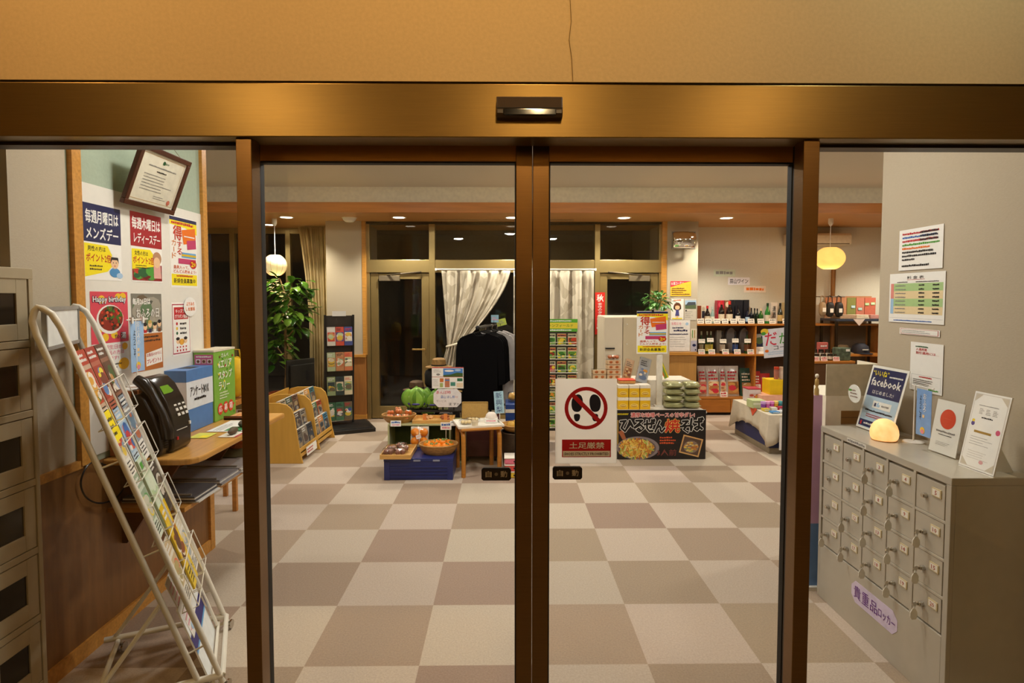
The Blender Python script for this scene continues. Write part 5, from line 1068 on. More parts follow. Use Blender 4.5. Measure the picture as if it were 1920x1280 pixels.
# produce stand behind
t = thing('produce_stand', (-.98, 5.86, 0), 'dark low stand behind the cubby shelf carrying the cabbages', 'stand')
DK = mat('#2a211a', .7); MB().box(0, .56, 0, .3, .44, .46, DK).build('top', t, bevel=.003)
for x in (.0, .53):
    for y in (.0, .27): MB().box(x, x+.03, y, y+.03, 0, .44, DK).build('leg', t)
CB = [mat('#8fbf4a', .45, 0, .25, 9), mat('#6fa035', .45, 0, .3, 9), mat('#dfe8b8', .45, 0, .1, 9)]
for k, (x, y, r, l) in enumerate([(-.91, 5.97, .1, 'large green cabbage nearest the round bamboo basket'), (-.735, 5.97, .083, 'green leafy cabbage beside the hand written board')]):
    t = thing('cabbage', (x, y, .46), l, 'cabbage', 'cabbages behind the cubby shelf')
    MB().lump((0, 0, r*1.1), (r, r*.85, r*1.1), CB[k], 20, .03, k).build('head', t, smooth=True)
    q = MB(); rnd = random.Random(k+5)
    for j in range(14):
        a = rnd.uniform(0, 6.28); leaf(q, Vector((r*.93*math.cos(a), r*.8*math.sin(a), r*.15)), Vector((math.cos(a)*.05, math.sin(a)*.05, 1)), r*rnd.uniform(1.75, 2.15), r*.62, CB[j % 2], .02)
        leaf(q, Vector((r*.96*math.cos(a), r*.82*math.sin(a), r*.12)), Vector((math.cos(a)*.06, math.sin(a)*.06, 1)), r*1.35, r*.055, CB[2], .02)
    q.build('outer_leaf', t, smooth=True, solid=.002)
    MB().tube([(r*1.02*math.cos(6.283*i/20), r*.9*math.sin(6.283*i/20), r*.62) for i in range(20)], .011, mat('#4a3a8a', .4), 6, True).build('purple_tape', t, smooth=True)
for k, x in enumerate([-.665, -.61]):
    t = thing('leek_bundle', (x, 5.93, .46), ['bundle of white stemmed greens with purple tape beside the leafy cabbage', 'bundle of white stemmed greens below the hand written board'][k], 'greens')
    q = MB(); rnd = random.Random(k)
    for j in range(8): a = rnd.uniform(0, 6.28); leaf(q, Vector((.015*math.cos(a), .015*math.sin(a), .08)), Vector((.3*math.cos(a), .25*math.sin(a), 1)), .16, .025, CB[j % 2], .1)
    q.build('foliage', t, smooth=True, solid=.001)
    MB().tube([(0, 0, 0), (0, 0, .1)], [.025, .02], CB[2], 10).build('stem', t, smooth=True); MB().tube([(.026*math.cos(6.283*i/12), .026*math.sin(6.283*i/12), .08) for i in range(12)], .008, mat('#4a3a8a', .4), 6, True).build('purple_tape', t)
# boards
p0, p1 = at(810, 728, 5.84), at(869, 688, 5.84)
t = thing('info_board', ((p0.x+p1.x)/2, 5.84, .4605), 'white board with a landscape photo and small pictures above the cabbages', 'notice board')
W, H = p1.x-p0.x, p1.z-p0.z
s = Sheet(W, H, PAPER, .003, .0008); s.rect(0, H*.96, W, H*.04, RED, 1); s.rect(0, H*.53, W, H*.02, ink('#b5502c'), 1); s.rect(W*.36, H*.56, W*.62, H*.38, ink('#4a82c8'), 1); s.ell(W*.55, H*.83, W*.15, H*.05, WHITE, 2); s.ell(W*.82, H*.86, W*.1, H*.05, LBLUE, 2)
s.poly([(W*.36, H*.56), (W*.98, H*.56), (W*.98, H*.72), (W*.8, H*.75), (W*.6, H*.66), (W*.36, H*.63)], ink('#3f5a2a'), 3); s.ell(W*.2, H*.66, W*.06, H*.05, GREYI, 2); s.dashes(W*.05, H*.75, W*.26, H*.15, 3, GREYI, 2, 3, .4)
for j, (x, y, w_, h_, c) in enumerate([(.25, .3, .12, .18, '#c8743a'), (.25, .06, .1, .2, '#a8b56a'), (.41, .06, .15, .42, '#c07a5a'), (.41, .36, .15, .06, '#5a7ab0'), (.59, .12, .15, .18, '#4a8a7a'), (.8, .34, .17, .14, '#2f6a4a'), (.78, .06, .2, .2, '#e8d0b0')]): s.rect(W*x, H*y, W*w_, H*h_, ink(c), 1+.2*j)
s.dashes(W*.04, H*.1, W*.17, H*.36, 5, GREYI, 2, 5, .3)
zrel = p0.z-.4605; s.make('board', FY(-W/2, -.004, zrel), t)
q0, q1 = at(813, 763, 5.83), at(865, 729, 5.83); W2, H2 = q1.x-q0.x, q1.z-q0.z; cc = .045
s = Sheet(W2, H2, None); s.prism([(cc, 0), (W2-cc, 0), (W2, cc), (W2, H2-cc), (W2-cc, H2), (cc, H2), (0, H2-cc), (0, cc)], -.003, 0, mat('#e6e2e6', .4), 'z')
s.text('あんぽ柿', W2*.1, H2*.72, W2*.52, H2*.2, ink('#d0384a'), 1, .01); s.text('蒜山 ほし柿', W2*.26, H2*.48, W2*.5, H2*.17, BLUE, 1, .01); s.text('です!', W2*.78, H2*.48, W2*.1, H2*.12, RED, 1, .0); s.text('サービス', W2*.1, H2*.28, W2*.36, H2*.12, GREYI, 1, 0); s.text('ます!!', W2*.55, H2*.08, W2*.36, H2*.16, INKBLACK, 1, .01)
s.make('hand_written_board', FY(q0.x-t.location.x, -.012, q0.z-.4605), t)
MB().tube([(-.05, .005, .0), (-.05, .005, zrel+H*.8)], .007, DK).tube([(.06, .005, 0), (.06, .005, zrel+H*.8)], .007, DK).build('stand_leg', t); MB().box(-.09, .1, -.03, .05, 0, .006, DK).build('foot', t)
# hats and bag on a cloth table
t = thing('round_table', (-.8, 6.45, 0), 'small dark cloth covered table behind the produce with hats on it', 'table')
BLK = mat('#15120f', .8, 0, .3, 10)
pr = [(0, .58), (.27, .58), (.285, .57), (.29, .4), (.3, .2), (.31, 0)]
MB().lathe(pr, (0, 0, 0), BLK, 40).build('cloth', t, smooth=True)
ST = mat('#9a7440', .7, 0, .3, 40)
def hat(x, y, z, r, h, m, l, rot=0):
    t = thing('hat', (x, y, z), l, 'hat', 'hats on the dark table'); MB().lathe([(0, h), (r*.35, h), (r*.5, h*.85), (r*.55, h*.25), (r*.58, .01), (r, -.0), (r*.99, .006), (r*.55, .018)], (0, 0, 0), m, 24, 1, .9).build('hat', t, smooth=True)
    MB().lathe([(r*.552, h*.3), (r*.59, h*.05), (r*.595, h*.05), (r*.557, h*.3)], (0, 0, 0), BLK, 24, 1, .9).build('band', t, smooth=True)
hat(-.74, 6.46, .835, .15, .1, ST, 'brown straw hat on top of the pile on the dark table'); hat(-.98, 6.4, .59, .15, .1, mat('#5a4028', .7, 0, .3, 40), 'dark brown hat at the side of the pile nearest the glazed door')
tag(MB().lump((-.75, 6.47, .705), (.15, .12, .125), BLK, 20, .05, 3, .8).build('handbag', smooth=True), 'black bag under the straw hat on the dark table', 'bag')
hat(-.585, 6.3, .585, .12, .09, mat('#b8935a', .7, 0, .3, 40), 'pale straw hat just above the landscape board')
# clothes rack
RXX = at(905, 620, 6.4).x; rz = 1.285
t = thing('clothes_rack', (RXX, 6.2, 0), 'dark metal garment rack of black and pale shirts before the lace curtain', 'clothes rack')
BM = mat('#2a2826', .35, .7)
MB().tube([(-.04, .0, rz), (.14, .85, rz)], .014, BM, 10).build('rail', t, smooth=True)
for k, (x, y) in enumerate([(.075, .56), (.137, .83)]): MB().tube([(x, y, .04), (x, y, rz)], .013, BM, 10).build('post', t, smooth=True); MB().tube([(x-.24, y, .03), (x+.24, y, .03)], .013, BM, 10).build('base_bar', t, smooth=True)
MB().tube([(.075, .56, .03), (.137, .83, .03)], .012, BM).build('base_rail', t)
MB().lump((-.045, -.01, rz), (.025, .02, .025), BLACKP, 12, 0, 1).build('end_cap', t, smooth=True)
def shirt(x, y, m, l, grp, wq=.245):
    t = thing('shirt', (x, y, rz), l, 'shirt', grp)
    pf = [(-.07, -.06), (-.1, -.065), (-wq+.03, -.115), (-wq-.0, -.16), (-wq-.015, -.25), (-wq-.03, -.62), (-wq+.045, -.635), (-wq+.055, -.3), (-wq+.055, -.9), (wq-.055, -.9), (wq-.055, -.3), (wq-.045, -.635), (wq+.03, -.62), (wq+.015, -.25), (wq, -.16), (wq-.03, -.115), (.1, -.065), (.07, -.06), (.04, -.09), (-.04, -.09)]
    MB().prism(pf, -.02, .02, m, 'y').build('garment', t, bevel=.012)
    MB().tube([(-wq+.05, 0, -.105), (0, 0, -.045), (wq-.05, 0, -.105)], .006, BM, 6).tube([(0, 0, -.045), (0, 0, -.015), (.012, 0, .008), (0, 0, .019), (-.014, 0, .01)], .003, CHROME, 6).build('hanger', t)
BS = mat('#0b0a0c', .95, 0, .05, 25, spec=.1); GS = mat('#b9b3b3', .85, 0, .08, 20)
for k in range(4): shirt(RXX-.025+.02*k*.9, 6.3+.085*k, BS, '%s black long sleeved shirt from the front of the rack' % ORD[k], 'black shirts on the rack')
for k in range(2): shirt(RXX+.1+.055*k, 6.68+.085*k, GS, ['pale grey shirt hanging right behind the black shirts', 'pale grey shirt hanging last on the rack'][k], 'pale shirts on the rack')
for k, (a, b, c, d, m, l) in enumerate([(921, 604, 935, 590, mat('#8fb8cc', .5), 'small pale blue card sticking up over the garment rack'), (933, 613, 951, 600, mat('#b9c85a', .5), 'small lime green card tilted over the garment rack')]):
    p0, p1 = at(a, b, 6.3), at(c, d, 6.3); t = thing('price_card', (p0.x, 6.3-.04+.1*k, rz+.014), l, 'price card')
    s = Sheet(p1.x-p0.x, p1.z-p0.z, m); s.dashes(.01, .02, s.w*.8, s.h*.5, 2, [PINK, GREYI][k], 1, 3, .5); s.make('card', frame((0, 0, p0.z-rz-.014), (1, 0, .25*k), (-.25*k, 0, 1)), t)
    MB().tube([(.03, .003, 0), (.03, .003, p0.z-rz+.02)], .004, BLACKP, 6).build('clip', t)
# stool
t = thing('stool', (-.252, 5.33, 0), 'square bent wood stool carrying a white sample tray', 'stool', None, math.radians(14))
SW = wood('#b5772c', 5, (1, 1, 8), .15, .3)
MB().box(-.19, .19, -.19, .19, .415, .44, SW).build('seat', t, bevel=.02)
for sx in (-1, 1):
    for sy in (-1, 1):
        x, y = sx*.165, sy*.165
        MB().tube([(x, y, 0), (x, y, .33), (x, y-sy*.006, .365), (x, y-sy*.028, .392), (x, y-sy*.06, .404), (x, y-sy*.13, .405)], .021, SW, 10).build('leg', t, smooth=True)
t = thing('serving_tray', (-.252, 5.33, .44), 'white plastic tray of samples on the bent wood stool', 'tray', None, math.radians(14))
WT = mat('#ece6da', .3); MB().box(-.2, .2, -.16, .16, 0, .006, WT).build('base', t, bevel=.002)
for a in [(-.21, .21, -.17, -.16), (-.21, .21, .16, .17), (-.21, -.2, -.16, .16), (.2, .21, -.16, .16)]: MB().box(a[0], a[1], a[2], a[3], 0, .018, WT).build('rim', t)
def on(name, x, y, z, label, cat, mb, group=None, smooth=True):
    o = tag(mb.build(name, smooth=smooth), label, cat, group); o.location = (x, y, z); return o
on('cup', -.275, 5.22, .447, 'small white paper cup at the front of the sample tray', 'cup', MB().lathe([(0, 0), (.026, 0), (.033, .045), (.031, .045), (.024, .004), (0, .004)], (0, 0, 0), mat('#d9c9ae', .5), 18))
for k, (x, y, l) in enumerate([(-.36, 5.3, 'wrapped pale food pack on the sample tray nearest the cubby shelf'), (-.3, 5.4, 'wrapped pale food pack at the back of the sample tray')]):
    filmpack('food_pack', (x, y, .447), (.065, .05, .04), mat('#e0c896', .5), l, 'food pack', 3, k+4, 'food packs on the sample tray')
t = thing('sample_dome', (-.13, 5.38, .447), 'white box with a domed clear lid on the sample tray', 'food box')
MB().box(-.06, .06, -.05, .05, 0, .04, PAPER).build('box', t, bevel=.003); MB().lathe([(.055, .04), (.05, .07), (.03, .09), (0, .095)], (0, 0, 0), mat('#e9dcd0', .35), 20).build('lid', t, smooth=True)
s = Sheet(.11, .03, PAPER); s.dashes(.01, .008, .09, .014, 1, PINK, 1, 2, .9); s.make('label_card', FY(-.055, -.053, .005), t)
pricecard((-.475, 5.42, .402), .09, .05, 'blank white card lying against the long pine tray by the stool', 0, (GREYI, WHITE), tilt=.6)
# maroon barrel and wicker board
t = thing('storage_box', (-.4, 5.63, 0), 'dark maroon box standing behind the stool legs', 'box')
MR = mat('#4a1a17', .5, 0, .15, 12); MB().box(0, .34, 0, .3, .05, .4, MR).build('body', t, bevel=.006); MB().box(-.006, .346, -.006, .306, .36, .41, MR).build('lid', t, bevel=.004)
for x in (.03, .3):
    for y in (.03, .25): MB().box(x-.012, x+.012, y, y+.024, 0, .05, BLACKP).build('foot', t)
t = thing('wicker_tray', (-.43, 5.69, .411), 'woven wicker tray standing upright on the maroon box', 'tray'); WK = wood('#b08a44', 40, (6, 1, 6), .35, .6)
M = frame((0, 0, 0), (1, 0, 0), (0, .35, 1)); MB(M).box(0, .26, .003, .165, -.008, 0, WK).build('base', t)
MB(M).tube([(.006, .008, 0), (.254, .008, 0), (.254, .165, 0), (.006, .165, 0)], .007, WK, 6, True).build('rim', t, smooth=True)
# pear sign and things beside the door stile
t = thing('pear_sign', (at(937, 760, 5.58).x, 5.58, .411), 'upright pale blue card with three brushed characters on a stick', 'sign')
s = Sheet(.092, .215, mat('#a9cfe2', .5)); 
for j, ch in enumerate('新興梨'): s.text(ch, .016, .145-.068*j, .06, .058, ink('#1c2c6a'), 1, .0)
s.make('card', frame((-.046, -.004, .075), (1, 0, .06), (-.06, 0, 1)), t); MB().tube([(0, 0, 0), (0, 0, .2)], .004, WHITE, 6).build('stick', t)
xq = at(946, 760, 5.75).x
t = thing('pear_crate', (xq+.01, 5.72, 0), 'tall navy blue crate with a white band carrying wrapped pears', 'crate')
MB().box(0, .36, 0, .3, 0, .55, mat('#1c3a7a', .45, 0, .1, 10)).build('body', t, bevel=.006); MB().box(-.002, .362, -.002, .302, .465, .5, mat('#d8cfc2', .5)).build('band', t)
for k in range(3): filmpack('pear_pack', (xq+.08+.105*k, 5.86, .55), (.05, .06, .1), mat('#c8963c', .4, 0, .2, 20), '%s wrapped pear pack from the blue card on the tall crate' % ORD[k], 'fruit pack', 1, k, 'pear packs on the tall crate')
WK2 = wood('#3a2a1a', 30, (1, 1, 4), .4, .7)
t = thing('wicker_basket', (xq+.12, 5.5, 0), 'tall dark wicker basket holding a bamboo bowl of pears', 'basket'); MB().lathe([(0, 0), (.13, 0), (.15, .2), (.155, .33), (.145, .33), (.14, .2), (.12, .01), (0, .01)], (0, 0, 0), WK2, 24).build('body', t, smooth=True); MB().tube([(.15*math.cos(6.283*i/24), .15*math.sin(6.283*i/24), .33) for i in range(24)], .009, WK2, 6, True).build('rim', t)
basket('bamboo_basket', (xq+.12, 5.5, .341), .155, .06, 'round bamboo bowl of pears on the dark wicker basket', None, .9)
PEAR = mat('#c79a3c', .45, 0, .15, 25)
for k, (x, y) in enumerate([(-.06, -.05), (.05, -.04), (0, .05), (.09, .05)]):
    t = thing('pear', (xq+.12+x, 5.5+y, .396), '%s brown pear of the round bamboo bowl' % ['front outer', 'front inner', 'back middle', 'back inner'][k], 'pear', 'pears in the bamboo bowl'); MB().lump((0, 0, 0), (.045, .045, .042), PEAR, 14, .01, k).build('fruit', t, smooth=True); MB().tube([(0, 0, .04), (.005, 0, .055)], .003, BROWN, 5).build('stem', t)
for k, (z, c, l) in enumerate([(.0, '#e8c43c', 'yellow and orange pack at the bottom of the stack by the wicker basket'), (.062, '#e0504a', 'red pack in the middle of the stack by the wicker basket'), (.124, '#e87a94', 'pink pack on top of the stack by the wicker basket')]):
    t = thing('snack_pack', (at(946, 880, 5.12).x, 5.1, z), l, 'snack pack', 'snack packs beside the stool')
    MB().box(0, .24, 0, .17, 0, .052, mat(c, .4, 0, .1, 20)).build('tray', t, bevel=.012); MB().box(-.003, .243, -.003, .173, .05, .06, mat('#efe6da', .4)).build('rim', t, bevel=.003)
    s = Sheet(.2, .03, None); s.dashes(.06, .004, .12, .02, 1, INKBLACK, 1, k, .9); s.make('print', FY(.02, -.0015, .012), t)
# ================================================================== SEED RACK, BANNER, CABINET
sx1 = at(1083, 700, 6.4).x; SWd = .47; sx0 = sx1-SWd
t = thing('seed_rack', (sx0, 6.4, 0), 'tall seed packet rack with a green and yellow header before the lace curtain', 'seed rack')
GM = mat('#cfc8b4', .35, .4); hz = at(1060, 598, 6.4).z
MB().box(0, SWd, .03, .045, .12, hz-.14, mat('#3a3428', .6)).build('back_panel', t)
for x in (0, SWd): MB().tube([(x, .03, 0), (x, .03, hz-.02)], .011, GM, 8).build('post', t); MB().tube([(x, -.2, .015), (x, .24, .015)], .012, GM, 8).build('foot', t)
s = Sheet(SWd, .14, mat('#5fae3a', .4), .01); s.rect(0, .035, SWd, .065, ink('#e6d23c'), 1); s.text('グリーンフィールド', .06, .05, .36, .036, ink('#3a8a2c'), 2, .02); s.dashes(.06, .008, .34, .018, 1, WHITE, 2, 4, .9); s.dashes(.06, .11, .34, .018, 1, WHITE, 2, 5, .9)
s.make('header', FY(0, .02, hz-.14), t)
SC_ = [['#c8d88a', '#8a2c1c', '#4f8a2c'], ['#d8c0a0', '#d8642c', '#c03a1c'], ['#c9d8b0', '#3f7a2c', '#7aa84a'], ['#e0c8b8', '#c84a4a', '#8a1c2c'], ['#d8d0a0', '#e0902c', '#5a8a2c']]
nr = 7; rp_ = (hz-.14-.16)/nr; nc = 4; cp_ = SWd/nc
for r in range(nr):
    z = hz-.155-rp_*(r+1)+.02
    MB().tube([(0, -.012, z+.03), (SWd, -.012, z+.03)], .003, GM, 5).tube([(0, -.005, z-.002), (SWd, -.005, z-.002)], .004, GM, 5).build('wire_shelf', t)
    for c in range(nc):
        w_, h_ = cp_-.02, rp_-.03; q = SC_[(r*3+c*2) % 5]
        s = Sheet(w_, h_, mat(q[0], .4), .012); s.photo(.004, h_*.08, w_-.008, h_*.56, [ink(q[2])]+[ink(q[1]), ink(q[2]), ink('#e6c83c'), ink('#2f5a1c')], 9, 1, r*5+c, .3); s.rect(0, h_*.72, w_, h_*.25, ink('#b8b08a' if (r+c) % 2 else '#d8784a'), 1); s.dashes(.006, h_*.76, w_-.012, h_*.15, 1, INKBLACK, 2, r+c, .9); s.rect(w_*.1, h_*.03, w_*.3, h_*.14, YEL, 2)
        tag(s.make('seed_packet', FY(sx0+c*cp_+.01, 6.412, z+.003, .04)), 'seed packet %s in the %s row of the seed rack' % (['farthest from the red banner', 'second from the rack side', 'third from the rack side', 'nearest the red banner'][c], ORD[r]), 'seed packet', 'seed packets in the rack')
p0, p1 = at(1116, 627, 7.6), at(1135, 548, 7.6); W, H = p1.x-p0.x, p1.z-p0.z
s = Sheet(W, H, mat('#d8281c', .45), .002); s.text('秋', W*.16, H*.78, W*.68, H*.17, WHITE, 1, .03); s.vtext('まきのタネ', W*.28, H*.42, W*.42, H*.34, WHITE, 1, .02); s.vtext('発売中', W*.18, H*.1, W*.62, H*.32, WHITE, 1, .03); s.dashes(W*.2, H*.03, W*.6, H*.03, 1, SALMON, 1, 2, .9)
tag(s.make('banner', FY(p0.x, YB-.028, p0.z)), 'narrow red banner with white characters hung on the entry door frame', 'banner')
cx0, cx1 = at(1133, 600, 6.9).x, 1.97; cz = at(1180, 593, 6.9).z
t = thing('white_cabinet', (cx0, 6.9, 0), 'white refrigerated cabinet standing in front of the glazed entry door', 'cabinet'); CBW = mat('#dfd2bd', .35, 0, .02, 15)
sq = at(1168, 600, 6.9).x-cx0
MB().box(0, cx1-cx0, .03, .52, .05, cz, CBW).box(.02, cx1-cx0-.02, .06, .5, 0, .05, BLACKP).build('body', t, bevel=.012)
d1 = MB().box(.004, sq-.004, 0, .032, .08, cz-.01, CBW).build('door', t, bevel=.006); d2 = MB().box(sq+.004, cx1-cx0-.004, 0, .032, .08, cz-.01, mat('#cfc0a4', .35, 0, .02, 15)).build('door', t, bevel=.006)
a, b = at(1129, 653, 6.88), at(1152, 653, 6.88)
MB().tube([(.02, -.002, a.z-.0), (.02, -.03, a.z), (b.x-cx0, -.03, a.z), (b.x-cx0, -.002, a.z)], .009, BLACKP, 8).build('handle', d1, smooth=True)
for z in (at(1180, 608, 6.9).z, at(1180, 645, 6.9).z): MB().lump((sq+.05, -.004, z), (.008, .006, .008), WHITE, 10, 0, 1).build('knob', d2, smooth=True)
# plant on the cabinet
pp = at(1233, 592, 7.1)
t = thing('potted_plant', (pp.x, 7.1, cz), 'bushy green plant in a small white pot on the white cabinet', 'potted plant')
MB().lathe([(0, 0), (.06, 0), (.075, .1), (.067, .1), (.06, .02), (0, .02)], (0, 0, 0), mat('#d8d2c4', .4), 20).build('pot', t, smooth=True); MB().lathe([(0, .088), (.066, .09)], (0, 0, 0), mat('#2c2118', .9), 18).build('soil', t)
q = MB(); rnd = random.Random(21); PL = [mat('#4f8a3a', .4, 0, .25, 9), mat('#6fa850', .4, 0, .2, 9), mat('#3a6f2c', .4, 0, .25, 9)]
for k in range(110):
    a, e = rnd.uniform(0, 6.28), rnd.uniform(-.5, 1.2); d = Vector((math.cos(a)*math.cos(e), math.sin(a)*math.cos(e), math.sin(e))); rr = rnd.uniform(.04, .15)
    leaf(q, Vector((0, 0, .16))+Vector((d.x*rr*1.1, d.y*rr, max(-.08, d.z*rr*.95))), d+Vector((0, 0, -.15)), rnd.uniform(.05, .09), rnd.uniform(.017, .026), PL[k % 3], .4)
q.build('foliage', t, smooth=True, solid=.0005)
st = MB()
for k in range(9): a = k*.7; st.tube([(0, 0, .09), (.09*math.cos(a), .08*math.sin(a), .2+.02*(k % 3))], .003, PL[2], 5)
st.build('stem', t)
# ================================================================== NOODLE TABLE
t = thing('display_table', (1.0, 5.74, 0), 'white covered display table behind the black noodle poster', 'table'); TW = mat('#d9d0c2', .5)
MB().box(0, 1.02, 0, .75, .45, .47, TW).build('top', t, bevel=.003)
for x in (.02, .95):
    for y in (.02, .68): MB().box(x, x+.05, y, y+.05, 0, .45, TW).build('leg', t)
MB().box(0, .98, .4, .75, .471, .73, TW).build('rear_step', t, bevel=.003)
p0, p1 = at(1157, 866, 5.69), at(1324, 769, 5.69); W, H = p1.x-p0.x, p1.z
s = Sheet(W, H, mat('#1a1517', .4, 0, .05), .012, .0008); BKI = ink('#14100f')
s.dashes(W*.0, H*.9, W*.13, H*.04, 2, YEL, 1, 2, .6); s.rect(0, H*.3, W*.012, H*.5, GOLD, 1)
def outl(body, x, y, w_, h_, c, o, b=.03, k=.035):
    s.text(body, x, y, w_, h_, o, 2, b+k*2.4); s.text(body, x, y, w_, h_, c, 3, b)
outl('濃厚な味噌ベースの甘辛ダレ!', W*.15, H*.855, W*.72, H*.095, RED, ink('#f0d8d0'), .02, .05)
for ch, x, y, w_, h_ in [('ひ', .03, .56, .15, .24), ('る', .185, .555, .12, .25), ('ぜ', .3, .56, .125, .26), ('ん', .42, .55, .12, .24), ('そ', .71, .54, .11, .25), ('ば', .82, .58, .15, .27)]:
    s.text(ch, W*x, H*y, W*w_, H*h_, WHITE, 2, .14); s.text(ch, W*x, H*y, W*w_, H*h_, BKI, 3, .07)
s.text('焼', W*.54, H*.545, W*.165, H*.27, ink('#f0c060'), 2, .09); s.text('焼', W*.54, H*.545, W*.165, H*.27, ink('#c0281c'), 3, .04)
s.ell(W*.235, H*.23, W*.24, H*.235, ink('#8a7d80'), 1, 40); s.ell(W*.225, H*.225, W*.215, H*.205, ink('#6a5c5a'), 1.5, 40)
rnd = random.Random(3); NO = [ink(c) for c in ('#e0a83c', '#f0c860', '#c8842c', '#d8b450', '#b5642c', '#e6d08a', '#a8b850')]
for k in range(300):
    a, r = rnd.uniform(0, 6.28), rnd.uniform(0, 1)**.5; x, y = W*.21+W*.185*r*math.cos(a), H*.22+H*.185*r*math.sin(a); q = rnd.uniform(0, 3.14); l_ = W*.03; c_, n_ = math.cos(q), math.sin(q)
    s.poly([(x-l_*c_-.006*n_, y-l_*n_+.006*c_), (x+l_*c_-.006*n_, y+l_*n_+.006*c_), (x+l_*c_+.006*n_, y+l_*n_-.006*c_), (x-l_*c_+.006*n_, y-l_*n_-.006*c_)], rnd.choice(NO), 2+.005*k)
s.poly([(W*.01, H*.56), (W*.06, H*.6), (W*.1, H*.42), (W*.06, H*.4)], ink('#a8603c'), 1.8)
s.dashes(W*.48, H*.3, W*.2, H*.17, 3, ink('#d0562c'), 2, 3, .6); s.text('3人前', W*.45, H*.07, W*.22, H*.13, ink('#7a3a34'), 2, .02)
cxx, cyy_ = W*.835, H*.27; ra = -.25
def rp2(x, y): return (cxx+(x*math.cos(ra)-y*math.sin(ra))*W, cyy_+(x*math.sin(ra)+y*math.cos(ra))*W)
s.poly([rp2(-.115, -.105), rp2(.115, -.105), rp2(.115, .105), rp2(-.115, .105)], ink('#d8a86a'), 2); s.poly([rp2(-.1, -.09), rp2(.1, -.09), rp2(.1, .09), rp2(-.1, .09)], ink('#5a4438'), 2.5); s.ell(cxx, cyy_-.01, W*.085, W*.07, ink('#8a7468'), 3, 30)
for k in range(36):
    a, r = rnd.uniform(0, 6.28), rnd.uniform(0, 1)**.5; s.ell(cxx+W*.07*r*math.cos(a), cyy_-.01+W*.055*r*math.sin(a), W*.018, W*.007, rnd.choice(NO), 3.2+.01*k, 8)
o = thing('noodle_poster', (p0.x, 5.69, 0), 'black fried noodle poster board standing on the carpet before the table', 'poster'); s.make('print', FY(0, 0, .003), o)
MB().box(-.004, W+.004, .011, .02, 0, H+.004, mat('#c9c4b8', .5)).build('backing', o)
YB_ = mat('#e6b41c', .4, 0, .06, 14); 
for r in range(2):
    for c in range(3):
        x = at(1159, 750, 5.85).x+c*.112
        t = thing('noodle_box', (x, 5.85, .4705+r*.125), '%s yellow box with a white lid from the snack side in the %s row' % (ORD[c], ['lower', 'upper'][r]), 'food box', 'yellow boxes on the display table')
        MB().box(0, .105, 0, .15, 0, .1, YB_).build('body', t, bevel=.002); MB().box(-.001, .106, -.001, .151, .09, .123, mat('#e6dccb', .4)).build('lid', t, bevel=.002)
        s = Sheet(.1, .08, None); s.ell(.05, .035, .04, .022, ink('#f0d060'), 1); s.ell(.05, .032, .033, .015, ink('#c8901c'), 2)
        for k in range(5): s.rect(.02+.01*k, .03+.004*(k % 2), .022, .004, ink('#f0dc90'), 3)
        s.make('print', FY(.002, -.0012, .005), t)
FT = mat('#d8b890', .55, 0, .1, 20)
for a, n, z0 in [(1111, 2, .731), (1138, 4, .731)]:
    x = at(a, 690, 6.2).x
    for k in range(n):
        t = thing('snack_tray', (x, 6.18, z0+.053*k), 'wrapped cake tray, %s from the bottom of the %s stack' % (ORD[k], 'shorter' if n == 2 else 'taller'), 'snack tray', 'cake trays on the rear step')
        MB().box(0, .145, 0, .11, 0, .05, FT).build('tray', t, bevel=.006)
        for q in (.04, .105): MB().lump((q, -.001, .028), (.018, .006, .014), mat('#b5642c', .5), 10, 0, k).build('cake', t, smooth=True)
        MB().box(-.002, .147, -.004, .112, .044, .052, FILM).build('film', t)
x = at(1138, 690, 6.2).x
filmpack('snack_bag', (x+.075, 6.24, .731+.053*4), (.08, .05, .05), mat('#b5602c', .5, 0, .3, 30), 'brown snack bag on top of the taller cake tray stack', 'snack bag', 3, 9, None)
def leaning(name, px0, py0, px1, py1, Y, z, cols, label, roll=.3):
    a, b = at(px0, py1, Y), at(px1, py0, Y); W, H = (b.x-a.x)*.62, (b.z-a.z)*.95; t = thing(name, (a.x, Y, z), label, 'snack pack')
    M = Matrix.Rotation(roll, 4, 'Y') @ frame((0, 0, 0), (1, 0, 0), (0, .35, 1)); s = Sheet(W, H, mat(cols[0], .35, 0, .08, 20), .03)
    s.photo(W*.1, H*.1, W*.8, H*.5, [ink(cols[1])]+[ink(c) for c in cols[2:]], 16, 1, 4, .25); s.dashes(W*.12, H*.65, W*.7, H*.25, 3, INKBLACK, 2, 3, .5); s.make('pack', M, t)
    q = MB(M); q.box(-.004, W+.004, -.004, H+.004, -.034, .006, FILM); q.build('film', t)
leaning('snack_pack', 1166, 668, 1192, 712, 6.2, .732, ['#d0a880', '#a86a3c', '#c88a4a', '#8a4a2c', '#e0c090'], 'brown wrapped sweets leaning beside the taller cake tray stack')
leaning('snack_pack', 1192, 676, 1226, 727, 6.05, .735, ['#b5b8bc', '#a8a8a8', '#d8902c', '#e8d8c0', '#6a7a9a', '#8a909a'], 'grey and orange gift pack leaning at the end of the rear step')
t = thing('snack_pack', (at(1160, 720, 5.95).x, 5.93, .722), 'flat pack with a red lid lying on top of the yellow boxes', 'snack pack')
MB().box(0, .17, 0, .12, 0, .03, mat('#c08a4a', .5)).build('tray', t, bevel=.004); MB().box(-.002, .172, -.002, .122, .03, .042, mat('#e0482c', .4)).build('lid', t, bevel=.004)
FG = mat('#b3b184', .24, .3, .2, 14)
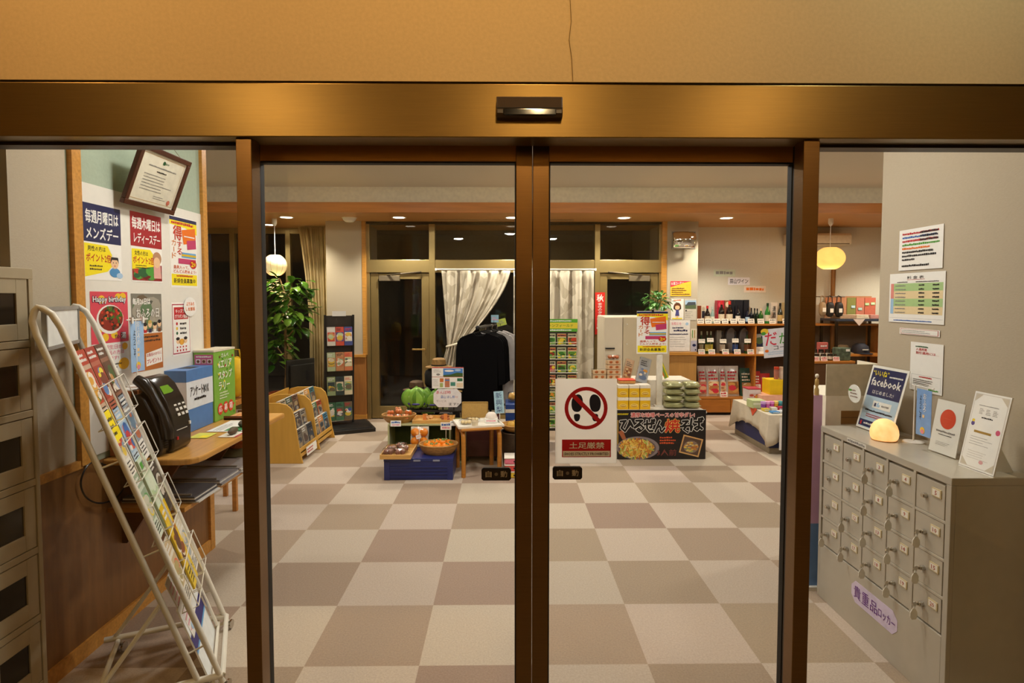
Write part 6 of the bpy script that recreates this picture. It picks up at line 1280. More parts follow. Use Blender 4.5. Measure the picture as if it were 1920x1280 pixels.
for c in range(2):
    for r in range(4):
        p = at([1262, 1296][c], 760, 5.93); w_ = .095 if c == 0 else .08
        t = thing('tea_pack', (p.x, 5.95, .4705+.068*r), '%s green foil pack from the bottom of the stack %s' % (ORD[r], 'beside the white post' if c == 0 else 'at the table end'), 'foil pack', 'green foil packs on the display table')
        MB().lump((0, 0, .035), (w_, .08, .033), FG, 18, .05, r*3+c, .55).build('pouch', t, smooth=True)
        MB().box(-w_*.95, w_*.95, -.1, -.07, .03, .036, FG).build('seal', t)
t = thing('booklet', (at(1246, 718, 6.2).x, 6.2, .732), 'green and yellow leaflet leaning behind the white post', 'leaflet'); s = Sheet(.05, .19, mat('#8fae4a', .5), .004); s.rect(.035, 0, .012, .19, YEL, 1); s.rect(.0, .02, .012, .16, ORNG, 1); s.make('print', Matrix.Rotation(-.35, 4, 'Y') @ frame((0, 0, .002), (1, 0, 0), (0, .2, 1)), t)
# point card stand
p0, p1 = at(1194, 663, 5.98), at(1253, 583, 5.98); W, H = p1.x-p0.x, p1.z-p0.z; px_ = at(1237, 700, 6.0).x
t = thing('sign_post', (px_, 6.0, .4705), 'white post holding the yellow and white point card poster over the table', 'sign post')
MB().box(-.03, .03, 0, .03, 0, p0.z-.37, mat('#e6dfd0', .4)).build('post', t, bevel=.003); MB().box(-.05, .05, -.02, .07, 0, .012, WHITE).build('base', t)
s = Sheet(W, H, PAPER, .006, .0008); tokusuru(s, W, H); s.make('print', FY(p0.x-px_, -.008, p0.z-.4705), t)
MB().box(p0.x-px_+W*.48, p0.x-px_+W*.54, -.02, .005, p0.z+H-.4855, p0.z+H-.4555, BLACKP).build('clip', t)
# mirror and pillar notices
p0, p1 = at(1262, 465, 7.45), at(1306, 434, 7.45); W, H = p1.x-p0.x, p1.z-p0.z
t = thing('security_mirror', ((p0.x+p1.x)/2, 7.46, p0.z), 'curved silvery security mirror high on the beige column', 'mirror')
vs, fs = [], []; n = 12
for i in range(n+1):
    for j in range(n+1):
        u, v = j/n*2-1, i/n*2-1; vs.append((u*W/2, .05*(u*u+v*v)-.06, H/2+v*H/2))
for i in range(n):
    for j in range(n): k = i*(n+1)+j; fs.append((k, k+1, k+n+2, k+n+1))
mm = MB(); mm.add(vs, fs, mat('#e6e8ea', .03, 1, 0)); mm.build('glass', t, smooth=True, solid=.004)
MB().tube([(-W/2, .04, 0), (W/2, .04, 0), (W/2, .04, H), (-W/2, .04, H)], .012, mat('#8a8478', .4), 8, True).build('rim', t); MB().box(-.04, .04, .03, .14, H*.35, H*.6, mat('#8a8478', .4)).build('bracket', t)
def pilposter(tl, br, paper, draw, label, Y=YB-.053):
    a, c = at(tl[0], br[1], Y), at(br[0], tl[1], Y); W, H = c.x-a.x, c.z-a.z; s = Sheet(W, H, paper, .0015, .0008); draw(s, W, H); return tag(s.make('notice', FY(a.x, Y, a.z)), label, 'notice')
def pa_(s, W, H): s.poly([(0, H), (W, H), (W*.6, H*.88), (0, H*.6)], ink('#d8304a'), 1); s.text('お酒コーナー', W*.04, H*.72, W*.6, H*.2, WHITE, 2, .03, .1); s.dashes(W*.06, H*.06, W*.88, H*.52, 4, BROWN, 2, 4, .55)
pilposter((1257, 527), (1296, 555), mat('#f0c23c', .5), pa_, 'yellow notice with a red corner banner on the column under the mirror')
def pb_(s, W, H):
    s.dashes(W*.2, H*.9, W*.6, H*.07, 1, ORNG, 1, 3, .9); s.ell(W*.5, H*.62, W*.3, H*.2, BROWN, 1); s.rect(W*.2, H*.5, W*.6, H*.12, BROWN, 1); s.ell(W*.5, H*.58, W*.2, H*.1, SKIN, 2); s.poly([(W*.34, H*.18), (W*.66, H*.18), (W*.6, H*.48), (W*.4, H*.48)], ink('#4a4a8a'), 2); s.rect(W*.42, H*.08, W*.16, H*.12, SKIN, 2); s.rect(W*.1, H*.03, W*.8, H*.05, YEL, 2)
pilposter((1258, 560), (1282, 599), PAPER, pb_, 'small white poster of a drawn girl in uniform on the column')
def pc_(s, W, H): s.rect(W*.05, H*.55, W*.92, H*.38, LBLUE, 1); s.rect(W*.05, H*.53, W*.92, H*.2, ink('#5a6a4a'), 1.2); s.poly([(W*.1, H*.68), (W*.95, H*.72), (W*.9, H*.85), (W*.3, H*.85)], ink('#4a5058'), 1.5); s.dashes(W*.08, H*.1, W*.8, H*.34, 4, GREYI, 1, 3, .3); s.rect(W*.08, H*.42, W*.12, H*.06, INKBLACK, 2)
pilposter((1283, 560), (1306, 600), mat('#cfc6b8', .5), pc_, 'small poster with a photo of a long house on the column')
def pd_(s, W, H): s.text('お知らせ', W*.16, H*.84, W*.44, H*.1, PINK, 1, .02); s.dashes(W*.2, H*.72, W*.5, H*.06, 1, NAVY, 1, 3, .8); s.dashes(W*.26, H*.63, W*.62, H*.07, 1, NAVY, 1, 4, .9); s.dashes(W*.06, H*.52, W*.86, H*.05, 1, NAVY, 1, 6, .8); s.dashes(W*.1, H*.12, W*.8, H*.36, 5, GREYI, 1, 5, .25); s.ell(W*.86, H*.88, W*.07, H*.05, LBLUE, 1)
pilposter((1252, 600), (1294, 658), mat('#e6e0dc', .5), pd_, 'large white notice with a pink heading lowest on the column')
def pe_(s, W, H): s.rect(0, 0, W, H*.48, ink('#b5b0c0'), 1); s.ell(W*.55, H*.28, W*.3, H*.06, NAVY, 2); s.rect(W*.2, H*.6, W*.12, H*.34, GREEN, 2); s.rect(W*.55, H*.6, W*.12, H*.34, GOLD, 2); s.rect(W*.7, H*.05, W*.2, H*.06, INKBLACK, 2)
pilposter((1295, 616), (1307, 659), mat('#d9cdb8', .5), pe_, 'narrow lavender and beige card at the corner of the column')
# wall signs
def wallsign(tl, br, paper, tx, c, label):
    Y = 8.197; a, b = at(tl[0], br[1], Y), at(br[0], tl[1], Y); W, H = b.x-a.x, b.z-a.z; s = Sheet(W, H, paper, .0015, .0008)
    if tx: s.text(tx, W*.08, H*.18, W*.84, H*.64, c, 1, .02)
    else: s.dashes(W*.1, H*.25, W*.8, H*.5, 1, c, 1, 5, .9)
    tag(s.make('wall_sign', FY(a.x, Y, a.z)), label, 'sign')
wallsign((1338, 505), (1379, 518), mat('#cfd8c0', .25), None, GREYI, 'pale green strip sign highest above the bottle shelf'); wallsign((1365, 520), (1406, 534), mat('#e6e2ea', .4), '蒜山ワイン', INKBLACK, 'white strip sign with black characters above the bottle shelf'); wallsign((1395, 536), (1436, 548), mat('#ecd8c8', .4), None, ORNG, 'pinkish strip sign with orange characters above the bottle shelf')
# ================================================================== BOTTLE SHELF
YS = 7.85; bx0 = pr_+.03; bx1 = at(1655, 600, YS).x
z1, z2, z3 = at(1380, 607, YS).z, at(1380, 664, YS).z, at(1380, 745, YS).z
t = thing('wall_shelf', (bx0, YS, 0), 'long wooden wall shelf unit of bottles and snacks against the back wall', 'shelf'); SHW = wood('#b5712c', 4, (1, 10, 10), .15, .35); Wb = bx1-bx0
for z in (z1, z2, z3): MB().box(0, Wb, 0, .34, z-.025, z, SHW).build('board', t, bevel=.002)
for x in (0, (at(1415, 700, YS).x-bx0), (at(1500, 700, YS).x-bx0), Wb-.02): MB().box(x, x+.02, .01, .34, 0, z1-.025, SHW).build('upright', t)
MB().box(.02, Wb-.02, .33, .34, z3, z1-.025, mat('#6a5a4c', .7)).build('back_panel', t); MB().box(.02, Wb-.02, .05, .34, 0, .04, DARKMETAL).build('plinth', t)
nd = 5; dw = (Wb-.04)/nd
for k in range(nd): MB().box(.02+k*dw+.003, .02+(k+1)*dw-.003, .0, .02, .04, z3-.03, SHW).build('cupboard_door', t, bevel=.002)
YF = YS+.12
def bottle(pxc, wpx, pytop, zb, glass, cap, lab, label, n=0, Y=YF, neck=.34):
    p = at(pxc, pytop, Y); h = p.z-zb; r = wpx/FPX*Y/2
    t = thing('bottle', (p.x, Y, zb), label, 'bottle', 'bottles on the wall shelf')
    MB().lathe([(0, 0), (r, 0), (r, h*.5), (r*.9, h*.58), (r*neck*1.15, h*.74), (r*neck, h*.8), (r*neck, h*.9), (0, h*.9)], (0, 0, 0), bottleglass(glass), 18).build('glass', t, smooth=True)
    MB().lathe([(r*neck*1.2, h*.84), (r*neck*1.25, h), (0, h)] if cap else [(r*neck*1.15, h*.9), (r*neck*1.15, h*.97), (0, h*.97)], (0, 0, 0), mat(cap or '#2a2a2a', .35), 14).build('cap', t, smooth=True)
    if lab: MB().lathe([(r*1.02, h*.12), (r*1.02, h*.42)], (0, 0, 0), mat(lab, .5), 18).build('paper_label', t)
def carton(px0, px1, pytop, zb, col, label, cols=None, Y=YF+.1, tx=None):
    a, b = at(px0, pytop, Y), at(px1, pytop, Y); W, H = b.x-a.x, a.z-zb
    t = thing('carton', (a.x, Y, zb), label, 'carton', 'cartons on the wall shelf'); MB().box(0, W, 0, min(W, .1), 0, H, mat(col, .4)).build('box', t, bevel=.002)
    s = Sheet(W, H, None); 
    if tx: s.vtext(tx, W*.25, H*.25, W*.5, H*.6, INKBLACK, 1, .01)
    if cols:
        s.rect(W*.15, H*.3, W*.7, H*.4, ink(cols[0]), 1); s.ell(W*.5, H*.82, W*.35, H*.12, ink(cols[-1]), 1)
    if s.v: s.make('print', FY(0, -.0012, 0), t)
carton(1308, 1315, 573, z1, '#7a3a1c', 'brown carton nearest the column on the top shelf'); carton(1315, 1323, 573, z1, '#d8c8b0', 'cream carton beside the brown one on the top shelf', ['#2a2430', '#b8a890'])
bottle(1326.5, 10, 573, z1, '#1c0f0e', '#c8282c', '#d8c8ac', 'dark bottle with a red cap nearest the column on the top shelf')
bottle(1336, 8, 575, z1, '#8fa8a0', '#b8c8c0', '#e0e0d0', 'pale grey green bottle beside the shorter red capped bottle')
carton(1345, 1358, 563, z1, '#b8253a', 'crimson carton on the top shelf', ['#8a1a2a', '#d84a5a']); carton(1359, 1369, 563, z1, '#8a5a3c', 'brown and cream carton on the top shelf', ['#6a3a2c', '#e0cbb0'])
bottle(1353, 11, 564, z1, '#1a0c0c', '#d02c30', '#dcccb0', 'dark bottle with a red cap before the crimson carton'); bottle(1368, 12, 564, z1, '#1a0f0c', '#d8342c', '#dcccb0', 'dark bottle with a red cap before the brown and cream carton')
for k, (a, b) in enumerate([(1370, 1377), (1379, 1393), (1395, 1405)]): carton(a, b, 562, z1, '#1c1c24', '%s black carton from the crimson one on the top shelf' % ORD[k])
bottle(1384, 9, 572, z1, '#15141a', '#15141a', '#e6ddd0', 'black bottle with a narrow white label before the widest black carton'); bottle(1402, 8, 577, z1, '#15182a', '#101018', '#a9c4dc', 'black bottle with a pale blue label on the top shelf')
for k, a in enumerate([1409, 1415, 1420]): bottle(a, 6, 577+k*.6, z1, ['#14161e', '#1a2018', '#1a2c1a'][k], '#101014', None, '%s small dark bottle after the pale blue labelled one on the top shelf' % ORD[k])
bottle(1427, 9, 578, z1, '#2a5a24', '#d8b89a', None, 'green bottle with a cream cap on the top shelf'); bottle(1439.5, 10, 568, z1, '#2f7a34', '#1c3a24', '#d8c8b0', 'bright green tall bottle before the white carton')
carton(1446, 1458, 567, z1, '#e2d6c8', 'white carton with black writing on the top shelf', None, YF+.1, '清酒'); bottle(1463, 9, 568, z1, '#3a3a30', '#1c1a1a', '#c8a86a', 'dark bottle with a tan label between the white and cream cartons'); carton(1471, 1482, 567, z1, '#d8c08a', 'cream carton with black writing at the end of the top shelf', None, YF+.1, '純米酒')
def cards(lst, py0, py1, Y, label, grp, cols=(GREYI, GREYI)):
    for k, px in enumerate(lst):
        a, b = at(px-6.2, py1, Y), at(px+6.2, py0, Y)
        pricecard(((a.x+b.x)/2, Y, a.z), b.x-a.x, b.z-a.z, label % ORD[k], 0, cols, mat('#f0e6d6', .4), grp, .25)
cards([1314, 1328.5, 1345, 1360, 1376, 1391, 1409, 1427, 1449, 1474], 597, 606.6, YS+.03, '%s white price card from the column along the top shelf edge', 'price cards on the top shelf')
# second shelf
for k, (px, c, l, lab) in enumerate([(1315, '#2c4a2a', 'green bottle nearest the column on the second shelf', '#b8b89a'), (1326, '#24401f', 'green bottle second from the column on the second shelf', '#c8b85a'), (1333, '#24401f', 'green bottle third from the column on the second shelf', '#d8c84a'), (1355, '#2a2420', 'dark bottle before the grey carton on the second shelf', '#d8ccb8'), (1379, '#1c2430', 'dark bottle with a blue label on the second shelf', '#3a5a9a'), (1401, '#2a4a1c', 'green bottle with a brown label on the second shelf', '#7a4a2c')]):
    bottle(px, 10 if k > 2 else 8, 621, z2, c, '#9a9a80' if k < 3 else '#2a2420', lab, l)
carton(1344, 1353, 619, z2, '#a8a294', 'grey carton behind the dark bottle on the second shelf')
for k, (a, b) in enumerate([(1361, 1381), (1386, 1405)]):
    p0, p1 = at(a, 664, YF+.12), at(b, 614, YF+.12); t = thing('gift_pack', (p0.x, YF+.12, z2), ['grey arched gift pack behind the blue labelled bottle', 'grey arched gift pack behind the green bottle with a brown label'][k], 'gift pack', 'arched packs on the second shelf'); W, H = p1.x-p0.x, p1.z-z2
    MB().prism([(0, 0), (W, 0), (W, H*.6)]+[(W*.5+W*.5*math.cos(q*.314), H*.6+H*.4*math.sin(q*.314)) for q in range(1, 10)]+[(0, H*.6)], 0, .05, mat('#8f8c8a', .3, .2), 'y').build('pack', t, bevel=.006); MB().box(W*.2, W*.8, -.002, 0, H*.1, H*.4, mat('#b5b2ae', .4)).build('label_strip', t)
p0, p1 = at(1412, 661, YF+.05), at(1438, 626, YF+.05); W, H = p1.x-p0.x, p1.z-z2
s = Sheet(W, H, mat('#a9b8c0', .35), .03); s.photo(.01, .03, W-.02, H-.04, [ink('#b8c8d0'), ink('#3a5a9a'), ink('#6a8a5a'), ink('#d8d8c8'), ink('#2a3a6a')], 16, 1, 6, .25); tag(s.make('picture_pack', FY(p0.x, YF+.05, z2+.001, .1)), 'pale blue picture pack at the middle of the second shelf', 'gift pack')
p0 = at(1418, 664, YS+.06); s = Sheet(at(1446, 664, YS+.06).x-p0.x, .1, mat('#e6e0d8', .2), .004); s.dashes(.02, .03, s.w-.04, .05, 2, GREYI, 1, 3, .5); tag(s.make('folded_card', FY(p0.x, YS+.06, z2+.002, .4)), 'shiny white folded card before the picture pack', 'card')
cards([1316, 1335, 1361, 1383, 1408], 654.5, 664, YS+.03, '%s price card with red figures from the column along the second shelf edge', 'price cards on the second shelf', (GREYI, RED))
for k, (px, py) in enumerate([(1316, 643), (1332, 641), (1356, 643), (1379, 642), (1402, 642.5)]):
    p = at(px, py, YS+.055); t = thing('price_card', (p.x, YS+.055, z2), '%s raised blank price card from the column on the second shelf' % ORD[k], 'price card', 'raised cards on the second shelf')
    s = Sheet(.09, .055, mat('#f0e6d6', .4)); s.dashes(.01, .03, .07, .012, 1, GREYI, 1, k+1, .8); s.make('card', FY(-.045, 0, p.z-z2, .15), t); MB().tube([(0, .008, 0), (0, .008, p.z-z2+.02)], .002, CHROME, 5).build('clip_stand', t)
# third shelf snacks
def pouch(px0, px1, pytop, pybot, Y, cols, label, th=.06, tilt=.15, win=None, zb=None):
    a, b = at(px0, pybot, Y), at(px1, pytop, Y); W, H = b.x-a.x, b.z-(zb if zb is not None else z3); t = thing('snack_bag', ((a.x+b.x)/2, Y, zb if zb is not None else z3), label, 'snack bag', 'snack bags on the third shelf')
    n = 10; vs, fs = [], []
    M = frame((0, 0, 0), (1, 0, 0), (0, tilt, 1)); mb = MB(M)
    for sd in (1, -1):
        for i in range(n+1):
            for j in range(n+1): u, v = j/n*2-1, i/n; vs.append((u*W/2*(1-.04*math.sin(v*3.14)), v*H, sd*th/2*(1-u**4)*(math.sin(math.pi*min(1, v*1.05+.08))**.6 if v < .9 else .12*(1-v)*10)))
    for sd in range(2):
        o_ = sd*(n+1)**2
        for i in range(n):
            for j in range(n): k = o_+i*(n+1)+j; f_ = (k, k+1, k+n+2, k+n+1); fs.append(f_ if sd == 0 else f_[::-1])
    mb.add(vs, fs, gloss(cols[0])); mb.build('bag', t, smooth=True)
    s = Sheet(W*.8, H*.8, None); w_, h_ = s.w, s.h
    s.photo(0, 0, w_, h_*.5, [ink(cols[1])]+[ink(c) for c in cols[2:]], 12, 1, int(px0), .3); s.dashes(0, h_*.55, w_, h_*.4, 3, ink(cols[-1]), 2, int(px1), .6); s.make('print', M @ frame((-w_/2, H*.08, th/2+.001), (1, 0, 0), (0, 1, 0)), t)
for k, (a, b, c, l) in enumerate([(1309, 1326, ['#cfc4bc', '#b5705a', '#d8a07a', '#8a4a3a', '#c8303c'], 'clear bag of crackers with red print nearest the column'), (1325, 1350, ['#d8cec4', '#d8a870', '#e6c89a', '#b5703c', '#c8283a'], 'large clear bag of pale crackers with red print'), (1349, 1362, ['#d0c6bc', '#d8b08a', '#c89a6a', '#a86a4a', '#c8303a'], 'narrow clear bag of crackers with red print'), (1361, 1387, ['#d6ccc0', '#b5783c', '#c8904a', '#8a5a2c', '#c83040'], 'clear bag of brown crackers with red print')]):
    pouch(a, b, 686, 743, YF, c, l, .08)
pouch(1388, 1413, 690, 743, YF, ['#2a4a3a', '#8a5a34', '#b5824a', '#6a4428', '#e6dcc8'], 'dark green bag of nuts with a round cream label')
pouch(1410, 1428, 696, 743, YF-.03, ['#c8403c', '#e0d0c0', '#d8b8a8', '#c84a44', '#e6dcd0'], 'red and white bag beside the green bag of nuts'); pouch(1427, 1446, 700, 743, YF-.03, ['#c03a34', '#e0c890', '#d8b070', '#c84a44', '#e6dcd0'], 'red and cream bag at the end of the third shelf snacks')
pricecard((at(1358, 720, YS+.03).x, YS+.03, z3), .1, .075, 'white price card with red figures before the cracker bags', 0, (RED, RED), mat('#f0e6d6', .4), None, .2)
# ================================================================== CLOTH TABLE OF SWEETS
tz = .405; tx0, ty0, ty1, tx1 = 2.72, 5.88, 6.78, 3.75
t = thing('sweets_table', (tx0, ty0, 0), 'low navy sided table under a white cloth near the bottle shelf', 'table'); TB = mat('#232a5a', .5)
MB().box(.0, tx1-tx0, .0, ty1-ty0, .06, tz-.003, TB).build('body', t, bevel=.005); MB().box(.0, tx1-tx0, -.0, ty1-ty0, 0, .06, mat('#8a7d68', .5)).build('plinth', t)
mb = MB(); n = 36; vs, fs = [], []
Wt, Dt = tx1-tx0, ty1-ty0
CLM = mat('#d6cab6', .85, 0, .05, 30, .1)
def edge(u, v):      # drop of the cloth at the overhang
    return .0
ov = .02
rows = [0, 1, 2, 3, 4]
per = []
N = 40
for i in range(N): per.append((-ov, -ov+(Dt+2*ov)*(1-i/N), -1, 0))       # side facing the column, far to near
for i in range(N): per.append((-ov+(Wt+2*ov)*i/N, -ov, 0, -1))             # near side
for i in range(N): per.append((Wt+ov, -ov+(Dt+2*ov)*i/N, 1, 0))
for i in range(N): per.append((Wt+ov-(Wt+2*ov)*i/N, Dt+ov, 0, 1))
L = len(per)
for r in rows:
    for i, (x, y, nx, ny) in enumerate(per):
        c = min(abs(i % N), N-abs(i % N))/N; q = (1-c*2)**3
        drop = (.19+.14*q)+.008*math.sin(i*.9); out = (.004+.03*q+.012*math.sin(i*.8))*r/4
        if i % N == 0: pv = per[i-1]; nx, ny = nx+pv[2], ny+pv[3]
        vs.append((x+nx*out, y+ny*out, tz+.001-drop*r/4))
for r in range(4):
    for i in range(L): fs.append((r*L+i, r*L+(i+1) % L, (r+1)*L+(i+1) % L, (r+1)*L+i))
fs.append(tuple(range(L)))
mb.add(vs, fs, CLM); o = mb.build('tablecloth', smooth=True, solid=.002, matrix=Matrix.Translation((tx0, ty0, 0))); tag(o, 'white cloth draped over the low sweets table with pointed corners', 'tablecloth')
tz += .004
def tblock(name, px0, px1, pyt, pyb, Y, d, col, label, cat, extra=None, z=None, bev=.004):
    z = tz if z is None else z; a, b = at(px0, pyb, Y), at(px1, pyt, Y); W, H = b.x-a.x, b.z-z; t = thing(name, (a.x, Y, z), label, cat); MB().box(0, W, 0, d, 0, H, mat(col, .4, 0, .06, 20)).build('body', t, bevel=bev)
    if extra: s = Sheet(W, H, None); extra(s, W, H); s.make('print', FY(0, -.0012, 0), t)
    return t, W, H
tblock('green_box', 1411, 1437, 751, 765, 6.2, .16, '#bfcc98', 'pale green flat box at the edge of the sweets table', 'box', lambda s, W, H: s.rect(W*.05, H*.5, W*.9, H*.2, ink('#e0e6c8'), 1))
TC = ['#8a4ab5', '#d86ac0', '#c84aa0', '#f0c83c', '#3a9aa8', '#d8342c']
for k in range(6):
    p = at(1431+8.6*k, 765, 6.12); t = thing('toy_tub', (p.x, 6.12+.01*k, tz), '%s toy tub of the colourful row on the sweets table' % ['purple', 'pink', 'magenta', 'yellow', 'teal', 'red'][k], 'tub', 'colourful tubs on the sweets table')
    MB().lathe([(0, 0), (.022, 0), (.025, .07), (0, .07)], (0, 0, 0), mat(TC[k], .35), 16).build('tub', t, smooth=True); MB().lathe([(.027, .066), (.027, .09), (0, .094)], (0, 0, 0), mat(['#c8a0e0', '#f0b0e0', '#e690d0', '#f8e080', '#60c0c8', '#e86050'][k], .35), 16).build('lid', t, smooth=True)
tblock('yellow_box', 1443, 1500, 712, 740, 6.55, .2, '#e6c01c', 'bright yellow display box on the sweets table', 'box', None, tz+.05); 
tblock('display_riser', 1428, 1500, 741, 752, 6.5, .26, '#e0a890', 'pink low riser under the yellow box on the sweets table', 'riser', None, tz)
JC = ['#c8452c', '#d8b8a0', '#a82c3a']
for k in range(3):
    p = at(1457+10*k, 712, 6.6); zz_ = at(1450, 712, 6.55).z; t = thing('candy_jar', (p.x, 6.62, zz_+.001), '%s jar of sweets on the yellow box' % ['red topped', 'clear pinkish', 'crimson'][k], 'jar', 'jars on the yellow box')
    MB().lathe([(0, 0), (.026, 0), (.028, .1), (.022, .115), (0, .115)], (0, 0, 0), mat(['#a86a5a', '#d8c0b0', '#c07a80'][k], .2), 16).build('jar', t, smooth=True); MB().lathe([(.027, .112), (.027, .14), (0, .142)], (0, 0, 0), mat(JC[k], .35), 16).build('lid', t, smooth=True)
for k, (a, b, y0, y1, Y, c, l) in enumerate([(1448, 1462, 772, 780, 5.93, '#3a8ac8', 'blue sweet box at the near corner of the sweets table'), (1462, 1476, 771, 779, 5.95, '#d8dce0', 'white sweet box beside the blue one on the sweets table'), (1474, 1500, 769, 779, 5.96, '#2a5ab0', 'dark blue sweet box by the near edge of the sweets table'), (1447, 1458, 764, 770, 6.05, '#e6e0d0', 'cream candy box behind the blue sweet box'), (1433, 1444, 766, 772, 6.04, '#e0c84a', 'yellow candy box beside the pale green box'), (1460, 1478, 763, 769, 6.06, '#c03a4a', 'red candy box behind the white sweet box')]):
    tblock('sweet_box', a, b, y0, y1, Y, .08, c, l, 'sweet box', lambda s, W, H: s.dashes(W*.1, H*.25, W*.8, H*.5, 1, WHITE, 1, 3, .9), None, .002)
t, W, H = tblock('clear_tub', 1403, 1427, 730, 752, 6.62, .16, '#d8cdd0', 'clear tub of sweets at the far corner of the sweets table', 'tub', lambda s, W, H: s.photo(.01, .01, W-.02, H*.6, [ink('#c8b0a8'), ink('#d8a03c'), ink('#b54a3a'), ink('#e0d0c0')], 10, 1, 3, .2)); MB().box(-.004, W+.004, -.004, .164, H, H+.012, mat('#b53a4a', .4)).build('lid', t, bevel=.002)
p = [onx(1406, 759, tx0-.024), onx(1420, 767, tx0-.024), onx(1411, 779, tx0-.03)]
tag(MB().add([v for v in p]+[v-Vector((.003, 0, 0)) for v in p], [(0, 1, 2), (5, 4, 3), (0, 3, 4, 1), (1, 4, 5, 2), (2, 5, 3, 0)], mat('#e0583c', .5)).build('paper_flag'), 'small orange paper triangle hanging over the table edge', 'paper')
# signs with だがし
p0, p1 = at(1458, 842, 5.845), at(1530, 781, 5.845); W, H = p1.x-p0.x, p1.z-p0.z
s = Sheet(W, H, mat('#ece6e2', .5), .003, .0008); s.text('だがし', W*.08, H*.5, W*.8, H*.3, INKBLACK, 1, .04); s.text('コーナー', W*.2, H*.28, W*.6, H*.13, INKBLACK, 1, .02); s.dashes(W*.06, H*.08, W*.85, H*.14, 2, BLUE, 1, 4, .4); s.ell(W*.3, H*.88, W*.1, H*.05, GREEN, 1)
tag(s.make('paper_sign', FY(p0.x, 5.812, p0.z)), 'white paper sign with big brush characters hung on the near side of the cloth', 'sign')
p0, p1 = at(1445, 668, 6.4), at(1520, 614, 6.4); W, H = p1.x-p0.x, p1.z-p0.z
t = thing('hanging_sign', (p0.x+W/2, 6.44, tz), 'white sign with pink characters on a slim stand over the sweets table', 'sign')
s = Sheet(W, H, mat('#e4e2ea', .45), .003, .0008); s.text('だ', W*.06, H*.42, W*.3, H*.46, ink('#d8304a'), 1, .02); s.text('がし', W*.42, H*.45, W*.5, H*.4, GREEN, 1, .02); s.text('コーナー', W*.26, H*.26, W*.64, H*.15, INKBLACK, 1, .02); s.dashes(W*.1, H*.08, W*.8, H*.14, 2, LBLUE, 1, 3, .5)
s.ell(W*.06, H*.93, W*.1, H*.1, ink('#f0c83c'), 2); s.ell(W*.03, H*.86, W*.06, H*.06, GREEN, 2.2); s.ell(W*.08, H*.24, W*.05, H*.05, ORNG, 2)
s.make('board', Matrix.Rotation(-.1, 4, 'Y') @ FY(-W/2, 0, p0.z-tz), t); MB().tube([(0, .006, 0), (0, .006, p0.z-tz+.1)], .005, WHITE, 6).build('pole', t); MB().lathe([(0, 0), (.07, 0), (.07, .008), (0, .012)], (0, .006, 0), WHITE, 20).build('foot', t)
# ================================================================== SHOP CORNER BEYOND THE POST
a, b = at(1449, 458, 7.97), at(1597, 437, 7.97)
t = thing('air_conditioner', (a.x+.25, 7.96, a.z), 'cream wall air conditioner under the wooden ceiling behind the pendant', 'air conditioner'); W, H = b.x-a.x-.25, b.z-a.z
MB().prism([(0, .02), (.03, 0), (.235, 0), (.235, H), (.02, H), (0, H-.03)], 0, W, mat('#d9cbb2', .4), 'x').build('case', t, bevel=.006); MB().box(.03, W-.03, .004, .05, .004, .02, mat('#7a6c58', .5)).build('vent_flap', t)
p = at(1562, 600, 8.12); tag(MB().tube([(p.x, 8.14, 0), (p.x+.012, 8.14, .8), (p.x-.005, 8.14, 1.5), (p.x, 8.14, 2.0)], .03, wood('#8a5a24', 6, (10, 10, 1)), 10).build('wooden_pole', smooth=True), 'slim natural wood pole against the wall under the pendant lamp', 'pole')
# hanger bar and pouches
pz = at(1555, 556, 7.8).z
t = thing('hook_rail', (at(1510, 556, 7.8).x, 7.8, pz), 'thin metal hook rail carrying the hanging pouches', 'rail'); W = at(1584, 556, 7.8).x-t.location.x; MB().tube([(0, 0, 0), (W, 0, 0)], .008, CHROME, 8).build('bar', t); 
for x in (.02, W-.02): MB().tube([(x, 0, 0), (x, .38, .0)], .007, CHROME, 6).build('arm', t)
for k, (a, b, yb, c, l) in enumerate([(1534, 1547, 592, '#9a8468', 'beige hanging pouch with a white tag nearest the post'), (1547, 1562, 594, '#17161a', 'black hanging pouch in the middle of the hook rail'), (1563, 1579, 594, '#141318', 'black hanging pouch with a white tag at the end of the hook rail')]):
    p0, p1 = at(a, yb, 7.8), at(b, 566, 7.8); W, H = p1.x-p0.x, p1.z-p0.z; t = thing('pouch', ((p0.x+p1.x)/2, 7.78, p0.z), l, 'pouch', 'pouches on the hook rail')
    MB().lump((0, 0, H/2), (W/2, .04, H/2), mat(c, .6, 0, .1, 20), 16, .03, k, .7).build('bag', t, smooth=True); MB().tube([(-.03, 0, H-.01), (-.025, .0, pz-p0.z+.0), (0, .02, pz-p0.z+.012), (.025, 0, pz-p0.z), (.03, 0, H-.01)], .006, mat(c, .6, 0, .1, 20), 6).build('strap', t)
    s = Sheet(.045, .055, PAPER); s.make('tag', FY(-.02, -.045, H*.3), t)
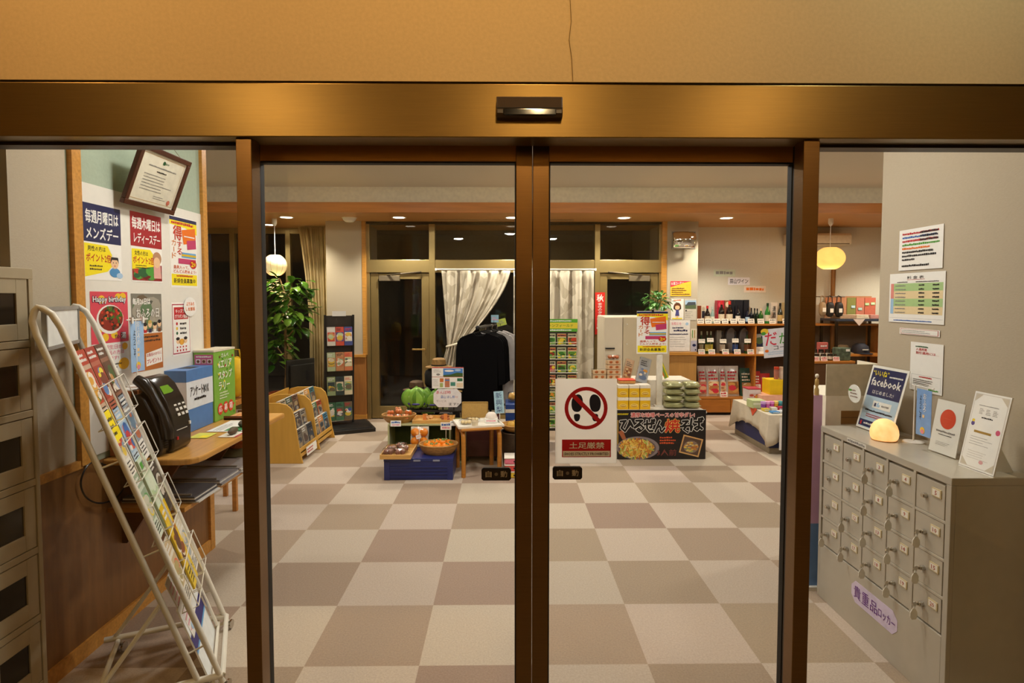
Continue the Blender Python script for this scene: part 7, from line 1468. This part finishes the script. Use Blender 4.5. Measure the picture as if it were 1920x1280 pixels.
# fabric display
tY = 7.7; za = at(1600, 598, tY).z; a, b = at(1568, 600, tY).x, at(1650, 600, tY).x
t = thing('fabric_table', (a, tY, 0), 'narrow dark table in the shop corner with folded cloths and hats on its shelves', 'table'); Wd_ = b-a+.12
zl = at(1600, 664, tY).z
for z, m in ((za, mat('#2a3448', .6)), (zl, SHW)): MB().box(0, Wd_, 0, .4, z-.03, z, m).build('shelf', t, bevel=.003)
for x in (.0, Wd_-.03):
    for y in (.0, .37): MB().box(x, x+.03, y, y+.03, 0, za-.03, DARKMETAL).build('leg', t)
zp = at(1600, 555, tY+.38).z
MB().box(0.05, Wd_, .38, .395, za, zp, mat('#b5825a', .7)).build('back_board', t)
FC = ['#c07a54', '#c48a64', '#8a8a4a', '#c87a64', '#c86a54']
x0 = .06
for k, wq in enumerate([.2, .1, .13, .12, .16]):
    s = Sheet(wq-.008, (zp-za)*.8, mat(FC[k], .85, 0, .06, 30), .006)
    o = s.make('hanging_cloth', FY(a+x0, tY+.372, za+.04)); x0 += wq
    tag(o, '%s cloth hung on the back board, %s from the pouches' % (['rust', 'tan', 'olive', 'salmon', 'coral'][k], ORD[k]), 'cloth', 'cloths on the back board')
for k, (px, py, c, l) in enumerate([(1600, 575, '#a8d8e8', 'pale blue card on the rust cloth'), (1613, 579, '#8fc8c0', 'teal card on the olive cloth'), (1626, 570, '#a8d890', 'green card on the salmon cloth'), (1637, 569, '#b8e0a0', 'lime card on the coral cloth')]):
    p = at(px, py, tY+.362); s = Sheet(.055, .035, mat(c, .4)); s.dashes(.005, .01, .045, .015, 1, WHITE, 1, k+1, .9); tag(s.make('price_card', FY(p.x-.027, tY+.3635, p.z-.017)), l, 'price card', 'cards on the hung cloths')
for k, (x, w_, c, l) in enumerate([(.08, .22, '#b5967a', 'folded tan cloth at the pouch end of the fabric table'), (.3, .18, '#d8c8b0', 'folded cream cloth in the middle of the fabric table'), (.49, .16, '#c08a80', 'folded pinkish cloth at the wall end of the fabric table')]):
    t = thing('folded_cloth', (a+x, tY+.05, za+.0005), l, 'cloth', 'folded cloths'); 
    for j in range(3): MB().box(.004*j, w_-.004*j, .004*j, .24, .018*j, .018*j+.0175, mat(c, .85, 0, .08, 25)).build('fold', t, bevel=.006)
tag(MB().add([(a+.22, tY-.012, za+.001), (a+.38, tY-.012, za+.001), (a+.3, tY-.016, za-.09), (a+.22, tY-.014, za+.001), (a+.38, tY-.014, za+.001), (a+.3, tY-.018, za-.09)], [(0, 1, 2), (5, 4, 3), (0, 3, 4, 1), (1, 4, 5, 2), (2, 5, 3, 0)], mat('#d8c4b8', .8)).build('cloth_corner'), 'cream cloth corner hanging over the front of the fabric table', 'cloth')
hat(a+.22, tY+.2, zl+.001, .14, .11, mat('#8a7458', .7, 0, .2, 30), 'grey brown hat on the lower shelf of the fabric table')
t = thing('cap', (a+.42, tY+.14, zl+.001), 'navy cap with a pale mark on the lower shelf of the fabric table', 'cap'); CAPM = mat('#1a1d2c', .7, 0, .1, 25)
MB().lathe([(.11, 0), (.112, .04), (.095, .1), (.05, .135), (0, .142)], (0, 0, 0), CAPM, 22).build('crown', t, smooth=True); MB().prism([(.09*math.cos(q*.35+3.3)*1.05, .1*math.sin(q*.35+3.3)) for q in range(9)]+[(.1*math.cos(3.3+(8-q)*.35), -.09+.11*math.sin(3.3+(8-q)*.35)) for q in range(9)], .002, .008, CAPM, 'z').build('visor', t); MB().box(-.04, .04, -.118, -.111, .05, .065, mat('#c9c4ba', .5)).build('mark', t)
# jar display in front
jY = 7.3; jz = at(1560, 677, jY).z; ja = at(1520, 677, jY).x; jb = at(1604, 677, jY).x
t = thing('jar_table', (ja, jY, 0), 'low shop table of jars behind the cardboard carton', 'table'); MB().box(0, jb-ja, 0, .34, jz-.03, jz, SHW).build('top', t, bevel=.003); MB().box(.03, jb-ja-.03, .03, .31, 0, jz-.03, mat('#5a3a20', .5)).build('body', t)
for k in range(8):
    r_, c_ = divmod(k, 4); x = ja+.13+.085*c_+.03*r_; t = thing('jam_jar', (x, jY+.1+.11*r_, jz), '%s dark jar with a pale label from the post in the %s row' % (ORD[c_], ['front', 'rear'][r_]), 'jar', 'dark jars on the jar table')
    h_ = .085+.05*r_; MB().lathe([(0, 0), (.033, 0), (.034, h_*.75), (.028, h_*.85), (0, h_*.85)], (0, 0, 0), mat('#2a1a14', .2), 16).build('jar', t, smooth=True); MB().lathe([(.031, h_*.8), (.031, h_), (0, h_)], (0, 0, 0), mat('#1c1412', .35), 16).build('lid', t, smooth=True); MB().lathe([(.0348, h_*.2), (.0348, h_*.65)], (0, 0, 0), mat('#d8ccb8', .5), 16).build('paper_label', t)
cards_ = [at(1533, 677, jY), at(1548, 677, jY), at(1571, 677, jY)]
for k, p in enumerate(cards_): pricecard((p.x, jY+.03, jz), .085, .055, '%s white and red price card from the post before the dark jars' % ORD[k], 0, (RED, RED), mat('#f0e4da', .4), 'cards before the dark jars', .2)
t = thing('camouflage_bag', (at(1587, 677, jY).x, jY+.1, jz), 'dark green patterned box with a white tag beside the dark jars', 'box'); MB().box(-.085, .085, -.05, .08, 0, .165, mat('#4a5a4a', .6, 0, .6, 24)).build('body', t, bevel=.01); s = Sheet(.05, .03, PAPER); s.make('tag', FY(.02, -.052, .12), t)
t = thing('red_box', (at(1563, 650, jY).x, jY+.26, jz), 'small pinkish red box behind the dark jars', 'box'); MB().box(-.06, .06, -.03, .03, 0, .22, mat('#c0605a', .5)).build('body', t, bevel=.003); s = Sheet(.1, .05, None); s.dashes(.01, .01, .08, .03, 1, WHITE, 1, 3, .8); s.make('print', FY(-.05, -.0315, .15), t)
p0, p1 = at(1645, 655, 3.3), at(1655, 548, 3.3)
t = thing('paper_roll', ((p0.x+p1.x)/2, 3.22, 0), 'long white paper roll standing upright at the end of the right wall', 'roll'); t['label'] = 'long white paper roll standing upright behind the carton by the wall corner'
MB().tube([(0, 0, 0), (0, 0, p1.z)], .016, mat('#e6dccb', .6), 14).build('roll', t, smooth=True)
